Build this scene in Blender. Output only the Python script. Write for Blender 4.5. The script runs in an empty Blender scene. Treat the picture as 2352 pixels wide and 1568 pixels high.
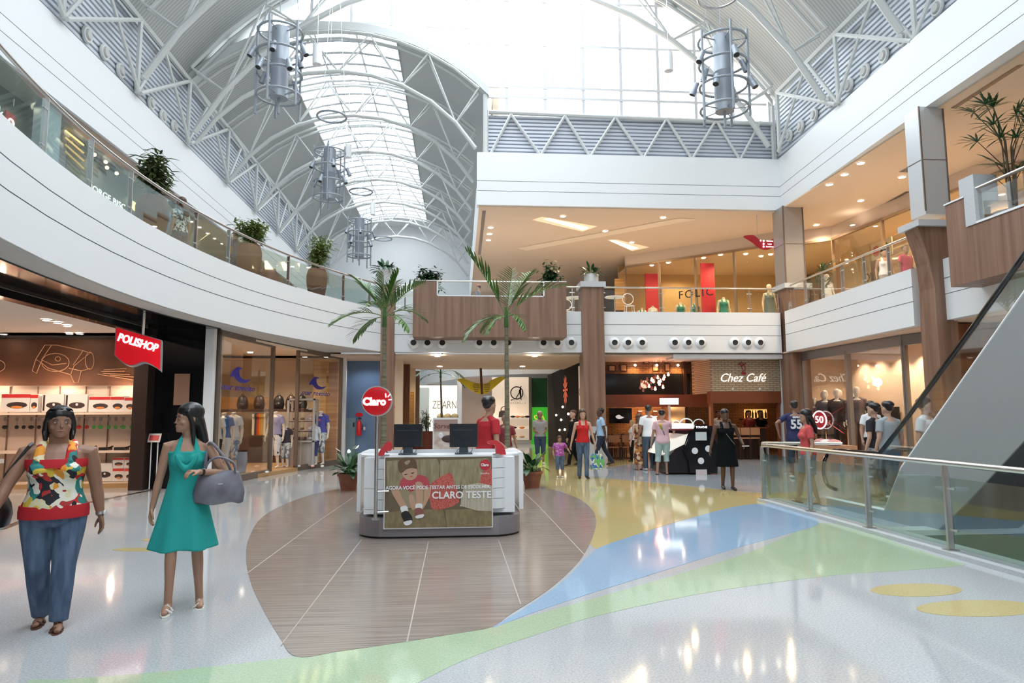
import bpy, bmesh, math, random
from mathutils import Vector, Matrix, Euler
random.seed(7)
S=bpy.context.scene; COL=S.collection
PI=math.pi; R=math.radians
# ---------------------------------------------------------------- camera
FPX=1568.0; HC=1.6
_pitch=math.atan(167/1568.); _yaw=math.atan(121/1568.)*math.cos(_pitch); _roll=.005
_f0=Vector((math.sin(_yaw),math.cos(_yaw),0)); _r0=Vector((math.cos(_yaw),-math.sin(_yaw),0)); _u0=Vector((0,0,1))
CF=_f0*math.cos(_pitch)+_u0*math.sin(_pitch); _u1=-_f0*math.sin(_pitch)+_u0*math.cos(_pitch)
CR=_r0*math.cos(_roll)-_u1*math.sin(_roll); CU=_r0*math.sin(_roll)+_u1*math.cos(_roll)
cam=bpy.data.objects.new('camera',bpy.data.cameras.new('camera')); COL.objects.link(cam)
m=Matrix.Identity(4)
for i in range(3): m[i][0]=CR[i]; m[i][1]=CU[i]; m[i][2]=-CF[i]
m[2][3]=HC
cam.matrix_world=m; cam.data.sensor_width=36; cam.data.lens=24; cam.data.clip_start=.05; cam.data.clip_end=300
S.camera=cam
CP=Vector((0,0,HC))
def ray(x,y): return CF*FPX+CR*(x-1176)-CU*(y-784)
def Zp(x,y,z=0.): d=ray(x,y); return CP+d*((z-HC)/d.z)     # where a sight line meets a level
def Yp(x,y,Y): d=ray(x,y); return CP+d*(Y/d.y)             # ... a wall across the hall
def Xp(x,y,X): d=ray(x,y); return CP+d*(X/d.x)             # ... a wall along the hall
# ---------------------------------------------------------------- world, exposure
S.view_settings.view_transform='Standard'; S.view_settings.look='None'; S.view_settings.gamma=1; S.view_settings.exposure=0.18
try: S.view_settings.use_curve_mapping=False
except Exception: pass
W=bpy.data.worlds.new('overcast_sky'); S.world=W; W.use_nodes=True
bg=W.node_tree.nodes['Background']; bg.inputs[0].default_value=(.86,.94,1,1); bg.inputs[1].default_value=6.2
def light(kind,loc,energy,color=(1,.78,.55),size=.1,rot=(0,0,0),sy=None,spot=150,blend=.6,portal=False):
    l=bpy.data.lights.new('lamp_light',kind); l.energy=energy; l.color=color
    if kind=='AREA':
        l.size=size
        if sy: l.shape='RECTANGLE'; l.size_y=sy
        if portal: l.cycles.is_portal=True
    elif kind=='SPOT': l.shadow_soft_size=size; l.spot_size=R(spot); l.spot_blend=blend
    else: l.shadow_soft_size=size
    o=bpy.data.objects.new('lamp_light',l); o.location=loc; o.rotation_euler=rot; COL.objects.link(o); return o
# daylight comes in through the skylight of the hall, the skylight of the side vault and the end glazing
light('AREA',(1,6,17.6),1,size=9,sy=32,portal=True)
light('AREA',(-4.0,33,14.9),1,size=3.4,sy=22,portal=True)
light('AREA',(6,22.9,14),1,size=10,sy=5,rot=(-PI/2,0,0),portal=True)
# ---------------------------------------------------------------- materials
MT={}
def nt(name):
    m=bpy.data.materials.new(name); m.use_nodes=True; return m,m.node_tree.nodes,m.node_tree.links,m.node_tree.nodes['Principled BSDF']
def mat(name,c,rough=.6,metal=0,emit=0,spec=None,coat=0):
    if name in MT: return MT[name]
    m,n,l,b=nt(name); b.inputs['Base Color'].default_value=(*c,1); b.inputs['Roughness'].default_value=rough; b.inputs['Metallic'].default_value=metal
    if emit: b.inputs['Emission Color'].default_value=(*c,1); b.inputs['Emission Strength'].default_value=emit
    if spec is not None: b.inputs['Specular IOR Level'].default_value=spec
    if coat: b.inputs['Coat Weight'].default_value=coat; b.inputs['Coat Roughness'].default_value=.03
    m.diffuse_color=(*c,1); MT[name]=m; return m
def nmat(name,c1,c2,scale=(10,10,10),rough=.6,kind='noise',detail=4,lo=.35,hi=.65,metal=0,bump=0,spec=None,sc=1.0,dist=0,coord='Object'):
    if name in MT: return MT[name]
    m,n,l,b=nt(name); tc=n.new('ShaderNodeTexCoord'); mp=n.new('ShaderNodeMapping'); mp.inputs['Scale'].default_value=scale
    l.new(tc.outputs[coord],mp.inputs[0])
    if kind=='noise':
        t=n.new('ShaderNodeTexNoise'); t.inputs['Scale'].default_value=sc; t.inputs['Detail'].default_value=detail; t.inputs['Distortion'].default_value=dist; o=t.outputs['Fac']
    elif kind=='voronoi':
        t=n.new('ShaderNodeTexVoronoi'); t.inputs['Scale'].default_value=sc; o=t.outputs['Distance']
    elif kind=='wave':
        t=n.new('ShaderNodeTexWave'); t.bands_direction='Y'; t.inputs['Scale'].default_value=sc; t.inputs['Distortion'].default_value=dist; o=t.outputs['Fac']
    l.new(mp.outputs[0],t.inputs['Vector'])
    r=n.new('ShaderNodeValToRGB'); r.color_ramp.elements[0].position=lo; r.color_ramp.elements[1].position=hi
    r.color_ramp.elements[0].color=(*c1,1); r.color_ramp.elements[1].color=(*c2,1)
    l.new(o,r.inputs[0]); l.new(r.outputs[0],b.inputs['Base Color'])
    b.inputs['Roughness'].default_value=rough; b.inputs['Metallic'].default_value=metal
    if spec is not None: b.inputs['Specular IOR Level'].default_value=spec
    if bump:
        bp=n.new('ShaderNodeBump'); bp.inputs['Strength'].default_value=bump; bp.inputs['Distance'].default_value=.01
        l.new(o,bp.inputs['Height']); l.new(bp.outputs[0],b.inputs['Normal'])
    MT[name]=m; return m
def brick(name,c1,c2,mortar,bw=.22,bh=.07,off=(0,0,0),axis='x',ms=.012):
    if name in MT: return MT[name]
    m,n,l,b=nt(name); tc=n.new('ShaderNodeTexCoord'); sp=n.new('ShaderNodeSeparateXYZ'); cb=n.new('ShaderNodeCombineXYZ')
    l.new(tc.outputs['Object'],sp.inputs[0]); l.new(sp.outputs[0 if axis=='x' else 1],cb.inputs[0]); l.new(sp.outputs[2],cb.inputs[1])
    t=n.new('ShaderNodeTexBrick'); l.new(cb.outputs[0],t.inputs['Vector']); t.inputs['Scale'].default_value=1
    t.inputs['Brick Width'].default_value=bw; t.inputs['Row Height'].default_value=bh; t.inputs['Mortar Size'].default_value=ms
    t.inputs['Color1'].default_value=(*c1,1); t.inputs['Color2'].default_value=(*c2,1); t.inputs['Mortar'].default_value=(*mortar,1)
    l.new(t.outputs['Color'],b.inputs['Base Color']); b.inputs['Roughness'].default_value=.8
    bp=n.new('ShaderNodeBump'); bp.invert=True; bp.inputs['Distance'].default_value=.01; l.new(t.outputs['Fac'],bp.inputs['Height']); l.new(bp.outputs[0],b.inputs['Normal'])
    MT[name]=m; return m
def glassmat(name,tint,gl=.09,rough=.02,op=0.0,opc=(.5,.55,.55)):
    if name in MT: return MT[name]
    m=bpy.data.materials.new(name); m.use_nodes=True; n=m.node_tree.nodes; l=m.node_tree.links; n.clear()
    o=n.new('ShaderNodeOutputMaterial'); t=n.new('ShaderNodeBsdfTransparent'); t.inputs[0].default_value=(*tint,1)
    g=n.new('ShaderNodeBsdfGlossy'); g.inputs['Roughness'].default_value=rough; g.inputs[0].default_value=(1,1,1,1)
    fr=n.new('ShaderNodeFresnel'); fr.inputs[0].default_value=1.45; ad=n.new('ShaderNodeMath'); ad.operation='MULTIPLY_ADD'; ad.inputs[1].default_value=.33; ad.inputs[2].default_value=gl-.04
    l.new(fr.outputs[0],ad.inputs[0]); x=n.new('ShaderNodeMixShader'); l.new(ad.outputs[0],x.inputs[0]); l.new(t.outputs[0],x.inputs[1]); l.new(g.outputs[0],x.inputs[2]); last=x
    if op>0:
        d=n.new('ShaderNodeBsdfDiffuse'); d.inputs[0].default_value=(*opc,1); y=n.new('ShaderNodeMixShader'); y.inputs[0].default_value=op
        l.new(x.outputs[0],y.inputs[1]); l.new(d.outputs[0],y.inputs[2]); last=y
    l.new(last.outputs[0],o.inputs[0]); m.diffuse_color=(*tint,.3); MT[name]=m; return m
white=mat('white_paint',(.86,.87,.88),.55); offw=mat('pale_cladding',(.80,.81,.82),.5); groove=mat('groove_shadow_gap',(.45,.46,.48),.8)
greyc=mat('grey_soffit',(.55,.54,.52),.7); steelw=mat('white_steel',(.60,.61,.60),.45); framew=mat('window_frame_paint',(.66,.66,.68),.5); frames=mat('skylight_frame_paint',(.36,.37,.38),.5); steel=mat('brushed_steel',(.62,.6,.58),.28,1)
alum=mat('aluminium_paint',(.33,.36,.41),.45,.3); cageg=mat('cage_grey_paint',(.33,.36,.40),.45,.2); dark=mat('dark_void',(.02,.02,.02),.5); blk=mat('black_gloss',(.008,.008,.01),.08)
peach=mat('warm_ceiling_paint',(.80,.62,.47),.8); peachl=mat('shop_cream',(.82,.68,.52),.8); bronze=mat('bronze_frame',(.20,.15,.12),.4,.4)
wood=nmat('walnut_panel',(.165,.085,.052),(.29,.165,.11),(9,9,.35),.45,detail=6,sc=1,lo=.3,hi=.7)
wood2=nmat('reddish_wood',(.12,.035,.012),(.23,.08,.03),(6,6,.5),.45,sc=1)
granite=nmat('grey_granite',(.42,.43,.44),(.66,.67,.69),(1,1,1),.3,sc=140,detail=3)
roofm=nmat('corrugated_roof_sheet',(.33,.34,.335),(.47,.48,.47),(0,1,0),.5,kind='wave',sc=2.6,lo=.0,hi=.6,coord='Object')
# the sheets' ribs run across the vault: bands along Y
louv=mat('louvre_blue_grey',(.56,.60,.65),.45,.1)
glass=glassmat('clear_glass',(.94,.965,.955),.05); glassg=glassmat('green_tinted_glass',(.80,.885,.86),.055); shopg=glassmat('shop_glass',(.96,.97,.96),.03)
skyg=glassmat('skylight_glass',(.97,.98,.98),.04)
emw=mat('lamp_glow_warm',(1,.86,.66),.5,0,14); emh=mat('lamp_glow_hot',(1,.93,.82),.5,0,30); emc=mat('cove_glow',(1,.80,.48),.5,0,7)
terra=nmat('terracotta',(.22,.075,.04),(.32,.12,.07),(3,3,3),.6); soil=mat('soil',(.03,.02,.015),.9)
leafd=mat('leaf_dark',(.018,.075,.022),.4); leafm=mat('leaf_mid',(.05,.14,.03),.42); leafy=mat('leaf_yellow_green',(.26,.32,.10),.5); leafb=mat('leaf_brown_green',(.11,.14,.05),.6)
red=mat('signal_red',(.62,.01,.02),.25,coat=.5); redl=mat('backlit_red',(.7,.01,.02),.3,0,.45); wl=mat('backlit_white',(1,1,1),.4,0,1.6); whitep=mat('gloss_white',(.85,.85,.86),.2)
# ---------------------------------------------------------------- geometry helpers
class G:
    def __init__(s): s.v=[]; s.f=[]; s.m=[]; s.k=0
    def add(s,vs,fs):
        o=len(s.v); s.v+=[tuple(v) for v in vs]; s.f+=[tuple(i+o for i in f) for f in fs]; s.m+=[s.k]*len(fs); return s
    def box(s,c,d,rz=0,rx=0,ry=0):
        M=Euler((rx,ry,rz)).to_matrix(); c=Vector(c)
        vs=[c+M@Vector((x*d[0]/2,y*d[1]/2,z*d[2]/2)) for x in(-1,1) for y in(-1,1) for z in(-1,1)]
        return s.add(vs,[(0,1,3,2),(4,6,7,5),(0,4,5,1),(2,3,7,6),(0,2,6,4),(1,5,7,3)])
    def bb(s,x0,x1,y0,y1,z0,z1): return s.box(((x0+x1)/2,(y0+y1)/2,(z0+z1)/2),(x1-x0,y1-y0,z1-z0))
    def loft(s,rings,cap=True,closed=True):
        n=len(rings[0]); vs=[p for r in rings for p in r]; fs=[]
        for i in range(len(rings)-1):
            for j in range(n if closed else n-1):
                a=i*n+j; b=i*n+(j+1)%n; fs.append((a,b,b+n,a+n))
        if cap: fs.append(tuple(range(n-1,-1,-1))); fs.append(tuple((len(rings)-1)*n+j for j in range(n)))
        return s.add(vs,fs)
    def tube(s,pts,r,n=8,flat=None,cap=True):
        pts=[Vector(p) for p in pts]; k=len(pts)
        if not isinstance(r,(list,tuple)): r=[r]*k
        rings=[]; up=None
        for i,p in enumerate(pts):
            d=(pts[min(i+1,k-1)]-pts[max(i-1,0)]).normalized()
            if up is None: up=Vector((0,0,1)) if abs(d.z)<.9 else Vector((0,1,0))
            a=d.cross(up).normalized(); b=a.cross(d).normalized(); up=b
            ra=r[i]; rb=ra*(flat if flat else 1)
            rings.append([p+a*ra*math.cos(t*2*PI/n)+b*rb*math.sin(t*2*PI/n) for t in range(n)])
        return s.loft(rings,cap)
    def lathe(s,prof,c=(0,0,0),n=20,cap=False):
        c=Vector(c); rings=[[c+Vector((r*math.cos(t*2*PI/n),r*math.sin(t*2*PI/n),z)) for t in range(n)] for r,z in prof]
        return s.loft(rings,cap)
    def ell(s,c,d,n=12,rot=None):
        c=Vector(c); M=rot if rot is not None else Matrix.Identity(3); rings=[]
        k=max(5,n//2)
        for i in range(k+1):
            ph=-PI/2+PI*i/k; rr=max(math.cos(ph),.04)
            rings.append([c+M@Vector((d[0]*rr*math.cos(t*2*PI/n),d[1]*rr*math.sin(t*2*PI/n),d[2]*math.sin(ph))) for t in range(n)])
        return s.loft(rings)
    def prism(s,pts,z0,z1):
        n=len(pts); return s.add([(x,y,z0) for x,y in pts]+[(x,y,z1) for x,y in pts],[tuple(range(n-1,-1,-1)),tuple(range(n,2*n))]+[(i,(i+1)%n,(i+1)%n+n,i+n) for i in range(n)])
    def plate(s,pts,o,ux,uy,t=.01):      # outline in the plane (ux,uy) through o, thickness t along ux x uy
        o=Vector(o); ux=Vector(ux).normalized(); uy=Vector(uy).normalized(); w=ux.cross(uy)*t; n=len(pts)
        A=[o+ux*a+uy*b for a,b in pts]; return s.add(A+[p+w for p in A],[tuple(range(n-1,-1,-1)),tuple(range(n,2*n))]+[(i,(i+1)%n,(i+1)%n+n,i+n) for i in range(n)])
    def quad(s,*p): return s.add(p,[tuple(range(len(p)))])
    def ring(s,c,R_,r,n=28,k=6,ax='z'):
        c=Vector(c); vs=[]
        for i in range(n):
            a=i*2*PI/n
            for j in range(k):
                b=j*2*PI/k; q=Vector(((R_+r*math.cos(b))*math.cos(a),(R_+r*math.cos(b))*math.sin(a),r*math.sin(b)))
                if ax=='y': q=Vector((q.x,q.z,q.y))
                if ax=='x': q=Vector((q.z,q.x,q.y))
                vs.append(c+q)
        return s.add(vs,[(i*k+j,((i+1)%n)*k+j,((i+1)%n)*k+(j+1)%k,i*k+(j+1)%k) for i in range(n) for j in range(k)])
    def build(s,name,mats,parent=None,smooth=False):
        me=bpy.data.meshes.new(name); me.from_pydata(s.v,[],s.f)
        if not isinstance(mats,(list,tuple)): mats=[mats]
        for q in mats: me.materials.append(q)
        bm=bmesh.new(); bm.from_mesh(me)
        for f,k in zip(bm.faces,s.m): f.material_index=min(k,len(mats)-1); f.smooth=smooth
        bmesh.ops.recalc_face_normals(bm,faces=bm.faces); bm.to_mesh(me); bm.free()
        if smooth:
            try: me.set_sharp_from_angle(angle=R(42))
            except Exception: pass
        o=bpy.data.objects.new(name,me); COL.objects.link(o)
        if parent: o.parent=parent
        return o
def tag(o,label=None,cat=None,group=None,kind=None):
    for k,v in(('label',label),('category',cat),('group',group),('kind',kind)):
        if v: o[k]=v
    return o
def thing(name,label,cat,loc=(0,0,0),rz=0,group=None,s=1):
    o=bpy.data.objects.new(name,None); o.empty_display_size=.2; COL.objects.link(o); o.location=loc; o.rotation_euler=(0,0,rz); o.scale=(s,s,s)
    return tag(o,label,cat,group)
def struct(name,g,m,smooth=False): return tag(g.build(name,m,None,smooth),kind='structure')
def solo(name,g,m,label,cat,group=None,smooth=False):
    """a thing of one mesh whose origin sits at the centre of its base"""
    xs=[v[0] for v in g.v]; ys=[v[1] for v in g.v]; zs=[v[2] for v in g.v]; c=Vector(((min(xs)+max(xs))/2,(min(ys)+max(ys))/2,min(zs)))
    g.v=[(v[0]-c.x,v[1]-c.y,v[2]-c.z) for v in g.v]; o=g.build(name,m,None,smooth); o.location=c; return tag(o,label,cat,group)
ORD=['first','second','third','fourth','fifth','sixth','seventh','eighth','ninth','tenth','eleventh','twelfth','thirteenth','fourteenth','fifteenth','sixteenth','seventeenth','eighteenth']
def kids(o): return [c for c in bpy.data.objects if c.parent==o]
def dup(root,loc,rz=0,label=None,s=None,group=None):
    def cp(o,par):
        c=o.copy(); COL.objects.link(c); c.parent=par
        for k in tree.get(o.name,[]): cp(k,c)
        return c
    tree={}
    for o in bpy.data.objects:
        if o.parent: tree.setdefault(o.parent.name,[]).append(o)
    c=cp(root,None); c.location=loc; c.rotation_euler=(0,0,rz)
    if s: c.scale=(s,s,s)
    if label: c['label']=label
    if group: c['group']=group
    return c
def text(s,size,loc,rz,m,name='lettering',parent=None,ext=.004,align='CENTER',shear=0,sx=1,rx=PI/2,label=None,spacing=1,bold=0):
    cu=bpy.data.curves.new(name,'FONT'); cu.body=s; cu.size=size; cu.extrude=ext; cu.align_x=align; cu.align_y='CENTER'; cu.shear=shear; cu.space_character=spacing; cu.resolution_u=3; cu.offset=bold
    t=bpy.data.objects.new(name,cu); COL.objects.link(t); bpy.context.view_layer.update()
    me=bpy.data.meshes.new_from_object(t.evaluated_get(bpy.context.evaluated_depsgraph_get())); bpy.data.objects.remove(t); me.materials.clear(); me.materials.append(m)
    o=bpy.data.objects.new(name,me); COL.objects.link(o); o.location=loc; o.rotation_euler=(rx,0,rz); o.scale=(sx,1,1)
    if parent: o.parent=parent
    if label: o['label']=label
    return o
def crom(pts,k=8,closed=False):
    out=[]; n=len(pts)
    for i in range(n if closed else n-1):
        g=lambda j: Vector(pts[j%n]) if closed else Vector(pts[max(0,min(n-1,j))])
        a,b,c,d=g(i-1),g(i),g(i+1),g(i+2)
        for t in range(k):
            t=t/k; out.append(.5*((2*b)+(c-a)*t+(2*a-5*b+4*c-d)*t*t+(3*b-3*c+d-a)*t**3))
    if not closed: out.append(Vector(pts[-1]))
    return out
# ================================================================ the building
CXA,CYA,RA=14.03,11.5,19.5
def cvx(Y,off=0.): return CXA-math.sqrt((RA+off)**2-(max(Y,-3)-CYA)**2)     # the curved balcony edge of the left gallery
# floor: granite with a stairwell opening under the escalator
g=G(); VX0,VX1,VY0,VY1=5.85,9.0,-3.0,8.8
for x0,x1,y0,y1 in((-16,VX0,-12,50),(VX1,18,-12,50),(VX0,VX1,VY1,50),(VX0,VX1,-12,VY0)): g.quad((x0,y0,0),(x1,y0,0),(x1,y1,0),(x0,y1,0))
def stone(name,c1,c2,rough=.07):
    m,n,l,b=nt(name); tc=n.new('ShaderNodeTexCoord'); t=n.new('ShaderNodeTexNoise'); t.inputs['Scale'].default_value=70; t.inputs['Detail'].default_value=3
    t2=n.new('ShaderNodeTexNoise'); t2.inputs['Scale'].default_value=.35; mx=n.new('ShaderNodeMath'); mx.operation='MULTIPLY_ADD'; mx.inputs[1].default_value=.35; l.new(tc.outputs['Object'],t.inputs['Vector']); l.new(tc.outputs['Object'],t2.inputs['Vector'])
    r=n.new('ShaderNodeValToRGB'); r.color_ramp.elements[0].position=.35; r.color_ramp.elements[1].position=.75; r.color_ramp.elements[0].color=(*c1,1); r.color_ramp.elements[1].color=(*c2,1)
    l.new(t2.outputs['Fac'],mx.inputs[0]); md=n.new('ShaderNodeMath'); md.operation='MULTIPLY'; md.inputs[1].default_value=.7; l.new(t.outputs['Fac'],md.inputs[0]); l.new(md.outputs[0],mx.inputs[2])
    l.new(mx.outputs[0],r.inputs[0]); l.new(r.outputs[0],b.inputs['Base Color']); b.inputs['Roughness'].default_value=rough; b.inputs['Specular IOR Level'].default_value=.6
    return m
fl=stone('granite_floor',(.36,.37,.38),(.60,.61,.62)); struct('floor',g,fl)
fg=stone('green_terrazzo',(.34,.44,.29),(.50,.60,.42)); fb=stone('blue_terrazzo',(.26,.40,.56),(.38,.52,.68)); fy=stone('yellow_terrazzo',(.50,.40,.17),(.64,.53,.27)); fgb=stone('grey_blue_terrazzo',(.33,.37,.41),(.44,.48,.52))
# wood-look tile with pale joints fanning across
def tile():
    m,n,l,b=nt('wood_look_tile'); tc=n.new('ShaderNodeTexCoord'); mp=n.new('ShaderNodeMapping'); mp.inputs['Scale'].default_value=(1.2,42,1); l.new(tc.outputs['Object'],mp.inputs[0])
    t=n.new('ShaderNodeTexNoise'); t.inputs['Scale'].default_value=1; t.inputs['Detail'].default_value=6; l.new(mp.outputs[0],t.inputs['Vector'])
    r=n.new('ShaderNodeValToRGB'); r.color_ramp.elements[0].position=.32; r.color_ramp.elements[1].position=.7; r.color_ramp.elements[0].color=(.21,.165,.14,1); r.color_ramp.elements[1].color=(.36,.30,.26,1)
    l.new(t.outputs['Fac'],r.inputs[0]); l.new(r.outputs[0],b.inputs['Base Color']); b.inputs['Roughness'].default_value=.16; return m
def patch(px,z,m,closed=True,k=6,flat=False):
    pts=[Zp(x,y,0) for x,y in px]
    if not flat: pts=crom(pts,k,closed)
    g=G(); g.prism([(p.x,p.y) for p in pts],-.02,z); return struct('trim_1',g,m)
patch([(60,1571),(170,1559),(400,1540),(680,1508),(900,1476),(1050,1453),(1130,1438),(1300,1392),(1500,1335),(1700,1275),(1800,1235),(1878,1201),(1960,1212),(2060,1245),(2170,1283),(2215,1297),(2100,1308),(1950,1318),(1800,1335),(1640,1358),(1500,1385),(1350,1420),(1200,1468),(1080,1510),(960,1568),(700,1700),(200,1700)],.002,fg)
patch([(1130,1442),(1200,1400),(1290,1338),(1345,1283),(1376,1258),(1440,1235),(1560,1198),(1680,1165),(1760,1157),(1830,1172),(1880,1202),(1800,1228),(1700,1256),(1500,1318),(1350,1365),(1230,1405)],.003,fb)
patch([(1290,1128),(1240,1118),(1205,1085),(1215,1040),(1262,1010),(1330,1030),(1420,1052),(1460,1062),(1400,1072),(1345,1083),(1345,1093),(1478,1106),(1615,1120),(1753,1132),(1840,1128),(1880,1136),(1800,1150),(1740,1160),(1640,1176),(1540,1202),(1440,1236),(1372,1262),(1330,1200),(1320,1150)],.0025,fy)
patch([(1330,1095),(1345,1083),(1450,1072),(1600,1066),(1760,1068),(1900,1085),(1880,1128),(1753,1131),(1615,1119),(1478,1105)],.0015,fgb)
patch([(680,1508),(640,1460),(602,1395),(575,1335),(565,1280),(572,1235),(600,1190),(650,1160),(720,1135),(800,1120),(900,1108),(1050,1102),(1180,1108),(1260,1122),(1322,1142),(1358,1168),(1369,1195),(1362,1232),(1338,1278),(1295,1325),(1240,1368),(1170,1412),(1130,1440),(1050,1455),(900,1479),(780,1496)],.004,tile())
jm=mat('tile_joint',(.42,.36,.30),.5); g=G()
for a,b in(((645,1483),(830,1240)),((935,1475),(984,1244)),((1196,1388),(1145,1240)),((1343,1275),(1235,1160)),((566,1318),(720,1205)),((720,1205),(810,1143)),((1235,1160),(1190,1118))):
    p,q=Zp(*a),Zp(*b); d=(q-p).normalized(); w=Vector((-d.y,d.x,0))*.005; g.quad(p+w+Vector((0,0,.0046)),p-w+Vector((0,0,.0046)),q-w+Vector((0,0,.0046)),q+w+Vector((0,0,.0046)))
struct('trim_2',g,jm)
for cx,cy,rx,ry in((2105,1355,105,15),(2250,1397,145,19),(370,1240,45,4),(320,1262,62,4)):
    patch([(cx+rx*math.cos(t*PI/5),cy+ry*math.sin(t*PI/5)) for t in range(10)],.003,fy)
g=G()                                                       # black threshold line in front of the kitchenware shop
for a,b in(((0,1216),(120,1170)),((120,1170),(365,1122))):
    p,q=Zp(*a),Zp(*b); d=(q-p).normalized(); w=Vector((-d.y,d.x,0))*.06; u=Vector((0,0,.003)); g.quad(p+w+u,p-w+u,q-w+u,q+w+u)
struct('trim_3',g,nmat('dark_threshold_stone',(.01,.01,.012),(.12,.08,.07),(8,8,8),.15))
g=G(); g.bb(VX0-.42,VX0,-3,8.8,-.3,.05); g.bb(VX0-.42,VX1,8.8,9.1,-.3,.05); g.bb(VX0-.42,VX0,9.1,12.35,-.3,.05); struct('trim_4',g,granite)
g=G(); g.bb(VX0,VX0+.02,-3,8.8,-4,-.02); g.bb(VX0,VX1,8.78,8.8,-4,-.02); g.bb(VX1-.02,VX1,-3,8.8,-4,-.02); g.bb(VX0,VX1,-3,8.8,-4.05,-4); struct('wall_stairwell',g,dark)
# ---- fascia bands with two shadow grooves
ZB,ZT=3.6,4.95
def band(path,zb,zt,gr,m=offw,cap=.35,out=1):
    """path: plan points; the face looks to the left of travel when out=1"""
    g=G(); gg=G()
    N=len(path); nor=[]
    for i in range(N):
        a=Vector(path[max(0,i-1)]); b=Vector(path[min(N-1,i+1)]); d=(b-a).normalized(); nor.append(Vector((-d.y,d.x))*out)
    zs=[zb]
    for q in gr: zs+=[q-.008,q-.008,q+.008,q+.008]
    zs.append(zt); ins=[0]
    for q in gr: ins+=[0,.03,.03,0]
    ins.append(0); prof=[(cap,zb-.001)]+[(i,z) for i,z in zip(ins,zs)]+[(cap,zt)]
    rows=[[(path[i][0]-nor[i].x*o,path[i][1]-nor[i].y*o,z) for o,z in prof] for i in range(N)]
    g.loft(rows,cap=True,closed=True)
    o=g.build('trim_5',[m,groove])
    for p in o.data.polygons:
        zc=p.center.z
        if any(abs(zc-q)<.0085 for q in gr): p.material_index=1
    return tag(o,kind='structure')
GR=(4.17,4.52)
curve=[(cvx(y),y) for y in [(-9+i*1.0) for i in range(32)]]; curve=[c for c in curve if c[1]<22.1]+[(cvx(22.15),22.15)]
band(curve,ZB,ZT,GR,out=-1)
band([(-2.1,22),(4.0,22)],ZB,ZT,GR,out=-1); band([(4.7,22),(10.75,22)],ZB,ZT,GR,out=-1)
band([(10.75,21.7),(10.55,15.0)],ZB,ZT,GR,out=-1); band([(10.6,14.0),(10.3,4)],ZB,ZT,GR,out=-1); band([(10.4,4),(10.4,-9)],ZB,ZT,GR,out=-1)
UGR=(8.98,9.32)
band([(-8.82,-9),(-8.82,47)],8.5,10.28,UGR,out=-1)
band([(.62,22.4),(.62,47)],8.5,10.28,(),white,.25,out=1)
band([(.55,22.0),(11.0,22.0)],8.5,10.3,UGR,white,out=-1); band([(10.95,22.2),(10.55,14.2),(10.3,4),(10.3,-9)],8.5,10.3,UGR,offw,out=-1)
# ---- slabs, upper floors, ceilings
def slab(pts,z0,z1,m,name): g=G(); g.prism(pts,z0,z1); return struct(name,g,m)
Lc=[(cvx(y,.34),y) for y in [-9+i for i in range(32)] if y<=22]
slab(Lc+[(-14,22),(-14,-9)],4.6,4.8,granite,'floor'); slab([(cvx(y,.02),y) for y in [-9+i for i in range(32)] if y<=22]+[(-14,22),(-14,-9)],3.58,3.62,greyc,'ceiling')
slab([(-14,22),(11,22.3),(11,29),(-14,29)],4.6,4.8,granite,'floor'); slab([(4.3,29),(16,29),(16,40),(4.3,40)],4.6,4.8,granite,'floor')
slab([(10.9,-9),(17,-9),(17,29),(10.9,29)],4.6,4.8,granite,'floor'); slab([(10.65,-9),(17,-9),(17,22.2),(10.8,22.2)],3.58,3.62,peach,'ceiling')
slab([(-9,22.3),(4.6,22.3),(4.6,29),(-9,29)],3.5,3.56,peach,'ceiling'); slab([(4.6,22.3),(17,22.3),(17,34),(4.6,34)],3.5,3.56,peach,'ceiling')
# upper ceilings, with the cove recesses left open
def plank(name,x0,x1,y0,y1,z,m): g=G(); g.quad((x0,y0,z),(x1,y0,z),(x1,y1,z),(x0,y1,z)); return struct(name,g,m)
g=G(); g.prism([(.62,22.1),(17,22.1),(17,47),(.62,47)],8.46,8.5); g.prism([(10.7,-9),(17,-9),(17,22.1),(10.85,22.1)],8.46,8.5)
struct('ceiling',g,peach); slab([(-14,-9),(-8.9,-9),(-8.9,47),(-14,47)],8.46,8.5,mat('gallery_ceiling',(.50,.42,.36),.8),'ceiling')
# coves: shallow raised trays with glowing edge
def cove(px,em=None):
    P=[Zp(x,y,8.46) for x,y in px]; c=sum(P,Vector())/len(P); t=thing('ceiling_cove','',None,c)
    g=G(); w=[(p-c) for p in P]; inn=[q*.985 for q in w]
    g.quad(*[q+Vector((0,0,-.012)) for q in w]); g.build('cove_panel',em or mat('cove_panel_paint',(.95,.78,.60),.8),t); return t
t=cove([(1222,504),(1245,497),(1372,519),(1338,531)]); tag(t,'long glowing cove recess in the upper ceiling, nearer and left one','ceiling light')
t.children[0].data.materials[0]=mat('cove_frame_lit',(1,.80,.55),.6,0,.35)
g=G(); P=[Zp(*q,8.46)-Vector(t.location) for q in((1250,502),(1262,500),(1352,522),(1338,527))]; g.quad(*[p+Vector((0,0,-.02)) for p in P]); g.build('light_strip',emc,t)
t=cove([(1395,550),(1415,549),(1492,567),(1452,576)]); tag(t,'shorter glowing cove recess in the upper ceiling, farther right one','ceiling light'); t.children[0].data.materials[0]=MT['cove_frame_lit']
g=G(); P=[Zp(*q,8.46)-Vector(t.location) for q in((1400,551),(1412,551),(1466,569),(1448,572))]; g.quad(*[p+Vector((0,0,-.02)) for p in P]); g.build('light_strip',emc,t)
t=cove([(1187,569),(1210,575),(1602,503),(1560,500)]); tag(t,'long unlit pale ceiling recess running right across the upper ceiling','ceiling recess')
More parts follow.
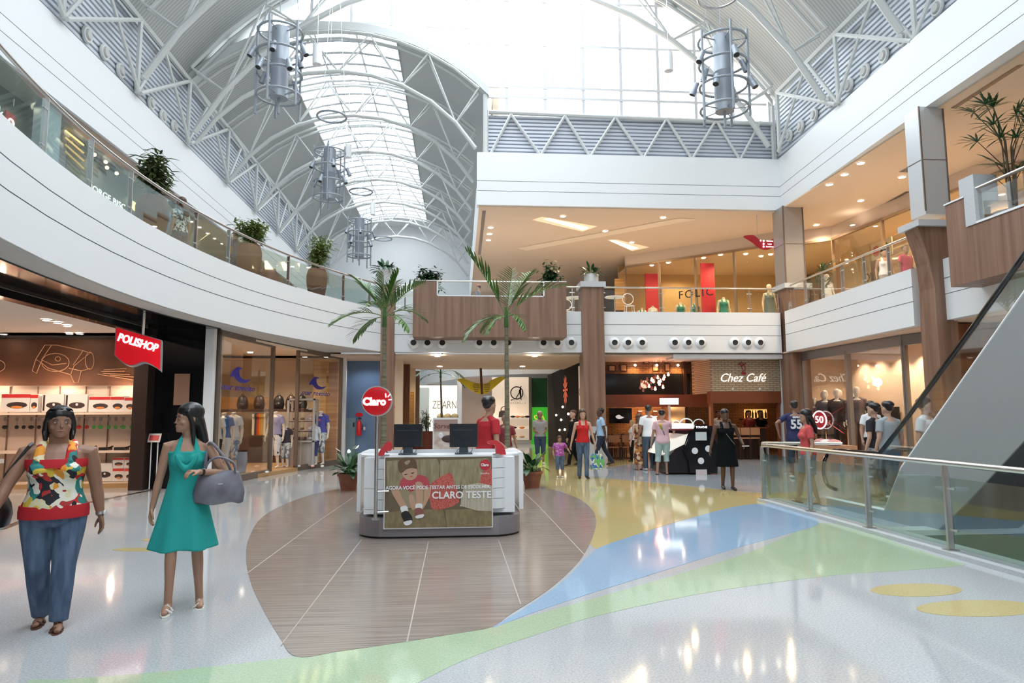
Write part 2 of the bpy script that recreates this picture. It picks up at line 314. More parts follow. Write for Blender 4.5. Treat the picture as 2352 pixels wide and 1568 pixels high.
for i,(a,b) in enumerate((((1112,484),(1101,585)),((2190,249),(2345,150)),((1922,531),(2085,440)))):
    p,q=Zp(*a,8.45),Zp(*b,8.45); g=G(); d=(q-p); w=Vector((-d.y,d.x,0)).normalized()*.06; g.quad(p+w,p-w,q-w,q+w)
    solo('ceiling_vent',g,bronze,['dark slot vent in the ceiling over the cafe terrace, leftmost','dark slot vent in the ceiling above the big right column','dark slot vent along the upper right shopfront'][i],'vent')
# recessed downlights
def downlight(p,lab,grp,r=.10,em=emh):
    t=thing('downlight',lab,'ceiling light',p,0,grp); g=G(); g.lathe([(r,0),(r*1.25,0),(r*1.25,-.012),(r,-.02)],(0,0,0),20); g.build('trim_ring',whitep,t,True)
    g=G(); g.lathe([(.001,-.004),(r,-.004)],(0,0,0),20); g.build('lens',em,t); return t
UP=[(1127,522),(1124,537),(1122,551),(1293,496),(1390,530),(1523,499),(1451,556),(1875,516),(1905,423),(1940,400),(1977,374),(1977,460),(2072,406)]
ROWS=['nearest of three downlights beside the left slot vent','middle of three downlights beside the left slot vent','farthest of three downlights beside the left slot vent','downlight just in front of the long glowing cove','downlight behind the right end of the long cove','downlight in the upper ceiling near the white fascia, right of the coves','downlight right of the short glowing cove','downlight behind the corner column, upper floor','lowest of three downlights in a row along the right fascia','middle of three downlights in a row along the right fascia','highest of three downlights in a row along the right fascia','downlight over the upper right walkway near the shopfront','downlight next to the big steel column top']
for q,lb in zip(UP,ROWS):
    p=Zp(*q,8.455); downlight(p,lb,'downlights in the upper ceiling')
    light('SPOT',(p.x,p.y,8.3),150,(1,.76,.50),.08)
for q,lb in zip([(1005,817),(1010,841),(1228,817),(1200,841)],['near left','far left','near right','far right']):
    p=Zp(*q,3.495); downlight(p,'warm downlight in the ground corridor ceiling, %s'%lb,'downlights in the corridor ceiling'); light('SPOT',(p.x,p.y,3.4),70,(1,.78,.54),.08)
# warm light bounced off the upper walkway: uplighting from the shop windows is in the shops themselves
# ---- columns
def column(px0,px1,Y,z0,z1,m,lab,depth=.7,base=False):
    a=Yp(px0,850,Y); b=Yp(px1,850,Y); w=b.x-a.x; t=thing('column',lab,'column',((a.x+b.x)/2,Y+depth/2,0))
    g=G(); g.bb(-w/2,w/2,-depth/2,depth/2,(1.2 if base else z0),z1); g.build('cladding',m,t)
    if base: g=G(); g.bb(-w/2-.02,w/2+.02,-depth/2-.02,depth/2+.02,0,1.2); g.build('base',granite,t)
    return t,w
t,w=column(873,904,21.8,0,5.75,wood,'walnut clad column behind the round red sign, carrying a drum planter',.5)
g=G(); g.bb(-w/2-.04,w/2+.04,-.3,.3,5.75,5.9); g.build('cap',granite,t)
t,w=column(1340,1390,21.75,0,5.72,wood,'walnut clad column with white stone base between balcony box and cafe',.7,True)
g=G(); g.bb(-w/2-.06,w/2+.06,-.42,.42,5.72,5.9); g.build('cap',granite,t)
# corner column
t=thing('column','corner column, walnut below and brushed steel above, where the two balconies meet','column',(11.15,21.9,0))
g=G(); g.bb(-.3,.3,-.4,.4,0,4.95); g.loft([[(x*a,y*b,z) for x,y in((-1,-1),(1,-1),(1,1),(-1,1))] for a,b,z in((.3,.4,4.9),(.42,.42,5.7))]); g.build('cladding',wood,t)
g=G(); g.bb(-.5,.45,-.5,.45,5.7,5.86); g.build('cap',granite,t)
g=G(); g.bb(-.38,.3,-.38,.38,5.86,8.5); g.build('upper_shaft',mat('column_steel_sheet',(.42,.41,.40),.35,.6),t)
g=G(); g.bb(-.40,-.36,-.4,-.36,5.86,8.5); g.bb(.28,.32,-.4,-.36,5.86,8.5); g.bb(-.385,.305,-.39,.38,7.2,7.215); g.build('corner_profile',bronze,t)
# big flared column on the right
t=thing('column','big flared walnut column with granite cap and pale steel shaft, right side','column',(10.75,14.4,0))
YF0=14.0; xf=Yp(2152,760,YF0).x; YB0=YF0*xf/Yp(2115,760,YF0).x; g=G(); lv=[]
for (fx,fy),(bx,by) in (((2154,1000),(2122,1000)),((2152,740),(2114,735)),((2148,660),(2111,654)),((2136,603),(2104,614)),((2125,566),(2093,561)),((2107,520),(2077,528))):
    p=Yp(fx,fy,YF0); q=Yp(bx,fy,YB0); z=p.z if fy<900 else 0; r_=Yp(2200 if fy>650 else 2190,fy,YF0).x; lv.append([(p.x-10.75,YF0-14.4,z),(r_-10.75,YF0-14.4,z),(r_-10.75,YB0-14.4,z),(q.x-10.75,YB0-14.4,z)])
lv[0]=[(a,b,0) for a,b,c in lv[1]]; lv[0]=[(a,b,0) for a,b,c in lv[1]]; g.loft(lv); g.build('cladding',wood,t); x0=lv[-1][0][0]+.42
g=G(); g.bb(x0-.46,.55,-.5,YB0-14.3,lv[-1][0][2],lv[-1][0][2]+.14); g.build('cap',granite,t)
g=G(); XU=Yp(2124,450,14.1).x; YU=14.1*XU/Yp(2089,450,14.1).x; g.bb(XU-10.75,Yp(2180,450,14.1).x-10.75,-.3,YU-14.4,6.0,8.5); g.build('upper_shaft',mat('pale_steel_sheet',(.60,.61,.62),.35,.4),t)
g=G(); g.bb(XU-10.76,Yp(2180,450,14.1).x-10.74,-.31,.5,7.25,7.265); g.bb(Yp(2180,450,14.1).x-10.77,Yp(2180,450,14.1).x-10.74,-.32,-.29,6.07,8.5); g.bb(XU-10.765,XU-10.735,-.315,-.285,6.07,8.5); g.build('corner_profile',bronze,t)
g=G(); g.bb(10.95,12.1,14.2,15.0,0,3.55); solo('column',g,wood2,'reddish wood pier beside the flared column on the ground floor','column')
# ================================================================ roof
def louvre(path,z0,z1,m,name,n=13,nx=None):
    """sheet of horizontal louvre blades along a plan line; nx = normal towards the hall"""
    a,b=Vector((*path[0],0)),Vector((*path[1],0)); nx=Vector(nx); g=G(); h=(z1-z0)/n; k=1
    prof=[]
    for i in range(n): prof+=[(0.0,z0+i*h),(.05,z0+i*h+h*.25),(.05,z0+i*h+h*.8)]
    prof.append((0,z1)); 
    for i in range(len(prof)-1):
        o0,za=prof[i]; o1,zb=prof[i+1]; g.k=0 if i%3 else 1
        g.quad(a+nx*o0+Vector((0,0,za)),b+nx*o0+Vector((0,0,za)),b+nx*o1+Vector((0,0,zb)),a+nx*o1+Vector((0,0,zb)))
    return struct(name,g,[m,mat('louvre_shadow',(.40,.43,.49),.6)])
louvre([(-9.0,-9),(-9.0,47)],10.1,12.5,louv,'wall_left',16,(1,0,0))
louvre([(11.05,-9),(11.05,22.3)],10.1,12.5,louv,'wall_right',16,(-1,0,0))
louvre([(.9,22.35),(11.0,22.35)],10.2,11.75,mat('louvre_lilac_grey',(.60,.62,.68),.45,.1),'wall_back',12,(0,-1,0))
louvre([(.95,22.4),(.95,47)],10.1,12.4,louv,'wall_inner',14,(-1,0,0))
def arc(cx,cz,Rr,x0,x1,n=16):
    a0=math.asin(max(-1,min(1,(x0-cx)/Rr))); a1=math.asin(max(-1,min(1,(x1-cx)/Rr))); return [(cx+Rr*math.sin(a0+(a1-a0)*i/n),cz+Rr*math.cos(a0+(a1-a0)*i/n)) for i in range(n+1)]
MX,MZ,MR=1.0,5.5,12.0; NX,NZ,NR=-4.05,7.62,6.81
def sheet(pts,y0,y1,m,name,t=.12):
    g=G(); up=[(x,z) for x,z in pts]; lo=[(x,y0,z) for x,z in up]; n=len(up)
    g.loft([[(x,y0,z),(x,y1,z),(x,y1,z+t),(x,y0,z+t)] for x,z in up]); return struct(name,g,m,True)
sheet(arc(MX,MZ,MR+.25,-9.0,-3.6),-9,22.3,roofm,'ceiling'); sheet(arc(MX,MZ,MR+.25,5.6,11.1),-9,22.3,roofm,'ceiling')
sheet(arc(NX,NZ,NR+.25,-9.1,-6.4,8),22.3,45,roofm,'ceiling'); sheet(arc(NX,NZ,NR+.25,-2.2,.95,8),22.3,45,roofm,'ceiling')
g=G(); g.bb(-16,18,47,47.3,0,16); struct('wall_back',g,white)
sheet(arc(NX,NZ,NR+.25,-9.1,.95,14),45,47,white,'ceiling')
g=G(); g.bb(-16,18,-9.3,-9,0,18); struct('wall_front',g,white)
g=G(); g.bb(-14.2,-14,-9,47,0,8.5); g.bb(-9.2,-9.02,-9,47,8.5,13); struct('wall_left',g,mat('dim_wall',(.35,.32,.30),.7))
g=G(); g.bb(17,17.2,-9,47,0,8.5); g.bb(11.2,11.4,-9,22.3,8.5,13); g.bb(1.1,1.3,22.5,47,8.5,13); struct('wall_right',g,peachl)
# skylight glazing
def glaze(pts,y0,y1,dy,name,w=.035):
    g=G()
    for (xa,za),(xb,zb) in zip(pts[:-1],pts[1:]): g.quad((xa,y0,za),(xa,y1,za),(xb,y1,zb),(xb,y0,zb))
    a=struct(name,g,skyg,True); g=G()
    y=y0
    while y<=y1+.01:
        g.tube([(x,y,z-.05) for x,z in pts],w,6); y+=dy
    for x,z in pts[::2]: g.tube([(x,y0,z-.05),(x,y1,z-.05)],w*.8,4)
    f=g.build('window_frame',frames,a,True); return a
glaze(arc(MX,MZ,MR+.35,-3.6,5.6,8),-9,22.3,1.9,'window_1',.06); glaze(arc(NX,NZ,NR+.3,-6.4,-2.2,6),22.3,45,.8,'window_2',.045)
# end glazing of the hall above the side vault arch
def mz(x,r=MR+.2): return MZ+math.sqrt(max(.01,r*r-(x-MX)**2))
def nz(x): return NZ+math.sqrt(max(.01,(NR+.35)**2-(x-NX)**2)) if abs(x-NX)<5.05 else 11.75
g=G(); xs=[-8.2+.4*i for i in range(48)]
xs=[x for x in xs if x<=10.8]
for xa,xb in zip(xs[:-1],xs[1:]):
    za,zb=max(nz(xa),11.75 if xa>.9 else 0),max(nz(xb),11.75 if xb>.9 else 0)
    if mz(xa)>za+.02 and mz(xb)>zb+.02: g.quad((xa,22.32,za),(xb,22.32,zb),(xb,22.32,mz(xb)),(xa,22.32,mz(xa)))
w3=struct('window_3',g,skyg); g=G()
for k in range(-6,9):
    x=.25+1.32*k; lo=max(nz(x),11.75 if x>.9 else 0)
    if abs(x-MX)<10.2 and mz(x)>lo: g.bb(x-.05,x+.05,22.2,22.28,lo,mz(x))
for z,xa,xb in((12.35,.9,10.7),(12.72,.9,10.4),(14.25,.25,9.4),(15.85,-5.5,7.6),(14.8,-5.9,.25),(17.2,-1.8,3.8)):
    g.bb(xa,xb,22.19,22.27,z-.04,z+.04)
g.build('window_frame',framew,w3)
g=G(); g.loft([[(x,22.05,z),(x,22.35,z),(x,22.35,z+.28),(x,22.05,z+.28)] for x,z in arc(NX,NZ,NR+.05,-9,.95,18)]); struct('trim_6',g,steelw,True)
g=G(); g.loft([[(x,22.1,z),(x,22.4,z),(x,22.4,z+.2),(x,22.1,z+.2)] for x,z in arc(MX,MZ,MR,-8.9,10.9,24)]); struct('trim_6',g,steelw,True)
# arched trusses
def truss(y,cx,top,bot,xa,xb,n,lab,grp,rt=.07):
    T=arc(cx,top[0],top[1],xa,xb,n*2); B=arc(cx,bot[0],bot[1],xa+.1,xb-.1,n*2); t=thing('roof_truss',lab,'roof truss',(cx,y,bot[0]),0,grp); zo=bot[0]
    L=lambda p,dy=0: (p[0]-cx,dy,p[1]-zo)
    for dy in((-.22,.22)): G().tube([L(p,dy) for p in T],rt*.8,6).build('top_chord',steelw,t,True)
    G().tube([L(p) for p in B],rt*1.25,8).build('bottom_chord',steelw,t,True)
    for i in range(1,n*2,2):
        for j in(i-1,i+1):
            g=G()
            for dy in(-.22,.22): g.tube([L(B[i]),L(T[j],dy)],rt*.5,5)
            g.build('brace',steelw,t,True)
    return t
MY=[7.6,11.1,14.7,18.2,21.75]
for i,y in enumerate(MY): truss(y,MX,(MZ,MR),(5.6,10.75),-8.6,10.6,7,'arched white steel truss spanning the wide hall, number %s counted back from the end glazing'%['five','four','three','two','one'][i],'arched trusses of the wide hall',.075)
for i,y in enumerate([22.2,25.6,29.2,32.8,36.4,40.0,43.6]): truss(y,NX,(NZ,NR-.05),(7.75,5.32),-8.75,.6,5,'arched white truss of the side vault, %s from its mouth'%['first','second','third','fourth','fifth','sixth','seventh'][i],'arched trusses of the side vault',.06)
# longitudinal lattice against the louvre walls
def lattice(X,ys,z0,z1,lab,dx):
    t=thing('wall_truss',lab,'wall truss',(X,ys[0],z0)); n=len(ys)
    G().tube([(0,0,z1-z0),(0,ys[-1]-ys[0],z1-z0)],.08,6).build('top_chord',steelw,t,True)
    for i in range(n):
        y=ys[i]-ys[0]; G().tube([(0,y,0),(0,y,z1-z0)],.07,6).build('post',steelw,t,True)
        if i<n-1:
            y2=ys[i+1]-ys[0]; m_=(y+y2)/2
            G().tube([(0,y,0),(0,m_-.2,z1-z0)],.055,6).build('brace',steelw,t,True); G().tube([(dx,y2-.1,0),(0,m_-.2,z1-z0)],.055,6).build('brace',steelw,t,True)
            G().tube([(dx,y,0),(0,y2,z1-z0)],.06,6).build('brace',steelw,t,True)
lattice(-8.75,[7.6,11.1,14.9,18.4,21.85,25.6,29.2,32.8,36.4,40,43.6],10.3,12.4,'white steel lattice in front of the left louvre wall',.1)
lattice(10.7,[4,7.6,11.1,14.5,17.8,21.4],10.3,12.4,'white steel lattice in front of the right louvre wall',-.1)
t=thing('wall_truss','white zigzag truss in front of the lilac louvres over the cafe terrace','wall truss',(.95,22.2,10.3))
G().tube([(0,0,1.5),(9.95,0,1.35)],.08,8).build('top_chord',steelw,t,True)
ZZ=[.15,1.0,1.35,1.0,1.0,1.0,1.0]
xs=[.05,.75,1.75,2.6,3.45,4.35,5.3,6.15,7.0,7.9,8.7,9.5]
for i in range(len(xs)-1):
    a,b=xs[i],xs[i+1]; up=i%2==0; G().tube([(a,-.03,.0 if up else 1.42),(b,-.03,1.42 if up else .0)],.05,6).build('brace',steelw,t,True)
G().tube([(-.1,0,0),(-.1,0,2.1)],.09,6).build('post',steelw,t,True); G().tube([(9.95,0,0),(9.95,0,2.0)],.09,6).build('post',steelw,t,True)
# round air nozzles on the louvre walls
def wallnoz(X,y,z,lab,grp,s):
    t=thing('air_nozzle',lab,'air vent',(X,y,z),0,grp); g=G(); g.ring((0,0,0),.16,.045,20,6,'x'); g.build('rim',steelw,t,True)
    g=G(); g.tube([(-s*.02,0,0),(s*.08,0,0)],[.14,.10],16); g.build('nozzle',greyc,t,True)
for i,q in enumerate([(200,80),(240,120),(277,162),(318,203),(347,237),(374,267),(400,290)]): p=Xp(*q,-8.9); wallnoz(-8.9,p.y,p.z,'round nozzle on the left louvre wall, %s from the nearest'%ORD[i],'nozzles on the left louvre wall',1)
for i,q in enumerate([(2153,18),(2074,88),(2030,128),(1987,163),(1950,196),(1905,232),(1870,264),(1839,290),(1813,312)]): p=Xp(*q,10.95); wallnoz(10.95,p.y,p.z,'round nozzle on the right louvre wall, %s from the top right'%ORD[i],'nozzles on the right louvre wall',-1)
# nozzles on the cafe fascia
for i,x in enumerate([950,982,1016,1101,1134,1167,1248,1280,1312,1411,1442,1474,1549,1580,1610,1687,1717,1745]):
    p=Yp(x,787,21.98); t=thing('air_nozzle','round white nozzle with black mouth on the cafe fascia, %s from the left'%ORD[i],'air vent',(p.x,21.98,p.z),0,'air nozzles on the cafe fascia')
    G().lathe([(.001,0),(.19,0),(.17,.05),(.10,.09),(.09,.05),(.001,.05)],(0,0,0),20).build('rim',white,t,True); G().lathe([(.001,.06),(.095,.065),(.095,.055)],(0,0,0),16).build('mouth',dark,t)
    for c in kids(t): c.rotation_euler=(PI/2,0,0)
# ---- hanging stage-light cages
def rz_(c): return (MZ+math.sqrt(MR**2-(c[0]-MX)**2) if c[1]<22 else NZ+math.sqrt((NR+.1)**2-(c[0]-NX)**2))+.1
def cage(c,s,lab,seed=0):
    r=random.Random(seed); t=thing('light_cage',lab,'hanging lamp',c,r.random()*3,'cylindrical light cages',s)
    G().lathe([(.001,.15),(.2,.15),(.2,1.02),(.205,1.03),(.2,1.04),(.2,1.85),(.001,1.86)],(0,0,0),24).build('core_cylinder',alum,t,True)
    for z in(.2,.72,1.22,1.75): G().ring((0,0,z),.5,.028,32,6).build('ring',cageg,t,True)
    for k in range(5):
        a=k*2*PI/5+.3; dz=r.choice((-.25,-.12,0)); G().tube([(.52*math.cos(a),.52*math.sin(a),dz),(.52*math.cos(a),.52*math.sin(a),1.95+dz*.3)],.028,8).build('rail',cageg,t,True)
        G().tube([(.5*math.cos(a),.5*math.sin(a),1.75),(.18*math.cos(a),.18*math.sin(a),1.75)],.015,5).build('spoke',cageg,t)
        G().tube([(.5*math.cos(a),.5*math.sin(a),.2),(.18*math.cos(a),.18*math.sin(a),.2)],.015,5).build('spoke',cageg,t)
    G().tube([(0,0,.15),(0,0,-.22)],.03,8).build('stem',cageg,t)
    for k in range(9):
        a=k*2*PI/9+r.random()*.4; z=(1.25,.75)[k%2]+r.random()*.12; rr=.56 if k%3 else .4; p=Vector((rr*math.cos(a),rr*math.sin(a),z)); d=Vector((.45*math.cos(a),.45*math.sin(a),-1)).normalized()
        g=G(); g.tube([p-d*.02,p+d*.12],[.055,.06],12); g.tube([p+d*.12,p+d*.14,p+d*.26],[.062,.07,.07],12); h=g.build('spotlight',alum,t,True)
        G().tube([p+d*.255,p+d*.265],.058,12).build('lens',dark,h); G().tube([p,p+Vector((-.1*math.cos(a),-.1*math.sin(a),.06))],.012,5).build('bracket',steel,h)
    for a in(.3,2.4,4.5): G().tube([(.45*math.cos(a),.45*math.sin(a),1.9),(.05*math.cos(a),.05*math.sin(a),(rz_(c)-c[2])/s)],.008,4).build('cable',cageg,t)
    return t
p=Yp(640,240,15.5); cage((p.x,15.5,p.z),1.0,'grey spotlight cage hanging in front of the left roof panels, largest on the left',1)
p=Yp(1665,272,15.5); cage((p.x,15.5,p.z),1.13,'grey spotlight cage hanging before the end glazing, the one on the right',5)
p=Yp(755,468,24); cage((p.x,24,p.z),1.08,'grey spotlight cage in the side vault, middle distance',3)
p=Yp(825,598,31); cage((p.x,31,p.z),1.05,'smallest grey spotlight cage, deep in the side vault',4)
def pend(px,y0,y1,Y,lab):
    a=Yp(px,y1,Y); b=Yp(px,y0,Y); h=b.z-a.z; t=thing('pendant_lamp',lab,'hanging lamp',a,0,'white cylinder pendants')
    G().lathe([(.001,0),(.05,0),(.05,.02),(.125,.02),(.125,h),(.001,h)],(0,0,0),20).build('housing',whitep,t,True); G().tube([(0,0,h),(0,0,rz_(a)-a.z)],.008,4).build('cable',steel,t)
pend(728,105,150,18,'white cylinder pendant lamp at the mouth of the side vault, nearest'); pend(1536,122,165,18,'white cylinder pendant lamp in front of the end glazing'); pend(800,333,363,26,'white cylinder pendant lamp right of the second light cage'); pend(856,465,494,34,'white cylinder pendant lamp above the third light cage')
for cx,cy,w,Y,lb in((762,268,33,20,'nearest'),(829,440,26,27,'middle'),(880,548,20,34,'farthest')):
    p=Yp(cx,cy,Y); q=Yp(cx+w,cy,Y); r=q.x-p.x; t=thing('hanging_ring','thin grey metal ring hanging under the vault skylight, %s'%lb,'hanging ring',p,0,'hanging rings'); G().ring((0,0,0),r,.035,36,6).build('hoop',cageg,t,True)
    for a in(0,2.1,4.2): G().tube([(r*math.cos(a),r*math.sin(a),0),(0,0,rz_(p)-p.z)],.006,4).build('cable',steel,t)
p=Yp(1650,-8,14.2); t=thing('hanging_ring','thin ring above the right light cage, cut by the top of the picture','hanging ring',p,0,'hanging rings'); G().ring((0,0,0),.45,.025,36,6).build('hoop',steel,t,True); G().tube([(.45,0,0),(0,0,rz_(p)-p.z)],.01,4).build('cable',steel,t)
# ================================================================ railings
def pxx(p):
    v=Vector(p)-CP; return 1176+FPX*v.dot(CR)/v.dot(CF)
def yon(fx,x,z,lo,hi):            # where along a balcony edge a post stands
    for _ in range(40):
        mid=(lo+hi)/2
        if pxx((fx(mid),mid,z))<x: lo=mid
        else: hi=mid
    return mid
def railing(pts,z0,h,lab,gm=glass,gr=0,posts=None,rail=.028,pw=.05,mid=None):
    """pts: dense plan path; posts: indices along pts"""
    t=thing('glass_railing',lab,'railing',(pts[0][0],pts[0][1],z0)); o=Vector((pts[0][0],pts[0][1],0)); P=[Vector((*p,0))-o for p in pts]
    G().tube([p+Vector((0,0,h)) for p in P],rail,10).build('handrail',steel,t,True)
    for i in posts:
        p=P[i]; a=P[min(i+1,len(P)-1)]-P[max(i-1,0)]; rz=math.atan2(a.y,a.x); d=a.normalized()
        g=G(); g.box(p+Vector((0,0,h/2-.02)),(pw*.35,pw*1.6,h-.04),rz); g.box(p+Vector((0,0,.01)),(pw*2,pw*2.4,.02),rz); q=g.build('post',steel,t)
        for zz in(.18*h,.78*h): G().tube([p+d*.09+Vector((0,0,zz)),p-d*.09+Vector((0,0,zz))],.014,8).build('clamp',steel,q)
    for a,b in zip(posts[:-1],posts[1:]):
        seg=P[a:b+1]; 
        if len(seg)<2: continue
        d0=(seg[1]-seg[0]).normalized()*.05; d1=(seg[-1]-seg[-2]).normalized()*.05; seg=[seg[0]+d0]+seg[1:-1]+[seg[-1]-d1]
        g=G(); g.loft([[(p.x,p.y,.05),(p.x+.008,p.y+.004,.05),(p.x+.008,p.y+.004,h*.88),(p.x,p.y,h*.88)] for p in seg]); g.build('glass_panel',gm,t)
    return t
ys=[7.0]+[yon(lambda y:cvx(y,.1),x,4.95,5,23) for x in(97,203,296,447,523,661,788,848)]
ys=[-2,.2,2.4,4.7]+ys+[22.0]; path=[];idx=[]
for a,b in zip(ys[:-1],ys[1:]):
    idx.append(len(path)); path+=[(cvx(a+(b-a)*i/5,.1),a+(b-a)*i/5) for i in range(5)]
idx.append(len(path)); path.append((cvx(22.0,.1),22.0))
railing(path,4.95,.83,'curved glass balustrade along the left upper gallery',glassg,posts=idx)
def straight(a,b,n): return [(a[0]+(b[0]-a[0])*i/n,a[1]+(b[1]-a[1])*i/n) for i in range(n+1)]
railing(straight((-2.0,22.1),(-1.5,22.1),1),4.95,.83,'short glass railing left of the balcony box',posts=[0,1])
railing(straight((3.35,22.1),(4.05,22.1),2),4.95,.83,'short glass railing between balcony box and planter column',posts=[0,1,2])
railing(straight((4.72,22.1),(10.75,22.1),6),4.95,.83,'long glass railing of the cafe terrace right of the planter column',posts=[0,2,3,5,6])
railing(straight((10.85,21.5),(10.72,15.0),6),4.95,.83,'glass railing of the right upper walkway up to the flared column',posts=[0,1,2,3,4,5,6])
# ---- walnut balcony boxes
t=thing('balcony_box','walnut clad balcony box with a lowered glazed middle, projecting over the cafe fascia','balcony',(.95,21,4.03))
g=G(); o=.95; g.plate([(-1.45-o,0),(3.33-o,0),(3.33-o,1.7),(2.62-o,1.7),(2.62-o,1.22),(-.70-o,1.22),(-.70-o,1.7),(-1.45-o,1.7)],(0,.1,0),(1,0,0),(0,0,1),.1)
g.bb(-1.45-o,-1.35-o,.1,.95,0,1.7); g.bb(3.23-o,3.33-o,.1,.95,0,1.7); g.bb(-1.45-o,3.33-o,0,.98,-.05,.0); g.build('cladding',wood,t)
g=G(); g.bb(-.72-o,2.64-o,-.01,.12,1.22,1.25); g.bb(-.72-o,-.69-o,-.01,.12,1.22,1.72); g.bb(2.61-o,2.64-o,-.01,.12,1.22,1.72); g.bb(-1.46-o,-.7-o,-.01,.12,1.7,1.725); g.bb(2.62-o,3.34-o,-.01,.12,1.7,1.725); g.build('edge_trim',whitep,t)
g=G(); g.bb(-.69-o,2.61-o,.04,.05,1.25,1.62); g.build('glass_panel',glass,t); G().tube([(-.7-o,.05,1.70),(2.62-o,.05,1.70)],.025,8).build('handrail',steel,t,True)
# right box
t=thing('balcony_box','walnut clad balcony box with granite post and glass, upper right corner','balcony',(9.9,12.9,4.15))
g=G(); g.bb(0,.12,-8,0,0,1.05); g.bb(0,.12,-.55,0,1.05,1.65); g.bb(.12,.9,-.1,0,0,1.62); g.bb(0,.9,-8,0,-.04,0); g.build('cladding',wood,t)
g=G(); g.bb(-.02,.14,-8,-.82,1.05,1.09); g.bb(-.02,.14,-.56,.02,1.65,1.68); g.build('edge_trim',whitep,t)
g=G(); g.bb(-.02,.16,-.82,-.55,1.05,1.75); g.bb(.25,.75,-.5,-.1,1.6,2.15); g.build('granite_post',granite,t)
g=G(); g.bb(.05,.06,-8,-.84,1.1,1.62); g.build('glass_panel',glass,t); G().tube([(.05,-.8,1.74),(.05,-8,1.74)],.035,8).build('handrail',steel,t,True)
slab([(9.95,-9),(10.9,-9),(10.9,12.9),(9.95,12.9)],4.5,4.62,granite,'floor')
# ---- front balustrade round the escalator well
X0=5.53; t=thing('glass_railing','large stainless steel and glass balustrade in the right foreground','railing',(X0,11.9,0)); 
G().tube([(0,.35,1.0),(0,.2,1.02),(0,-5,1.02),(0,-15,1.02)],.033,14).build('handrail',steel,t,True)
G().tube([(0,.33,1.0),(.5,1.45,1.0),(1.15,1.35,1.0),(1.9,1.0,1.0)],.03,12).build('handrail',steel,t,True)
for i,y in enumerate([Xp(1768,1160,X0+.1).y,Xp(1862,1188,X0).y,Xp(1998,1225,X0).y,Xp(2185,1272,X0).y,5.4,3.0]):
    y-=11.9; g=G(); g.box((0,y,.46),(.07,.035,.84)); g.box((0,y,.055),(.14,.11,.012)); g.plate([(-.035,.86),(.035,.86),(.012,.99),(-.03,.99)],(0,y+.015,0),(1,0,0),(0,0,1),.03); p=g.build('post',steel,t)
    for z in(.28,.74): G().tube([(0,y+.02,z),(0,y-.13,z)],.012,8).build('clamp',steel,p,True)
py=[Xp(1768,1160,X0+.1).y,Xp(1862,1188,X0).y,Xp(1998,1225,X0).y,Xp(2185,1272,X0).y,5.4,3.0]
for a,b in zip(py[:-1],py[1:]): g=G(); g.bb(-.006,.006,b-11.9+.06,a-11.9-.06,.09,.86); g.build('glass_panel',glassg,t)
for x,y in((.55,1.35),(1.15,1.25)): g=G(); g.box((x,y,.5),(.035,.06,1.0)); g.build('post',steel,t)
g=G(); g.plate([(.08,.12),(.5,.12),(.5,.86),(.08,.86)],(0,.15,0),(.4,1,0),(0,0,1),.01); g.build('glass_panel',glass,t)
# ---- escalator
def esc(X,near,lab):
    pass
XE=6.35; t=thing('escalator','grey clad escalator climbing towards the viewer, black handrail and glass sides','escalator',(XE,11.5,0)); q=lambda y,z:(y-11.5,z)
top=[q(11.62,.12),q(10.0,.12),q(9.54,.78),q(7.09,2.98),q(3.0,6.4)]; bot=[q(3.0,5.1),q(6.6,2.0),q(7.25,1.33),q(8.3,.45),q(8.9,.0),q(11.62,0)]
clad=mat('escalator_cladding_grey',(.33,.33,.33),.5,.1)
G().plate([(a,b) for a,b in top+bot],(0,0,0),(0,1,0),(0,0,1),.06).build('side_cladding',clad,t)
G().plate([(a,b) for a,b in top+bot],(1.1,0,0),(0,1,0),(0,0,1),.06).build('side_cladding',clad,t)
g=G(); g.loft([[(.0,y,z),(1.1,y,z),(1.1,y,z-.02),(0,y,z-.02)] for y,z in [q(3,5.1),q(6.6,2.0),q(7.25,1.33),q(8.3,.45),q(8.9,.0)]]); g.build('underside',mat('escalator_underside',(.10,.10,.10),.5),t)
g=G(); 
for i in range(22):
    y=10.3-i*.32; z=.1+max(0,(9.9-y))*.84; g.bb(.15,1.0,y-11.5-.32,y-11.5,z-.1,z)
g.build('step',nmat('step_metal',(.10,.10,.11),(.35,.35,.36),(30,1,1),.4,kind='noise'),t); t.children[-1]['kind']='stuff'
for x in(.03,1.13):
    hr=[q(11.35,.30),q(11.62,.35),q(11.72,.55),q(11.66,.78),q(11.45,.93),q(11.1,.97),q(10.2,.98),q(9.9,1.1),q(8.6,2.15),q(7.03,3.46),q(3.0,6.9)]
    G().tube([(x,a,b) for a,b in crom([(a,b,0) for a,b in hr],4) for _ in(0,)] if False else [(x,p.x,p.y) for p in crom([(a,b,0) for a,b in hr],4)],.032,8).build('handrail',blk,t,True)
    gl=[(p.x,p.y) for p in crom([(a,b,0) for a,b in hr],4)]; g=G(); low=[q(3.0,6.4),q(7.09,2.98),q(9.54,.78),q(10.0,.12),q(11.3,.12)]
    g.plate(gl+low,(x-.006,0,0),(0,1,0),(0,0,1),.012); g.build('glass_side',glass,t)
    g=G(); g.tube([(x,a,b) for a,b in [q(11.65,.13),q(10.0,.14),q(9.54,.8),q(7.09,3.0),q(3,6.42)]],.03,6); g.build('skirt_trim',whitep,t)
g=G(); g.ell((.055,-.32,.52),(.004,.07,.26),14); g.build('warning_sticker',mat('pale_sticker',(.6,.62,.62),.5),t)
for k in range(9): G().ell((.062,-.32,.32+k*.05),(.003,.014,.014),8).build('sticker_symbol',mat('sticker_symbol_grey',(.15,.15,.16),.5),t)
g=G(); g.bb(XE-.1,XE+1.4,11.5,12.6,0,.012); struct('trim_7',g,steel)
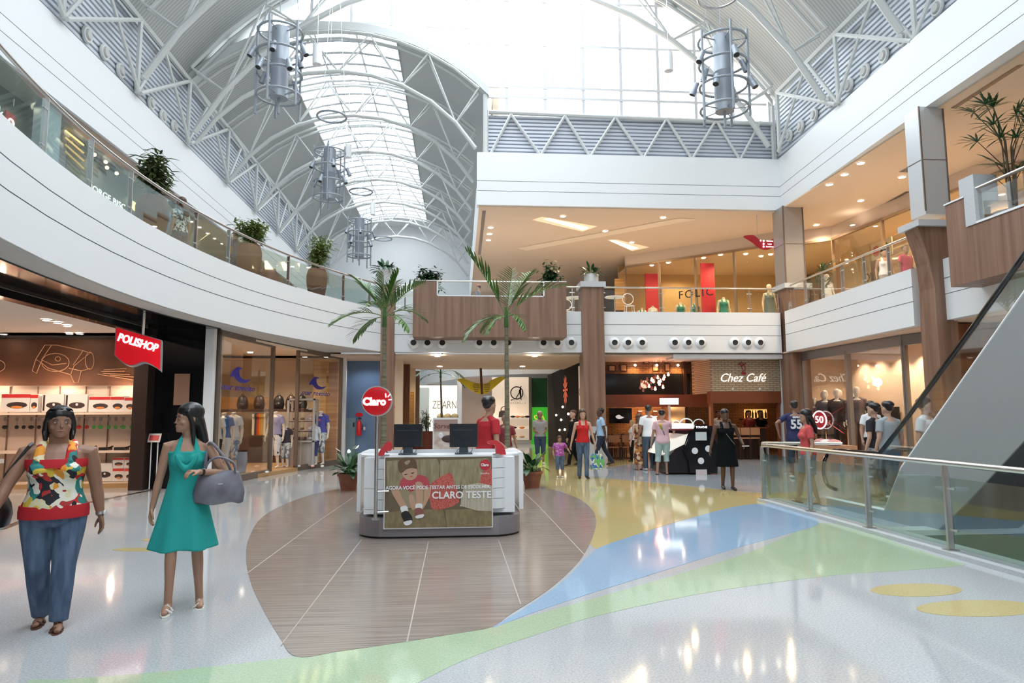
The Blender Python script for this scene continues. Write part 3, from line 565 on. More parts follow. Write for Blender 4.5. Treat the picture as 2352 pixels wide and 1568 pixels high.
# ================================================================ shops, left side
def rectY(px0,py0,px1,py1,Y,m,name,t=.02,par=None):   # panel on a wall across the hall
    a=Yp(px0,py0,Y); b=Yp(px1,py1,Y); g=G(); g.bb(min(a.x,b.x),max(a.x,b.x),Y-t,Y,min(a.z,b.z),max(a.z,b.z)); return g
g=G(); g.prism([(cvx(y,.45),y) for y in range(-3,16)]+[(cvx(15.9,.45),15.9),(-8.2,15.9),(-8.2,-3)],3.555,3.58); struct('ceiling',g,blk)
# kitchenware shop
g=G(); g.prism([(-14,3),(-6.9,3),(-6.9,16.9),(-14,16.9)],3.50,3.55); struct('ceiling',g,mat('shop_ceiling_pink',(.78,.68,.62),.8))
YB=16.8; brn=nmat('mural_brown',(.10,.038,.02),(.22,.09,.045),(.6,.6,.6),.6,sc=.8)
g=G(); g.bb(-14,-5.7,YB,YB+.1,0,3.6); struct('wall_back',g,mat('shop_back_wall',(.75,.60,.50),.7))
g=rectY(-60,779,316,885,YB,brn,'x',.12); solo('brown_board',g,brn,'dark brown mural panel with outline drawing of an appliance above the shelves','wall panel')
lp=mat('mural_line',(.62,.33,.18),.6)
t=thing('mural_drawing','thin orange outline drawing of a grill with legs on the brown panel','drawing',Yp(150,830,YB-.14))
def line(pts,par,Y,r=.009,m=lp,name='stroke'):
    o=Vector(par.location); G().tube([Yp(x,y,Y)-o for x,y in pts],r,4).build(name,m,par)
def circ(cx,cy,rx,ry,n=16,a0=0,a1=2*PI): return [(cx+rx*math.cos(a0+(a1-a0)*i/n),cy+ry*math.sin(a0+(a1-a0)*i/n)) for i in range(n+1)]
for pts in ([(82,825),(103,792),(130,792),(190,805),(213,812)],circ(206,828,10,20),[(82,825),(74,852),(84,857),(94,832),(82,825)],[(92,830),(110,845),(162,860),(170,878),(180,878),(187,850)],circ(127,832,32,21),circ(133,824,6,5),[(96,826),(120,838),(153,834)],[(163,858),(170,840),(205,812)],[(158,845),(187,852),(206,846)],[(118,793),(95,826)],[(190,806),(168,838)]): line(pts,t,YB-.14)
t=thing('mural_drawing','bundle of thin orange lines at the right end of the brown panel','drawing',Yp(270,860,YB-.14))
for a,b in(((238,849),(290,846)),((232,853),(286,852)),((236,857),(298,860)),((224,859),(312,873)),((252,861),(314,866))): line([a,b],t,YB-.14)
for x in(-8,-45): 
    t=thing('mural_drawing','faint round outline at the left edge of the brown panel' if x==-8 else 'faint outline left of frame','drawing',Yp(x,840,YB-.14)); line(circ(x,840,20,14),t,YB-.14)
# shelves
sh=mat('shelf_cream',(.80,.62,.50),.5); bk=mat('box_print_white',(.78,.72,.68),.5); bred=mat('box_print_red',(.60,.03,.03),.45); bdk=mat('box_print_dark',(.05,.03,.03),.5); bor=mat('box_print_orange',(.65,.22,.05),.5)
t=thing('shelving','cream wall shelving with hooks in the kitchenware shop','shelf',(-9.5,YB-.25,0))
zs=[Yp(200,y,YB-.35).z for y in(947,1034,1106)]
for z in zs: g=G(); g.bb(-3.5,2.38,-.32,.24,z-.05,z); g.build('shelf_board',sh,t)
for x in(20,85,135,195,250,308): g=G(); px_=Yp(x,950,YB-.02).x+9.5; g.bb(px_-.008,px_+.008,.2,.235,0,2.3); g.build('standard_strip',mat('strip_dark',(.25,.15,.12),.5),t)
G().tube([(-3.4,.1,zs[0]-.12),(2.35,.1,zs[0]-.12)],.01,5).build('hook_rail',steel,t)
def prod(px0,px1,y0,yb,lab,style,dy=0):
    a=Yp(px0,y0,YB-.45); b=Yp(px1,yb,YB-.45); w=b.x-a.x; h=a.z-b.z; t=thing('product_box',lab,'box',((a.x+b.x)/2,YB-.33+dy,b.z+.001),0,'product boxes on the shelves')
    g=G(); g.bb(-w/2,w/2,-.12,.14,0,h); g.build('carton',bk,t)
    g=G(); g.bb(-w/2+.005,w/2-.005,-.124,-.12,h*.78,h*.97) if style!=1 else g.bb(-w/2+.02,-w/2+.06,-.124,-.12,.03,h*.95); g.build('red_band',bred if style!=1 else bdk,t)
    g=G(); g.plate([(w*.36*math.cos(k*PI/6),h*.17*math.sin(k*PI/6)) for k in range(12)],(w*.05,-.122,h*.38),(1,0,0),(0,0,1),.004); g.build('product_picture',bdk,t)
    if style!=1: g=G(); g.plate([(w*.2*math.cos(k*PI/6),h*.07*math.sin(k*PI/6)) for k in range(12)],(w*.05,-.126,h*.27),(1,0,0),(0,0,1),.004); g.build('food_picture',bor,t)
    else: g=G(); g.plate([(w*.06*math.cos(k*PI/6),h*.07*math.sin(k*PI/6)) for k in range(12)],(w*.05,-.126,h*.42),(1,0,0),(0,0,1),.004); g.build('logo_dot',bk,t)
    return t
for a,b,y,s,l in((4,68,904,0,'wide red topped grill box, leftmost on the top shelf'),(70,86,905,0,'narrow pale box beside the wide grill box'),(98,145,905,1,'grey picture box with dark dome, left one of the pair'),(150,199,905,1,'grey picture box with dark dome, right one of the pair'),(205,252,910,0,'red box with open sandwich grill on the top shelf'),(254,284,910,0,'small red topped box beside the sandwich grill box'),(286,309,912,2,'smallest box at the right end of the top shelf')): prod(a,b,y,946,l,s)
for a,b,y0,y1,s,l in((221,257,1064,1105,1,'grey picture box on the lowest shelf'),(259,284,1075,1105,0,'lower left box of the four red ones on the bottom shelf'),(286,309,1075,1105,0,'lower right box of the four red ones on the bottom shelf'),(259,284,1051,1074,0,'upper left box of the four red ones on the bottom shelf'),(286,309,1051,1074,0,'upper right box of the four red ones on the bottom shelf')): prod(a,b,y0,y1,l,s)
um=[('black',(.02,.02,.02))]*5+[('red',(.6,.03,.02))]*3+[('green',(.08,.45,.08))]*6
for i,(x,(cn,cc)) in enumerate(zip([13,40,56,73,91,167,182,201,217,232,251,267,284,303],um)):
    p=Yp(x,957,YB-.2); t=thing('kitchen_utensil','%s headed kitchen utensil hanging under the top shelf, %s'%(cn,'position %s from its left neighbour'%i if 0 else ['far left','second black','third black','fourth black','slim black','left red','middle red','right red with broad head','left green','second green','third green','fourth green','broad green','last green'][i]),'utensil',p,0,'hanging kitchen utensils')
    m=mat('utensil_'+cn,cc,.35); G().tube([(0,0,.0),(0,0,-.09)],.035,6,flat=.3).build('card',mat('grey_card',(.35,.30,.28),.6),t); G().tube([(0,0,-.09),(0,0,-.2)],.009,6).build('handle',steel,t); G().ell((0,0,-.235),(.05 if i%3 else .07,.02,.045),10).build('head',m,t,True)
for i,(a,b) in enumerate(((168,210),(222,250),(256,290))):
    p=Yp((a+b)/2,1033,YB-.45); w=(Yp(b,1033,YB-.45).x-Yp(a,1033,YB-.45).x); t=thing('griddle_pan','black griddle pan lying on the middle shelf, %s'%['left','centre','right'][i],'pan',(p.x,YB-.33,zs[1]+.001),0,'griddle pans')
    g=G(); g.bb(-w*.35,w*.35,-.12,.12,0,.07); g.build('body',blk,t); G().tube([(w*.3,0,.05),(w*.62,0,.09)],.02,6).build('handle',blk,t)
# demo counter with appliances
t=thing('display_counter','white display counter with drawers at the far left shop','counter',(-9.2,13.6,0)); g=G(); g.bb(-2.6,.5,-.35,.35,.72,.80); g.build('worktop',whitep,t); g=G(); g.bb(-2.6,.45,-.3,.3,0,.72); g.build('body',white,t)
for x in(.02,-.42,-.86): g=G(); g.bb(x,x+.38,-.315,-.3,.05,.66); g.build('drawer_front',mat('paper_white',(.7,.7,.7),.6),t)
for i,(x,n) in enumerate(((-.15,'glass blender with chrome base on the white counter'),(-.62,'second blender behind the first on the white counter'))):
    t=thing('blender',n,'appliance',(-9.2+x,13.5,.801)); G().lathe([(.001,0),(.1,0),(.08,.12),(.001,.13)],(0,0,0),14).build('base',steel,t,True); G().lathe([(.05,.13),(.08,.38),(.075,.40)],(0,0,0),14).build('jug',glass,t,True); G().tube([(0,0,.4),(0,0,.44)],.06,10).build('lid',blk,t)
t=thing('fruit_bowl','round glass bowl of red and yellow fruit on the counter','bowl',(-8.95,13.35,.801)); G().lathe([(.001,0),(.08,0),(.14,.07),(.15,.12)],(0,0,0),16).build('bowl',glass,t,True)
for i in range(6): g=G(); g.ell((.07*math.cos(i),.07*math.sin(i),.07+.03*(i%2)),(.04,.04,.04),8); solo('fruit',G().ell((-8.95+.07*math.cos(i*1.05),13.35+.07*math.sin(i*1.05),.88+.04*(i%2)),(.038,.038,.038),8),[mat('fruit_red',(.5,.03,.02),.4),mat('fruit_yellow',(.7,.45,.05),.4)][i%2],['red','yellow'][i%2]+' fruit in the glass bowl, '+['front right','front','back left','back','front left','right edge'][i],'fruit','fruit in the bowl',True)
for x,y in((-9.2,15.2),(-8.0,14.6),(-10.4,14.2),(-8.6,12.2)): light('SPOT',(x,y,3.45),130,(1,.80,.62),.08)
for x in(-10.6,-9.2,-7.8): light('POINT',(x,16.45,2.2),9,(1,.74,.52),.05)
for i,(x,y) in enumerate(((107,734),(132,740),(155,747),(160,765),(183,765),(8,766))):
    p=Zp(x,y,3.49); downlight(p,'downlight in the kitchenware shop ceiling, %s'%['nearest of three in a diagonal row','middle one of the diagonal row','farthest of the diagonal row','left of a pair by the brown panel','right of a pair by the brown panel','at the left edge'][i],'downlights of the kitchenware shop',.07)
# black portal
g=G(); g.bb(-7.15,-6.85,15.6,16.8,0,3.56); solo('wall_panel',g,mat('dark_brown_jamb',(.035,.018,.015),.4),'dark brown jamb at the end of the kitchenware shelves','wall panel')
g=G(); g.bb(-6.85,-5.72,15.95,16.1,0,3.56); solo('wall_panel',g,blk,'tall black gloss panel between the two left shops','wall panel')
g=G(); g.bb(-7.0,-6.78,3,15.58,3.38,3.50); solo('shop_portal',g,blk,'black gloss portal beam framing the kitchenware shop','shop front')
g=rectY(402,858,434,930,15.9,dark,'x'); solo('wall_panel',g,mat('lit_brown_reflection',(.30,.17,.11),.5),'small brown patch painted as a reflection in the black gloss wall','wall panel')  # brown plate paints a warm reflection onto the black gloss
# red lightbox sign
t=thing('shop_sign','red wavy illuminated projecting sign lettered in white, kitchenware shop','sign',Yp(315,800,13.2))
o=Vector(t.location); P=[Yp(x,y,13.2)-o for x,y in((268,752),(370,782),(368,850),(352,838),(330,830),(305,838),(285,832),(265,815))]
g=G(); pts=crom([P[2],P[3],P[4],P[5],P[6],P[7]],4); A=[P[0],P[1]]+pts; n=len(A); off=Vector((-.16,.42,.0))
fr=[p*1.05+Vector((0,0,0)) for p in A]; g.add(fr+[p+off for p in fr],[tuple(range(n)),tuple(range(2*n-1,n-1,-1))]+[(i,(i+1)%n,(i+1)%n+n,i+n) for i in range(n)]); g.build('box_frame',mat('sign_frame_grey',(.38,.36,.37),.5),t)
g=G(); g.add([p+Vector((0,-.012,0)) for p in A],[tuple(range(n))]); g.build('face',redl,t)
tx=text('POLISHOP',.205,P[0]*.5+P[1]*.5+Vector((0,-.02,-.17)),0,wl,parent=t,sx=.80,ext=.006,bold=.006); tx.rotation_euler=(PI/2,0,0)
a=P[1]-P[0]; tx.rotation_euler=Euler((PI/2,math.atan2(-a.z,a.x)*1,0),'XYZ'); tx.rotation_euler=(Matrix.Rotation(math.atan2(-a.z,a.x),3,'Y')@Matrix.Rotation(PI/2,3,'X')).to_euler()
g=G(); g.tube([(0,.2,.2),(0,.2,3.56-t.location.z)],.03,8); g.build('bracket',steel,t)
# small info stand
p=Zp(350,1124); t=thing('display_stand','slim two legged info stand with a picture plate before the black shop wall','stand',p)
for x in(-.07,.07): G().tube([(x,0,0),(x,0,1.05)],.014,8).build('leg',whitep,t)
g=G(); g.box((0,-.02,1.12),(.26,.02,.2),0,R(-25)); g.build('plate',bk,t); g=G(); g.box((0,-.035,1.12),(.2,.01,.12),0,R(-25)); g.build('picture',bred,t); g=G(); g.bb(-.14,.14,-.1,.1,0,.015); g.build('base',steel,t)
# ---- surfwear shop
g=G(); g.prism([(-12,16.2),(-5.7,16.2),(-4.0,23.3),(-12,23.3)],0,.10); struct('floor',g,mat('shop_floor_wood',(.45,.27,.12),.4))
g=G(); g.prism([(-12,16.2),(-5.65,16.2),(-4.0,23.3),(-12,23.3)],3.50,3.55); struct('ceiling',g,peachl)
g=G(); g.bb(-12,-11.9,16.2,23.3,0,3.55); g.bb(-12,-5.75,16.9,17.0,0,3.55) if 0 else None; struct('wall_left',g,peachl)
g=G(); g.bb(-12,-4.15,24.4,24.5,0,3.6); struct('wall_back',g,peachl)
g=G(); g.bb(-5.75,-5.56,15.86,16.04,0,3.57); solo('post',g,whitep,'white post between the black panel and the surfwear shop','post'); g=G(); g.bb(-3.92,-3.8,23.2,23.4,0,3.57); solo('post',g,whitep,'white post between the surfwear shop and the blue wall','post')
plankm=nmat('yellow_pine_planks',(.42,.20,.05),(.66,.38,.13),(.6,.6,11),.5,sc=1,detail=5)
g=rectY(722,800,778,1070,23.9,plankm,'x',.1); struct('wall_planked',g,plankm)
def front(a,b,z0,z1,lab,m=bronze,w=.07,gm=shopg,top=.14,base=.16):
    a=Vector((*a,0)); b=Vector((*b,0)); d=b-a; L=d.length; t=thing('shop_window',lab,'shop window',(*a.xy,z0),math.atan2(d.y,d.x)); h=z1-z0
    g=G(); g.bb(0,L,-.05,.05,h-top,h); g.bb(0,L,-.05,.05,0,base); g.bb(0,w,-.05,.05,0,h); g.bb(L-w,L,-.05,.05,0,h); g.build('frame',m,t)
    g=G(); g.bb(w,L-w,-.005,.005,base,h-top); g.build('glass_pane',gm,t); return t
A,B,Cc,D=(-5.55,16.1),(-5.12,19.2),(-4.75,20.4),(-3.95,23.2)
w1=front(A,B,0,3.6,'left glazed window of the surfwear shop with blue wave logo'); w2=front(Cc,D,0,3.6,'right glazed window of the surfwear shop with blue wave logo')
blue=mat('logo_blue',(.035,.03,.30),.4)
wave=[(-.5,-.12),(-.32,.28),(-.12,.5),(.08,.5),(.16,.42),(.02,.38),(.0,.15),(.12,-.12),(.4,-.22),(.7,-.14),(.45,-.38),(.1,-.42),(-.12,-.28),(-.28,-.1)]
for w,cx,cz,s,l in((w1,545,858,.40,'left'),(w2,724,878,.40,'right')):
    L=Vector(w.location); an=w.rotation_euler.z; d=Vector((math.cos(an),math.sin(an),0)); nn=Vector((d.y,-d.x,0))
    # logo centre along the pane
    lo,hi=0,4
    for _ in range(30):
        md=(lo+hi)/2
        if pxx(L+d*md+Vector((0,0,2)))<cx: lo=md
        else: hi=md
    P=L+d*md; dist=(P-CP).dot(CF); z=HC+(951-cz)/FPX*dist
    g=G(); pts=crom([(a*s*2.3,b*s,0) for a,b in wave],3,True); g.plate([(p.x+md,p.y) for p in pts],(0,-.02,z),(1,0,0),(0,0,1),.006); o=g.build('wave_logo',blue,w)
    text('mar revolto',.22,(md,-.02,z-.30),0,blue,parent=w,sx=1.7,ext=.003,shear=.25)
# interior of the surf shop
g=G(); g.bb(-10,-5.95,23.3,23.6,1.81,2.2); solo('display_ledge',g,nmat('shop_pine',(.30,.13,.03),(.45,.22,.07),(1,1,6),.5),'orange wooden display ledge behind the mannequins','shelf')
darkm=mat('dark_fixture',(.06,.03,.025),.5)
g=G(); g.bb(-8.0,-4.9,22.6,23.0,0.1,.9); g.bb(-8.0,-4.9,22.6,23.3,1.72,1.80); solo('clothes_rack',g,darkm,'dark clothes rack unit at the back of the surfwear shop','rack')
cols=[(.7,.68,.6),(.05,.05,.05),(.55,.06,.02),(.7,.25,.03),(.55,.35,.1),(.6,.55,.4),(.08,.05,.04),(.12,.03,.05),(.3,.28,.3)]
for i in range(9):
    p=Yp(578+i*5.2,985,22.5); g=G(); g.bb(-.035,.035,-.15,.15,-.7,0); g.bb(-.03,.03,-.2,.2,-.12,-.02); o=G(); t=thing('hanging_shirt','%s shirt hanging on the dark rack'%['cream','black','red','orange','ochre','beige','dark brown','maroon','grey'][i],'clothing',(p.x,22.8,1.67)); g.build('cloth',mat('rackcloth_%d'%i,cols[i],.8),t); G().tube([(0,0,0),(0,0,.05)],.006,4).build('hanger',steel,t)
for i,(x,y) in enumerate(((553,943),(592,943),(637,941),(665,941),(690,940))):
    p=Yp(x,y,22.8); t=thing('backpack','%s backpack standing on the ledge'%['black, leftmost','small brown','large glossy black','brown round','black with loose strap'][i],'bag',(p.x,22.95,1.805),0,'backpacks on the ledge'); m=mat('bag_%d'%(i%2),[(.02,.015,.015),(.07,.04,.03)][i%2],.35)
    G().loft([[(.17*a*math.cos(k*PI/6),.12*b*math.sin(k*PI/6),z) for k in range(12)] for z,a,b in((0,.9,1),(.15,1.1,1.1),(.3,.95,1),(.4,.7,.8),(.45,.3,.3))]).build('body',m,t,True); G().ell((0,-.12,.13),(.11,.05,.1),10).build('pocket',m,t,True); G().ring((0,0,.45),.04,.01,12,5,'y').build('grab_loop',m,t)
t=thing('display_case','grey framed glass display case inside the surfwear shop','display case',(Yp(693,1060,21.3).x,21.3,.1)); g=G()
for x in(-.38,.38):
    for y in(-.25,.25): g.bb(x-.03,x+.03,y-.03,y+.03,0,2.0)
g.bb(-.41,.41,-.28,.28,1.95,2.0); g.bb(-.41,.41,-.28,.28,.7,.74); g.build('frame',mat('case_grey',(.45,.42,.40),.5),t); g=G(); g.bb(-.36,.36,-.22,.22,0,.7); g.build('cabinet',mat('case_grey2',(.42,.38,.36),.6),t)
for z in(1.0,1.3,1.6): g=G(); g.bb(-.36,.36,-.22,.22,z,z+.02); g.build('shelf',darkm,t)
for i,(x,z) in enumerate([(a,b) for b in(.77,1.05,1.35,1.65) for a in(-.22,0,.22)]): g=G(); g.ell((Yp(693,1060,21.3).x+x,21.25,z+.1+.04),(.07,.06,.04),8); solo('sunglasses_case',g,[darkm,mat('case_brown',(.25,.08,.04),.4),whitep][i%3],'small accessory in the glass case, %s shelf, %s'%(['bottom','second','third','top'][i//3],['left','middle','right'][i%3]),'accessory','accessories in the glass case')
for i in range(8): 
    x=505+i*34 if i<4 else 650+(i-4)*32; p=Zp(x,1088 if i<4 else 1074,.1); p.y+=.1; p.x-=.12*(i==7); g=G(); g.ell((p.x,p.y+.15,.13),(.05,.13,.03),8); solo('flip_flop',g,[mat('sandal_pink',(.7,.4,.35),.6),whitep][i%2],'%s flip-flop at the foot of the surfwear window, %s from the left'%(['pink','white'][i%2],ORD[i]),'footwear','flip-flops in the window',True)
for x,y in((-7.2,18),(-6.2,20),(-7.5,21.5),(-5.6,22.2),(-9.5,19.5)): light('SPOT',(x,y,3.45),130,(1,.80,.58),.08)
for i,(x,y) in enumerate(((494,833),(574,835),(700,834),(750,834))): 
    p=Yp(x,y,[19.5,21,22.5,22.5][i]); p.z=3.495; downlight(p,'oval downlight in the surfwear shop ceiling, %s'%['far left','second','third','over the pine wall'][i],'downlights of the surfwear shop',.08)
# ---- blue wall with door and extinguisher
bw=mat('blue_wall_paint',(.14,.24,.42),.6)
g=G(); g.bb(-4.15,-2.3,24.4,24.5,0,3.6); struct('wall_blue',g,bw)
d=tag(rectY(795,960,815,1068,24.38,None,'').build('door_1',mat('blue_door',(.22,.34,.42),.5)),kind='structure'); rectY(811,970,814,980,24.34,None,'').build('door_handle',dark,d)
p=Yp(825,1000,24.3); t=thing('fire_extinguisher','red fire extinguisher with blue sticker on the blue wall','fire extinguisher',(p.x,24.25,p.z))
G().lathe([(.001,0),(.085,0),(.085,.45),(.04,.53),(.03,.56),(.001,.56)],(0,0,0),16).build('cylinder',red,t,True); G().tube([(0,0,.56),(0,-.04,.62),(.08,-.05,.58)],.02,6).build('valve',blk,t); G().tube([(.03,-.03,.58),(.12,-.06,.4),(.1,-.05,.2)],.012,6).build('hose',blk,t)
p=Yp(825,952,24.38); g=G(); g.plate([(.13*math.cos(k*PI/8),.07*math.sin(k*PI/8)) for k in range(16)],(p.x,24.39,p.z),(1,0,0),(0,0,1),.012); solo('wall_sign',g,red,'small red oval sign above the fire extinguisher','sign')
p=Yp(823,964,24.38); t=thing('wall_sign','small round blue sign just above the fire extinguisher','sign',(p.x,24.38,p.z)); G().ring((0,0,0),.07,.014,20,6,'y').build('rim',mat('sign_blue',(.05,.2,.5),.4),t)
g=rectY(835,980,839,987,24.38,None,''); solo('wall_switch',g,whitep,'small white switch plate on the blue wall','switch')
light('SPOT',(-3.2,23.6,3.5),60,(.9,.95,1),.1)
# ---- upper left shops behind the curved balustrade
XW=-9.55
g=G(); g.bb(XW-.1,XW,-9,47,4.8,8.46); struct('wall_left',g,mat('upper_shop_wall',(.13,.13,.125),.5))
def rectX(px0,py0,px1,py1,X,t=.03):
    a=Xp(px0,py0,X); b=Xp(px1,py1,X); g=G(); s=1 if X<0 else -1; g.bb(min(X,X+t*s),max(X,X+t*s),min(a.y,b.y),max(a.y,b.y),min(a.z,b.z),max(a.z,b.z)); return g
solo('dark_sign_board',rectX(-40,230,22,330,XW,.06),dark,'black sign board of a shop at the far left of the upper gallery','sign')
p=Xp(22,282,XW+.08); t=thing('shop_sign','red square emblem at the end of a white sign, far left upper gallery','sign',p); g=G(); g.box((0,0,0),(.03,.3,.42)); g.build('emblem_plate',bred,t); G().ring((.03,0,0),.08,.02,16,5,'x').build('emblem',wl,t)
text('nk',.34,(.03,-.42,.06),PI/2,wl,parent=t)
solo('column',rectX(84,160,106,400,XW+.3,.25),mat('grey_green_column',(.45,.50,.52),.4),'pale grey column beside the left upper shops','column'); solo('wall_panel',rectX(106,190,146,420,XW+.01,.1),mat('taupe_panel',(.33,.28,.27),.6),'taupe wall strip between the left upper shops','wall panel')
solo('shop_interior_panel',rectX(148,290,198,425,XW+.02,.1),mat('shop_dim_brown',(.22,.16,.09),.5),'dim brown shop window with lit slats on the left gallery','shop window')
for k in range(4): solo('glowing_slat',rectX(151,297+k*17,194,330+k*17,XW+.14,.02) if 0 else G().tube([Xp(151,300+k*16,XW+.16),Xp(192,333+k*18,XW+.16)],.022,5),mat('slat_glow_%d'%k,(1,.62,.2),.5,0,[2.6,1.0,.6,.4][k]),'%s glowing orange slat in the brown shop window'%['top','second','third','lowest'][k],'light','glowing slats')
for x,y in((217,355),(243,372),(246,385),(268,398)): solo('spot_lamp',G().ell(Xp(x,y,XW+.2),(.05,.05,.05),8),mat('spot_warm',(1,.6,.3),.5,0,5),'small warm spot lamp in the left gallery shop, %s'%{355:'nearest',372:'second',385:'below the second',398:'farthest'}[y],'light','small warm spots on the left gallery')
p=Xp(250,455,XW+.01); t=thing('shop_sign','white letters of a shop name low behind the balustrade, left gallery','sign',p); text('JORGE BISC',.24,(0,0,0),PI/2,wl,parent=t,sx=1.5)
solo('glowing_window_panel',rectX(292,455,326,495,XW+.02,.05),mat('warm_light_panel',(1,.78,.42),.5,0,1.6),'glowing warm panel in a shop window, left gallery','light')
solo('column',rectX(328,430,372,540,XW+.3,.25),mat('grey_green_column2',(.35,.38,.38),.4),'dark grey column near the first plant, left gallery','column')
for i,(x,y) in enumerate(((438,509),(457,522),(474,536),(491,548),(507,560),(534,582),(432,545),(500,575))): p=Zp(x,y,8.45); g=G(); g.lathe([(.001,-.01),(.07,-.012),(.08,0)],(p.x,p.y,8.455),12); solo('downlight',g,emw,'small downlight in the left gallery ceiling, %s listed from the nearest'%ORD[i] if 0 else 'small downlight in the left gallery ceiling, %s'%['nearest','second','third','fourth','fifth','farthest','inner row near','inner row far'][i],'ceiling light','downlights in the left gallery ceiling')
for a in(((455,555),(485,535),(482,533)),((545,590),(565,550),(561,548))): g=G(); g.quad(*[Xp(*q,XW+.12) for q in a]); solo('light_cone',g,mat('wall_wash_glow',(1,.75,.4),.5,0,.9),'pointed glowing patch painted as a cone of warm light on the left gallery wall, %s'%('nearer' if a[0][0]<500 else 'farther'),'light')  # glowing triangles stand in for cones of light washing the wall
for y in(9,12,15,18,21,25): light('SPOT',(-9.2,y,8.3),30,(1,.8,.6),.1)
# ================================================================ back: corridor, cafe, upper terrace
brk=brick('pale_brick',(.50,.38,.24),(.42,.31,.20),(.22,.15,.10),.24,.065); brkd=brick('warm_brick',(.30,.15,.07),(.24,.11,.05),(.12,.06,.03),.24,.065)
darkw=mat('cafe_dark_wood',(.05,.02,.012),.4); cafr=mat('cafe_red_wood',(.20,.055,.02),.4)
# cafe facade on the right: brick upper, wood beam, opening
YC=22.6
def bY(a,b,Y,d=.1):   # box from two pixels on a cross wall
    p=Yp(*a,Y); q=Yp(*b,Y); g=G(); g.bb(min(p.x,q.x),max(p.x,q.x),Y,Y+d,min(p.z,q.z),max(p.z,q.z)); return g
g=bY((1632,823),(1796,899),YC,.3); struct('wall_cafe',g,brk)
a=Yp(1632,823,YC); b=Yp(1588,830,24.2); g=G(); g.loft([[(a.x,a.y,z),(b.x,b.y,z),(b.x+.1,b.y+.1,z),(a.x+.1,a.y+.2,z)] for z in(2.27,3.55)]); struct('wall_cafe',g,brk)
g=bY((1632,899),(1796,925),YC,.35); solo('beam',g,cafr,'reddish wood beam under the cafe brick wall','beam')
g=bY((1632,925),(1643,1066),YC,.2); g2=bY((1788,925),(1796,1058),YC,.2); solo('door_jamb',g,cafr,'left wood jamb of the cafe bar opening','door frame'); solo('door_jamb',g2,cafr,'right wood jamb of the cafe bar opening','door frame')
g=bY((1796,815),(1803,1062),YC-.05,.2); solo('edge_post',g,whitep,'white metal post at the right end of the cafe front','post')
# script sign
t=thing('shop_sign','white script cafe sign with a red emblem on the pale brick wall','sign',Yp(1705,868,YC-.02)); text('Chez Café',.40,(0,0,0),0,mat('sign_white_glow',(1,.95,.85),.4,0,.7),parent=t,sx=.95,shear=.35,ext=.01)
ro=mat('emblem_dark_red',(.30,.015,.02),.4); o=Vector(t.location)
for pts in([(1695,838),(1702,832),(1710,838),(1712,848),(1705,853),(1708,860)],[(1702,842),(1714,833)],[(1700,835),(1706,848)]): G().tube([Yp(x,y,YC-.03)-o for x,y in pts],.014,5).build('emblem_stroke',ro,t,True)
G().ell(Yp(1708,857,YC-.03)-o,(.09,.02,.05),10).build('emblem_cup',ro,t,True)
for x in(1683,1745): p=Yp(x,895,YC-.15); t=thing('sign_spotlight','small white spotlight under the cafe sign, %s'%('left' if x<1700 else 'right'),'spotlight',p); G().tube([(0,0,0),(0,-.03,.07)],.025,8).build('head',whitep,t); G().tube([(0,0,0),(0,.15,0)],.01,5).build('arm',whitep,t)
# white dropped ceilings in front of the cafe
g=G(); a=Yp(1545,812,22.25); g.bb(a.x,10.85,22.2,23.0,3.42,3.56); struct('ceiling',g,white)
# interior
g=G(); g.bb(4.75,17,27.4,27.5,0,3.56); struct('wall_cafe',g,brkd)
g=G(); g.bb(8.2,8.3,24.5,27.4,0,3.56); struct('wall_cafe',g,darkw)
p=bY((1391,858),(1586,906),24.6,.05); solo('mezzanine_glass',p,mat('dark_glass_panel',(.012,.014,.016),.05),'dark glass mezzanine band inside the cafe','glass panel')
p=bY((1391,906),(1632,934),24.4,.25); solo('beam',p,cafr,'long reddish wood beam across the cafe interior','beam')
p=bY((1391,830),(1590,858),24.75,.05); solo('brick_panel',p,brkd,'upper brick strip behind framed pictures in the cafe','wall panel')
for i,(x0,x1,y0,y1) in enumerate(((1397,1415,838,853),(1424,1441,836,853),(1477,1492,828,836),(1500,1515,834,852),(1526,1540,834,853),(1570,1586,830,836))):
    t=thing('picture_frame','framed picture on the cafe brick strip, %s from left'%['first','second','third, small','fourth','fifth','sixth, small'][i],'picture',Yp((x0+x1)/2,y1,24.7)); o=Vector(t.location); w=(Yp(x1,y0,24.7)-Yp(x0,y0,24.7)).x; h=Yp(x0,y0,24.7).z-Yp(x0,y1,24.7).z
    g=G(); g.bb(-w/2,w/2,0,.03,0,h); g.build('frame',darkw,t); g=G(); g.bb(-w/2+.05,w/2-.05,-.01,0,.04,h-.04); g.build('print',mat('sepia_print',(.45,.25,.12),.6),t)
for i,x in enumerate((1457,1507,1555)):
    p=Yp(x,831,24.6); light('SPOT',(p.x,24.45,3.3),25,(1,.55,.2),.03,rot=(R(20),0,0)); solo('spot_lamp',G().ell((p.x,24.5,3.36),(.05,.05,.04),8),emw,'small spot lamp above the cafe pictures, %s'%['left','middle','right'][i],'spotlight')
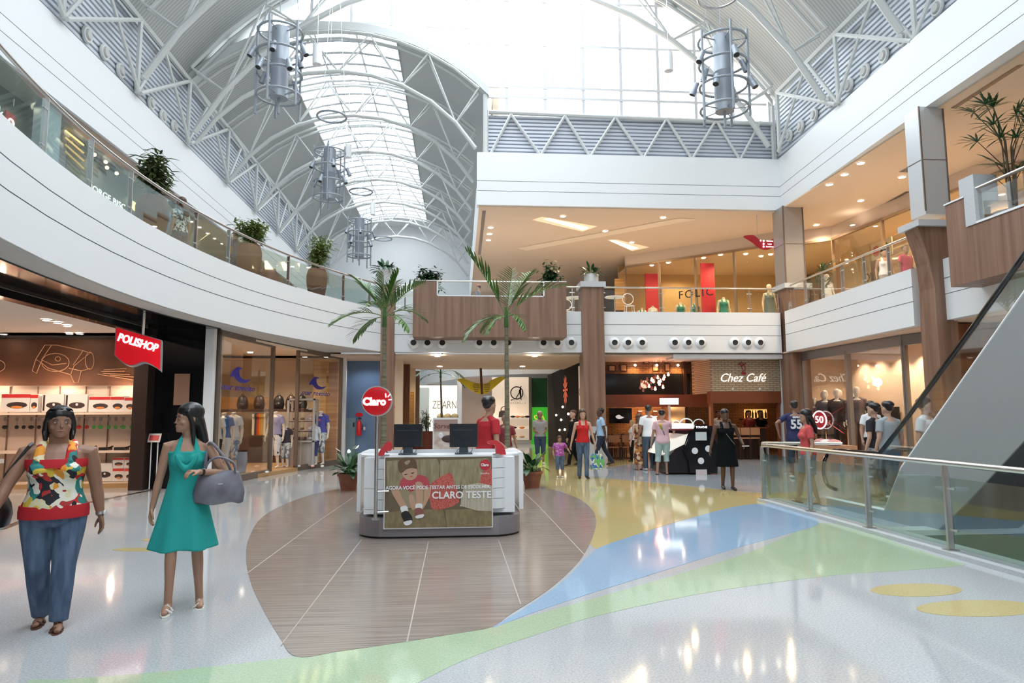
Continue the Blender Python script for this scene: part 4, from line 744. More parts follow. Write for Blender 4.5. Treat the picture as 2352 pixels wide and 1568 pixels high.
# television
t=thing('television','large dark wall television showing a pale picture in the cafe','television',Yp(1426,972,26.0)); w=(Yp(1452,972,26)-Yp(1400,972,26)).x; h=Yp(1426,937,26).z-Yp(1426,972,26).z
g=G(); g.bb(-w/2,w/2,0,.08,0,h); g.build('casing',blk,t); g=G(); g.plate(crom([(-.15,.3,0),(-.02,.36,0),(.08,.3,0),(.18,.25,0),(.02,.2,0),(-.1,.22,0)],3,True) and [(p.x-.05,p.y-.03) for p in crom([(-.15,.3,0),(-.02,.36,0),(.08,.3,0),(.18,.25,0),(.02,.2,0),(-.1,.22,0)],3,True)],(0,-.005,0),(1,0,0),(0,0,1),.003); g.build('screen_picture',mat('screen_pale',(.6,.6,.62),.5,0,.6),t)
g=G(); g.bb(-.1,.1,.08,1.4,h*.4,h*.6); g.build('wall_arm',darkw,t)
p=bY((1391,936),(1560,1000),27.2,.05)
for i,(x,y) in enumerate(((1470,950),(1505,950))):
    p=Yp(x,y,27.1); t=thing('wall_lamp','warm up and down wall lamp on the cafe brick, %s'%['left','right'][i],'wall lamp',p); g=G(); g.bb(-.08,.08,-.06,.1,-.1,.1); g.build('body',darkw,t); g=G(); g.bb(-.06,.06,-.05,.03,.1,.11); g.bb(-.06,.06,-.05,.03,-.11,-.1); g.build('glow',emw,t)
    light('POINT',(p.x,26.9,p.z+.25),14,(1,.5,.18),.04); light('POINT',(p.x,26.9,p.z-.25),14,(1,.5,.18),.04)
# red pendants
pr=mat('pendant_red_glow',(1,.25,.15),.4,0,6); pw=mat('pendant_bulb_glow',(1,.75,.6),.4,0,6)
for i,(x,y) in enumerate(((1535,861),(1526,866),(1524,871),(1513,879),(1497,873),(1501,877),(1515,883),(1523,890),(1491,888),(1505,894),(1511,868),(1517,876))):
    p=Yp(x,y,23.8+.1*(i%3)); t=thing('pendant_lamp','small red pendant lamp in the cafe cluster, %s'%['topmost right','upper middle right','centre right','centre','left middle','left of centre','just below centre','lowest right','lowest left','bottom of all','upper left','beside the centre'][i],'hanging lamp',p,0,'red pendant cluster in the cafe'); G().lathe([(.02,.1),(.05,.0),(.045,-.02)],(0,0,0),10).build('shade',pr,t,True); G().ell((0,0,-.01),(.03,.03,.03),8).build('bulb',pw,t); G().tube([(0,0,.1),(0,0,3.5-p.z)],.004,4).build('cord',darkw,t)
light('POINT',(7.0,23.7,2.7),25,(1,.6,.4),.15)
# cafe chairs, tables
def chair(loc,rz,lab,proto=[None],grp='wooden cafe chairs'):
    if proto[0]: return dup(proto[0],loc,rz,lab)
    t=thing('cafe_chair',lab,'chair',loc,rz,grp); m=mat('cafe_chair_wood',(.28,.12,.05),.45)
    g=G(); g.bb(-.2,.2,-.2,.2,.43,.46); g.build('seat',m,t); g=G(); g.bb(-.2,.2,-.2,-.17,.62,.86); g.build('backrest',m,t)
    for x in(-.18,.18):
        for y in(-.18,.18): g=G(); g.bb(x-.018,x+.018,y-.018,y+.018,0,.43 if y>0 else .86); g.build('leg',darkw,t)
    proto[0]=t; return t
def table(loc,lab,h=.74,proto=[None]):
    t=thing('cafe_table',lab,'table',loc,0,'cafe tables'); g=G(); g.bb(-.35,.35,-.35,.35,h-.03,h); g.build('tabletop',darkw,t); G().tube([(0,0,0),(0,0,h)],.03,8).build('pedestal',darkw,t); g=G(); g.bb(-.22,.22,-.22,.22,0,.02); g.build('base',darkw,t); return t
for i,x in enumerate((1408,1440,1468)):
    p=Yp(x,1050,23.6); chair((p.x,23.6,0),0,'brown wooden cafe chair seen from behind, %s'%['next to the stone base column','middle of three at the cafe edge','right one of three, by the long dress'][i])
    table((p.x+.1,24.5,0),'dark cafe table in front of the %s edge chair'%['left','middle','right'][i]); chair((p.x+.1,25.3,0),PI,'brown cafe chair facing out across the %s table'%['left','middle','right'][i])
# bar
t=thing('bar_counter','dark cafe bar counter with bottles and espresso gear behind','counter',(9.6,23.9,0)); g=G(); g.bb(-.9,1.2,-.3,.3,0,1.05); g.build('front',darkw,t); g=G(); g.bb(-1.0,1.25,-.38,.35,1.05,1.1); g.build('worktop',cafr,t); g=G(); g.bb(-.85,-.0,-.28,.2,1.1,1.45); g.build('pastry_case',glass,t)
for i in range(3):
    p=Yp(1690+i*22,1060,23.1); t=thing('bar_stool','bar stool with orange brown back at the cafe bar, %s'%['left','middle','right'][i],'stool',(p.x,23.2,0),0,'cafe bar stools'); m=mat('stool_orange',(.45,.2,.09),.5)
    g=G(); g.bb(-.18,.18,-.18,.18,.72,.76); g.build('seat',m,t); g=G(); g.bb(-.18,.18,-.2,-.17,.85,1.1); g.build('backrest',m,t)
    for x in(-.16,.16):
        for y in(-.16,.16): g=G(); g.bb(x-.015,x+.015,y-.015,y+.015,0,.72 if y>0 else 1.1); g.build('leg',darkw,t)
p=bY((1710,940),(1762,962),26.9,.05); solo('bottle_shelf',p,mat('amber_backlight',(.9,.45,.12),.5,0,1.2),'amber backlit bottle niche behind the bar','shelf')
for i in range(7): q=Yp(1714+i*7.5,960,26.6); solo('bottle',G().lathe([(.001,0),(.04,0),(.04,.2),(.015,.26),(.015,.32),(.001,.32)],q,10),[mat('bottle_dark',(.06,.02,.01),.1),red,mat('bottle_green',(.02,.1,.03),.1)][i%3],'bottle in the amber niche, %s from the left'%ORD[i],'bottle','bottles in the amber niche',True)
solo('niche_shelf',bY((1708,961),(1764,964),26.4,.45),darkw,'thin shelf carrying the bottles','shelf')
for x,y,e in((6.2,25.4,60),(9.5,24.0,45),(9.2,26,40),(12,25,40)): light('SPOT',(x,y,3.45),e,(1,.62,.35),.1)
# ---- corridor under the terrace
g=G(); g.bb(4.45,4.6,23.0,34.5,0,3.56); struct('wall_right',g,mat('restaurant_black',(.015,.010,.008),.8,spec=.1))
fl_m=mat('flower_orange',(.75,.12,.04),.5,0,.4)
t=thing('flower_decal','large orange red flower decal on the dark restaurant window','wall art',(4.43,28.5,2.6))
for k in range(12): a=k*PI/6; g=G(); g.plate([(0,0),(.5*math.cos(a-.12),.5*math.sin(a-.12)),(.62*math.cos(a),.62*math.sin(a)),(.5*math.cos(a+.12),.5*math.sin(a+.12))],(0,0,0),(0,-1,0),(0,0,1),.01); g.build('petal',fl_m,t)
t=thing('shop_sign','white lit panel with tall dark handwriting beside the stone base column','sign',(4.42,24.6,2.45)); g=G(); g.bb(-.04,0,-.42,.42,-.9,.9); g.build('panel',mat('sign_cream',(.75,.62,.5),.5,0,.25),t); text('del',.6,(-.05,0,.0),-PI/2,blk,parent=t,shear=.3)
for i,(y,z) in enumerate(((29,1.9),(27.5,1.6),(29.5,1.35),(27,1.3),(31,1.55),(26.5,1.0),(28.5,.95),(30,.9))): t=thing('globe_lamp','small glowing globe lamp in the dark restaurant window, %s from the top'%ORD[[1,3,4,5,2,8,6,7][i]-1],'hanging lamp',(4.38,y,z),0,'globe lamps in the restaurant window'); G().ell((0,0,0),(.05,.05,.05),10).build('globe',mat('globe_glow',(1,.8,.6),.5,0,4),t,True); G().tube([(0,0,0),(.04,0,.12)],.008,4).build('stem',dark,t)
# left corridor wall
for i,(x0,x1,y0,m,l) in enumerate(((905,923,845,peachl,'cream wall pier left in the corridor'),(922,939,848,wood2,'reddish wood pier left in the corridor'),(939,952,850,peachl,'narrow cream pier left in the corridor'),(952,962,850,wood,'walnut column far left in the corridor'))):
    Yq=24+i*2; g=bY((x0,y0),(x1,1040),Yq,.3); g.v=[(a,b,(0 if c<1.6 else 3.5)) for a,b,c in g.v]; solo('pier',g,m,l,'column')
g=G(); g.bb(-2.3,-2.2,25,34,0,3.5); struct('wall_left',g,peachl)
solo('wall_sign',bY((902,932),(907,937),23.9,.02),red,'tiny red sign on the cream pier in the corridor','sign')
solo('wood_slat_panel',bY((940,900),(950,1043),27.8,.05),plankm,'slatted orange wood panel between the corridor piers','wall panel')
# second atrium beyond: curved white fascia and shops
YF=37.0
band([Zp(x,y,3.55).xy for x,y in((940,896),(959,888),(1000,876),(1052,866),(1120,861),(1200,858),(1290,857))],3.55,5.2,(),white,.3,-1)
def fw(x0,y0,x1,y1,m,lab,cat,name,Y=YF,d=.1): return solo(name,bY((x0,y0),(x1,y1),Y,d),m,lab,cat)
g=G(); g.bb(-8,12,44,44.2,0,3.5); struct('wall_back',g,peachl)
fw(960,885,1050,1040,mat('bright_shop_glow',(1,.96,.86),.5,0,.9),'bright white lit shop window in the far atrium','shop window','shop_window',38.5)
fw(964,890,985,1040,mat('glass_reflect_grey',(.55,.6,.55),.3),'grey green glass strip at the left of the bright far shop','glass panel','glass_strip',38.3,.03)
t=thing('shop_sign','dark letters on the bright far shop window','sign',Yp(1025,930,38.2)); t.location.y=38.46; text('ZE.ARNE',.62,(0,0,0),0,mat('letter_olive',(.30,.26,.16),.5),parent=t,sx=.65)
for i,x in enumerate((1012,1028,1044)): solo('handbag',G().ell(Yp(x,957,38),(.22,.12,.2),10),mat('bag_sand',(.6,.45,.22),.5),'sand coloured bag in the bright far shop window, %s'%['left','middle','right'][i],'bag','bags in the bright far shop window',True)
fw(1050,868,1061,1040,white,'white post right of the bright far shop','post','post',38)
fw(1061,866,1130,1035,mat('taupe_shop_wall',(.38,.29,.24),.7),'taupe wall between the two far shops','wall panel','wall_panel')
fw(1130,866,1215,1010,mat('cream_lit_shop',(.95,.78,.62),.6,0,.25),'cream lit shoe shop front in the far atrium','shop front','lit_shopfront')
fw(1215,866,1222,1010,bronze,'slim bronze frame beside the dark green panel','frame','frame_post',36.9)
fw(1219,868,1258,935,mat('dark_green_panel',(.01,.06,.02),.4),'dark green upper panel at the far shop','wall panel','wall_panel'); 
t=thing('sale_poster','bright green sale poster with yellow letters SA','poster',Yp(1240,1022,36.95)); o=Vector(t.location); g=bY((1219,935),(1258,1022),36.95,.05); g.v=[tuple(Vector(v)-o) for v in g.v]; g.build('panel',mat('bright_green',(.05,.55,.03),.5,0,.25),t); text('SA',.62,Yp(1240,963,36.9)-o,0,mat('yellow_letter',(.85,.75,.1),.5,0,.3),parent=t); text('LE',.62,Yp(1240,985,36.9)-o,0,MT['yellow_letter'],parent=t)
fw(1258,866,1266,1045,peachl,'cream post right of the sale poster','post','post',36.5)
t=thing('shop_sign','black high heel shoe emblem in a ring on the cream shoe shop','sign',Yp(1187,902,36.9)); G().ring((0,0,0),.33,.03,30,6,'y').build('ring',blk,t,True); g=G(); g.plate([(-.33,-.36),(-.1,-.34),(.12,.05),(.2,.36),(.26,.36),(.12,-.05),(-.05,-.33),(-.33,-.42)],(0,-.03,0),(1,0,0),(0,0,1),.03); g.plate([(.1,.1),(.22,-.4),(.25,-.4),(.22,.36)],(0,-.03,0),(1,0,0),(0,0,1),.03); g.build('shoe',blk,t); text('ANDARELLA',.12,(0,-.03,-.55),0,blk,parent=t,spacing=1.6)
for j,y in enumerate((960,985,1006)):
    solo('shoe_shelf',bY((1135,y),(1213,y+1.5),36.6,.4),whitep,'white shoe shelf in the cream shop, %s'%['upper','middle','lowest'][j],'shelf')
    for k in range(4): q=Yp(1178+k*11 if j==0 else 1145+k*18,y,36.65); q.z+=.01; solo('shoe',G().ell((q.x,q.y,q.z+.07),(.16,.08,.06),8),[blk,bor,mat('shoe_tan',(.5,.3,.15),.5)][(j+k)%3],'%s shoe on the %s far shop shelf'%(ORD[k],['upper','middle','lowest'][j]),'shoe','shoes on the far shop shelves',True)
q=Yp(1158,958,36.7); t=thing('handbag','dark handbag on the upper shoe shelf','bag',q); G().loft([[(.3*a*math.cos(k*PI/5),.12*math.sin(k*PI/5),z) for k in range(10)] for z,a in((0,1),(.3,.9),(.36,.6))]).build('body',mat('bag_dark',(.05,.03,.02),.5),t,True); G().ring((0,0,.4),.17,.025,14,5,'y').build('handle',darkw,t)
light('SPOT',(0,36,8),1400,(1,.95,.9),.5,spot=120); light('SPOT',(2.5,34.6,3.4),150,(1,.85,.65),.1)
# yellow bird sign
t=thing('hanging_sign','yellow wing shaped hanging direction sign with brown spine','sign',Yp(1105,905,28.2)); o=Vector(t.location); yel=mat('sign_yellow',(.80,.62,.02),.45)
P=crom([(1105,881,0),(1085,877,0),(1065,869,0),(1050,872,0),(1068,885,0),(1083,897,0),(1096,903,0),(1107,905,0),(1120,902,0),(1135,890,0),(1150,877,0),(1163,866,0),(1148,865,0),(1130,872,0),(1117,880,0)],3,True)
g=G(); A=[Yp(p.x,p.y,28.2)-o for p in P]; n=len(A); g.add(A+[p+Vector((0,.04,0)) for p in A],[tuple(range(n)),tuple(range(2*n-1,n-1,-1))]+[(i,(i+1)%n,(i+1)%n+n,i+n) for i in range(n)]); g.build('wing_board',yel,t)
g=G(); a=Yp(1104,843,28.2)-o; b=Yp(1107,905,28.2)-o; g.tube([a,b],.05,6); g.box(a,(.45,.12,.04)); g.build('spine',mat('sign_brown',(.15,.05,.03),.5),t)
for k in range(5):
    for s,x in((-1,1094),(1,1119)): q=Yp(x,882+k*4.2,28.2)-o; g=G(); g.box((q.x,-.01,q.z),(.28-.04*abs(k-1),.012,.022)); g.build('text_line',mat('sign_brown',(.15,.05,.03),.5),t)
# poster stand behind the kiosk ("Sorvete")
p=Zp(1024,1108); p=Vector((Yp(1024,1000,16.5).x,16.5,0)); t=thing('advert_stand','white framed ice cream poster stand behind the monitors','sign',p); w=Yp(1053,960,16.5).x-Yp(993,960,16.5).x; zt=Yp(1024,959,16.5).z
g=G(); g.bb(-w/2,w/2,-.03,.03,.05,zt); g.bb(-w/2-.05,w/2+.05,-.2,.2,0,.05); g.build('frame',whitep,t); g=G(); g.bb(-w/2+.03,w/2-.03,-.04,-.03,.3,zt-.04); g.build('poster',nmat('sorvete_poster',(.50,.33,.27),(.75,.68,.62),(4,4,4),.5,lo=.4,hi=.6),t)
g=G(); g.bb(-w/2+.03,w/2-.03,-.045,-.04,zt-.32,zt-.04); g.build('poster_header',mat('poster_mauve',(.42,.27,.24),.5),t); text('Sorvetes',.17,(0,-.05,zt-.2),0,mat('poster_brown_letter',(.20,.05,.04),.5),parent=t,shear=.2); G().ell((.08,-.045,zt-.5),(.18,.012,.09),12).build('coffee_cup_picture',mat('poster_dark',(.07,.04,.04),.5),t); G().ell((-.12,-.045,zt-.42),(.06,.012,.07),12).build('cream_picture',whitep,t); G().ell((.05,-.05,zt-.8),(.08,.012,.05),12).build('leaf_picture',leafm,t)
# ---- upper terrace: shop with glass corner
g=G(); 
FA=Vector((7.18,28.84,0)); FB=Vector((11.96,24.6,0)); FC=Vector((12.77,24.49,0)); FD=Vector((13.7,23.7,0)); FE=Vector((14.45,15.9,0))
for a,b in((FA,FB),(FC,FD),(FD,FE)):
    d=(b-a).normalized(); n=Vector((-d.y,d.x,0)); g.loft([[a+Vector((0,0,z)),b+Vector((0,0,z)),b+n*.12+Vector((0,0,z)),a+n*.12+Vector((0,0,z))] for z in(8.0,8.46)])
struct('wall_upper',g,mat('upper_shop_header',(.70,.56,.45),.7))
def ufront(a,b,lab,n=3,gm=shopg,z0=4.8,z1=8.0):
    d=b-a; L=d.length; t=thing('shop_window',lab,'shop window',(a.x,a.y,z0),math.atan2(d.y,d.x)); h=z1-z0
    g=G()
    for i in range(n+1): x=L*i/n; g.bb(max(0,x-.04),min(L,x+.04),-.05,.05,0,h)
    g.bb(0,L,-.05,.05,h-.08,h); g.bb(0,L,-.05,.05,0,.08); g.build('frame',mat('gold_bronze_frame',(.38,.27,.18),.35,.6),t)
    for i in range(n): g=G(); g.bb(L*i/n+.04,L*(i+1)/n-.04,-.005,.005,.08,h-.08); g.build('glass_pane',gm,t)
    return t
w=ufront(FA,FB,'long slanting glass front of the upper fashion shop with red panels',4); L=(FB-FA).length
text('FOLIC',.46,(L*.50,-.08,1.62),0,blk,parent=w,spacing=1.25)
ufront(FC,FD,'narrow glass front behind the corner column, upper floor',1); w2=ufront(FD,FE,'golden lit glass front on the right upper walkway',3); text('OLI',.42,(1.9,-.03,1.35),0,blk,parent=w2)
g=G(); g.bb(7.3,15,30.6,30.7,4.8,8.46); struct('wall_upper',g,mat('gold_shop_wall',(.62,.42,.20),.6)); g=G(); g.bb(16.2,16.3,14,30,4.8,8.46); struct('wall_upper',g,MT['gold_shop_wall'])
g=G(); g.prism([(FA.x+.2,FA.y+.2),(FB.x+.1,FB.y+.2),(13.9,24),(14.7,15.9),(16.2,15.9),(16.2,30.6),(7.3,30.6)],8.02,8.07); struct('ceiling',g,mat('gold_shop_ceiling',(.70,.52,.32),.7))
rp=mat('red_fabric_panel',(.60,.02,.04),.5)
solo('red_panel',bY((1482,628),(1519,740),29.2,.06),rp,'tall red panel behind the glass, left one','panel'); solo('red_panel',bY((1609,604),(1645,740),27.4,.06),rp,'tall red panel behind the glass, right one','panel')
for x,y,e in((9,27.5,150),(11,26.5,150),(12.5,26,140),(10,29.5,140),(13.5,28,120),(15.3,22,260),(15.4,19,260),(15.4,16.5,200),(13,24.8,60)): light('SPOT',(x,y,7.95),e,(1,.70,.36),.08,spot=160)
for i,(x,y,Y) in enumerate(((1497,609,27.5),(1535,603,27.5),(1616,592,26.6),(1655,585,26.3),(1685,576,25.8),(1713,583,26),(1718,570,25.4),(1748,588,26),(1770,584,25.7),(1958,516,22),(1810,492,22))[:10]): p=Zp(x,y,8.01); t=downlight(p,'downlight inside the upper fashion shop ceiling, %s from the left'%ORD[i],'downlights inside the upper shop',.08)
solo('light_strip',G().tube([Xp(2012,538,15.4),Xp(2090,497,15.4)],.05,6),mat('strip_glow',(1,.75,.35),.5,0,5),'long glowing strip light in the golden right upper shop','light')
g=G()
for k in range(12): g.box(Xp(2072,500+k*16,15.3)+Vector((0,0,0)),(.03,1.3,.03))
solo('slat_screen',g,mat('slat_gold',(.75,.5,.25),.5),'screen of horizontal golden slats in the right upper shop','screen')
solo('wall_panel',rectX(1938,560,2005,700,15.6,.05),mat('gold_panel_plain',(.60,.45,.22),.6),'plain ochre panel in the golden right upper shop','wall panel')
p=Xp(2025,585,14.9); t=thing('poster','poster with red and green shapes behind the upper right glass','poster',p); g=G(); g.bb(0,.03,-.6,.6,-.1,.5); g.build('sheet',mat('poster_cream',(.7,.6,.4),.6),t); G().ell((-.01,.3,.2),(.02,.2,.2),10).build('red_shape',rp,t); G().ell((-.01,-.2,.25),(.02,.22,.18),10).build('green_shape',leafy,t)
# dark shop left of it
g=G(); g.bb(7.0,7.15,29.2,38,4.8,7.2); struct('wall_upper',g,darkw); g=G(); g.bb(.7,7.2,38,38.2,4.8,8.46); struct('wall_upper',g,peach)
solo('cafe_screen',bY((1412,640),(1437,712),29.0,.1),plankm,'ribbed pale wooden screen at the left end of the upper shop','screen')
# red direction sign hanging by the corner column
t=thing('hanging_sign','red curved hanging direction sign with white text beside the corner column','sign',Yp(1755,570,22.5)); o=Vector(t.location)
P=crom([(1708,543,0),(1720,540,0),(1733,541,0),(1748,552,0),(1765,553,0),(1783,546,0),(1782,558,0),(1772,570,0),(1757,573,0),(1742,568,0),(1728,556,0)],3,True); A=[Yp(p.x,p.y,22.5)-o for p in P]; n=len(A); g=G(); g.add(A+[p+Vector((0,.05,0)) for p in A],[tuple(range(n)),tuple(range(2*n-1,n-1,-1))]+[(i,(i+1)%n,(i+1)%n+n,i+n) for i in range(n)]); g.build('board',mat('sign_crimson',(.45,.01,.02),.4),t)
for k,y in enumerate((553,560,566)):
    q=Yp(1754,y,22.47)-o; g=G(); g.plate([(.035*math.cos(a*PI/5),.035*math.sin(a*PI/5)) for a in range(10)],q,(1,0,0),(0,0,1),.006); g.build('icon_dot',wl,t); text(['RESTROOM','LIFT','PARKING'][k] if 0 else ['Cinemas','Lojas','Sanitários'][k],.07,q+Vector((.22,0,0)),0,wl,parent=t)
text('↑',.1,Yp(1747,553,22.47)-o,0,wl,parent=t); G().tube([Yp(1740,545,22.5)-o,Yp(1740,545,22.5)-o+Vector((0,0,8.46-Yp(1740,545,22.5).z))],.008,4).build('cable',steel,t)
# tables and wire chairs on the terrace
def patio(x,Y,lab):
    t=thing('bistro_table','small round white bistro table on the terrace, '+lab,'table',(Yp(x,700,Y).x,Y,4.8)); G().lathe([(.001,.9),(.35,.9),(.35,.92),(.001,.92)],(0,0,0),20).build('tabletop',whitep,t,True); G().tube([(0,0,0),(0,0,.9)],.025,8).build('pedestal',steel,t); G().lathe([(.001,0),(.2,0),(.2,.02),(.001,.02)],(0,0,0),16).build('foot',steel,t)
    for k,(dx,dy) in enumerate(((-.55,.3),(.55,.1))):
        c=thing('bistro_chair','white wire chair %s of the bistro table, %s'%(['left','right'][k],lab),'chair',(t.location.x+dx,Y+dy,4.8)); G().lathe([(.001,.6),(.2,.62)],(0,0,0),14).build('seat',whitep,c,True)
        G().ring((0,.18,.9),.2,.015,16,5,'y').build('backrest',whitep,c,True)
        for a in range(4): G().tube([(.18*math.cos(a*PI/2+.8),.18*math.sin(a*PI/2+.8),.6),(.24*math.cos(a*PI/2+.8),.24*math.sin(a*PI/2+.8),0)],.012,5).build('leg',whitep,c)
patio(1412,23.6,'right of the planter column'); patio(1318,23.8,'left of the planter column'); patio(1270,25,'behind the balcony box'); patio(930,23.6,'left of the balcony box')
# ================================================================ right side shop
RS=[Vector((11.2,21.5,0)),Vector((11.35,16.6,0)),Vector((12.4,12.6,0)),Vector((13.2,6,0))]
def rfront(a,b,lab,n):
    d=b-a; L=d.length; t=thing('shop_window',lab,'shop window',(a.x,a.y,0),math.atan2(d.y,d.x)); g=G(); m=mat('grey_bronze_frame',(.27,.24,.22),.35,.5)
    g.bb(0,L,-.06,.06,3.3,3.57); g.bb(0,L,-.06,.06,0,.12)
    for i in range(n+1): x=L*i/n; g.bb(max(0,x-.06),min(L,x+.06),-.06,.06,0,3.4)
    g.build('frame',m,t)
    for i in range(n): g=G(); g.bb(L*i/n+.06,L*(i+1)/n-.06,-.005,.005,.12,3.3); g.build('glass_pane',shopg,t)
    return t
r1=rfront(RS[0],RS[1],'glazed front of the suit shop with black block logo and sale sticker',2); rfront(RS[1],RS[2],'bent part of the suit shop glazing left of the flared column',2); rfront(RS[2],RS[3],'glazed front right of the flared column behind the escalator',3)
crl=mat('suit_shop_wall',(.85,.66,.50),.7)
g=G(); g.bb(16.0,16.1,2,23,0,3.58); struct('wall_right',g,crl); g=G(); g.bb(11.2,16,22.2,22.3,0,3.58); struct('wall_back',g,crl); g=G(); g.prism([(11.1,21.6),(11.4,16.6),(12.4,12.6),(13.2,6),(16,6),(16,22.2),(11.1,22.2)],0.0,.15); struct('floor',g,mat('suit_shop_floor',(.5,.4,.32),.25))
g=G(); g.bb(11.1,11.2,21.6,22.2,0,3.58); struct('wall_right',g,whitep)
g=G(); g.bb(13.0,13.1,14.0,22.2,.15,3.58); struct('wall_inner',g,crl)
solo('doorway_panel',rectX(2000,935,2075,1075,12.96,.03),dark,'dark doorway deep in the suit shop','door')
for y in(21,20.2,19.2,18.2,17.2,16.2,15,13.5,12,10.2,8.5): x=12.2 if y>14 else 14; light('SPOT',(x+.35,y,3.5),130,(1,.78,.55),.05,spot=110); p=Vector((x,y,3.575)); downlight(p,'halogen downlight inside the suit shop ceiling, %s from the left'%ORD[[21,20.2,19.2,18.2,17.2,16.2,15,13.5,12,10.2,8.5].index(y)],'downlights in the suit shop',.06)
t=thing('shop_sign','black block logo of two striped squares with small letters, suit shop','sign',Xp(1885,860,12.94)); o=Vector(t.location)
for x0,x1 in((1868,1883),(1885,1902)):
    for k in range(3): g=rectX(x0+(x1-x0)*k/3+.6,842,x0+(x1-x0)*(k+1)/3-.9,872,12.96,.03); g.v=[tuple(Vector(v)-o) for v in g.v]; g.build('logo_bar',mat('logo_black',(.03,.02,.02),.5),t)
    g=rectX(x0,841,x1,846,12.96,.03); g.v=[tuple(Vector(v)-o) for v in g.v]; g.build('logo_bar',MT['logo_black'],t)
text('MARIA',.16,Xp(1885,877,12.93)-o,-PI/2,MT['logo_black'],parent=t,spacing=1.8) if 0 else [G().box(Xp(x,878,12.93)-o,(.02,.09,.07)).build('small_letter',MT['logo_black'],t) for x in(1870,1880,1890,1900)]
# sale sticker on the glass
t=thing('sale_sticker','round red sale sticker reading 50 with crossing red bands on the suit shop glass','sign',Xp(1887,964,11.2)); o=Vector(t.location); o.x-=.03
ps=[]; g=G(); g.lathe([(.001,0),(.3,0)],(0,0,0),24); d=g.build('disc',mat('sticker_red',(.45,.02,.03),.5),t); d.rotation_euler=(0,-PI/2,0); d.location=(-.06,0,0); d.scale=(1,1.5,1)
g=G().ring((-.07,0,0),.27,.018,24,5,'x'); d=g.build('ring',wl,t); d.scale=(1,1.5,1); text('50',.3,(-.08,0,0),-PI/2,wl,parent=t,sx=1.7)
for a,b in(((1842,932),(1880,955)),((1895,960),(1936,935)),((1868,978),(1880,970)),((1900,968),(1938,995))): G().tube([Xp(*a,11.15)-Vector(t.location),Xp(*b,11.15)-Vector(t.location)],.018,4,flat=.2).build('red_band',MT['sticker_red'],t)
# sale table
g=G(); g.bb(11.42,12.4,17.3,21.3,.151,.40); solo('display_platform',g,mat('platform_wood',(.42,.24,.15),.4),'low wooden platform under the suited mannequins','platform')
DT=Vector((Yp(1908,1000,18.6).x,18.6,0)); t=thing('display_table','low wooden display table heaped with clothes outside the suit shop','table',DT); g=G(); g.bb(-.4,.4,-.6,.6,.6,.7); g.build('tabletop',mat('display_wood',(.45,.25,.15),.5),t); g=G(); g.bb(-.35,.35,-.5,.5,0,.6); g.build('plinth',mat('display_wood',(.45,.25,.15),.5),t)
for k in range(8): g=G(); rr=random.Random(k); g.ell((DT.x+rr.uniform(-.2,.2),DT.y+rr.uniform(-.4,.4),.77),(.2,.2,.08+.03*rr.random()),10); solo('folded_shirt',g,[whitep,mat('cloth_pink',(.6,.3,.3),.8),mat('cloth_maroon',(.25,.04,.06),.8)][k%3],'%s crumpled garment on the display table, %s of the heap'%(['white','pink','maroon'][k%3],['first','second','third'][k//3]),'clothing','garments on the display table',True)
# ================================================================ kiosk
KY=9.15; kc=Vector(((Yp(820,1235,KY).x+Yp(1195,1235,KY).x)/2,KY+.75,0)); t=thing('sales_kiosk','white rounded sales kiosk with grey base and a large sofa poster in front','kiosk',kc); KIO=t
W2=1.11; D2=.75
def rr(w,d,r,n=6,front=True):
    pts=[]
    for cx,cy,a0 in((w-r,d-.15,0),(-w+r,d-.15,90),(-w+r,-d+r,180),(w-r,-d+r,270)):
        r_=r if cy<0 else .15
        cx=math.copysign(w-r_,cx)
        for k in range(n+1): a=R(a0+90*k/n); pts.append((cx+r_*math.cos(a),cy+r_*math.sin(a)))
    return pts
g=G(); g.prism(rr(W2-.02,D2,.42),.03,.26); g.build('base',mat('kiosk_base_grey',(.30,.27,.29),.35,.4),t); g=G(); g.prism(rr(W2-.03,D2-.03,.4),0,.03); g.build('toe_recess',dark,t)
wk=mat('kiosk_white',(.84,.84,.85),.25)
# side walls and curved drawer fronts
for s in(-1,1):
    g=G(); g.bb(s*W2-.03 if s>0 else -W2-.02,s*W2+.03 if s>0 else -W2+.03,-.32,D2,.3,1.07); g.build('side_panel',wk,t)
    for k in range(5):
        z0=.36+k*.133; pts=[]
        for a in range(7): q=R(270+s*90*a/6); pts.append(((W2-.46)*s+.36*math.cos(q)*1.0,-D2+.48+.42*math.sin(q)))
        ins=[(x*.96,y+.03) for x,y in pts]; g=G(); g.prism(pts+ins[::-1],z0,z0+.127); g.build('drawer_front',wk,t)
    g=G(); g.prism([(s*.35,-D2+.08),(s*(W2-.1),-D2+.5),(s*(W2-.1),D2-.05),(s*.35,D2-.05)],.26,.36); g.build('plinth',wk,t)
g=G(); g.bb(-W2,W2,-D2+.15,-D2+.45,.30,1.03); g.v=[(x*.9,y,z) for x,y,z in g.v]; g.build('body',wk,t)
g=G(); g.prism([(-W2+.02,-.30),(-.78,-.62),(.78,-.62),(W2-.02,-.30),(W2-.02,.0),(-W2+.02,.0)],1.03,1.06); g.prism([(-W2,0),(-W2+.35,0),(-W2+.35,D2),(-W2,D2)],1.045,1.085); g.prism([(W2-.3,0),(W2,0),(W2,D2),(W2-.3,D2)],1.045,1.085); g.build('countertop',wk,t)
g=G(); g.bb(-.85,.85,-.02,0,1.06,1.11); g.build('screen_ledge',mat('ledge_grey',(.55,.55,.57),.4),t)
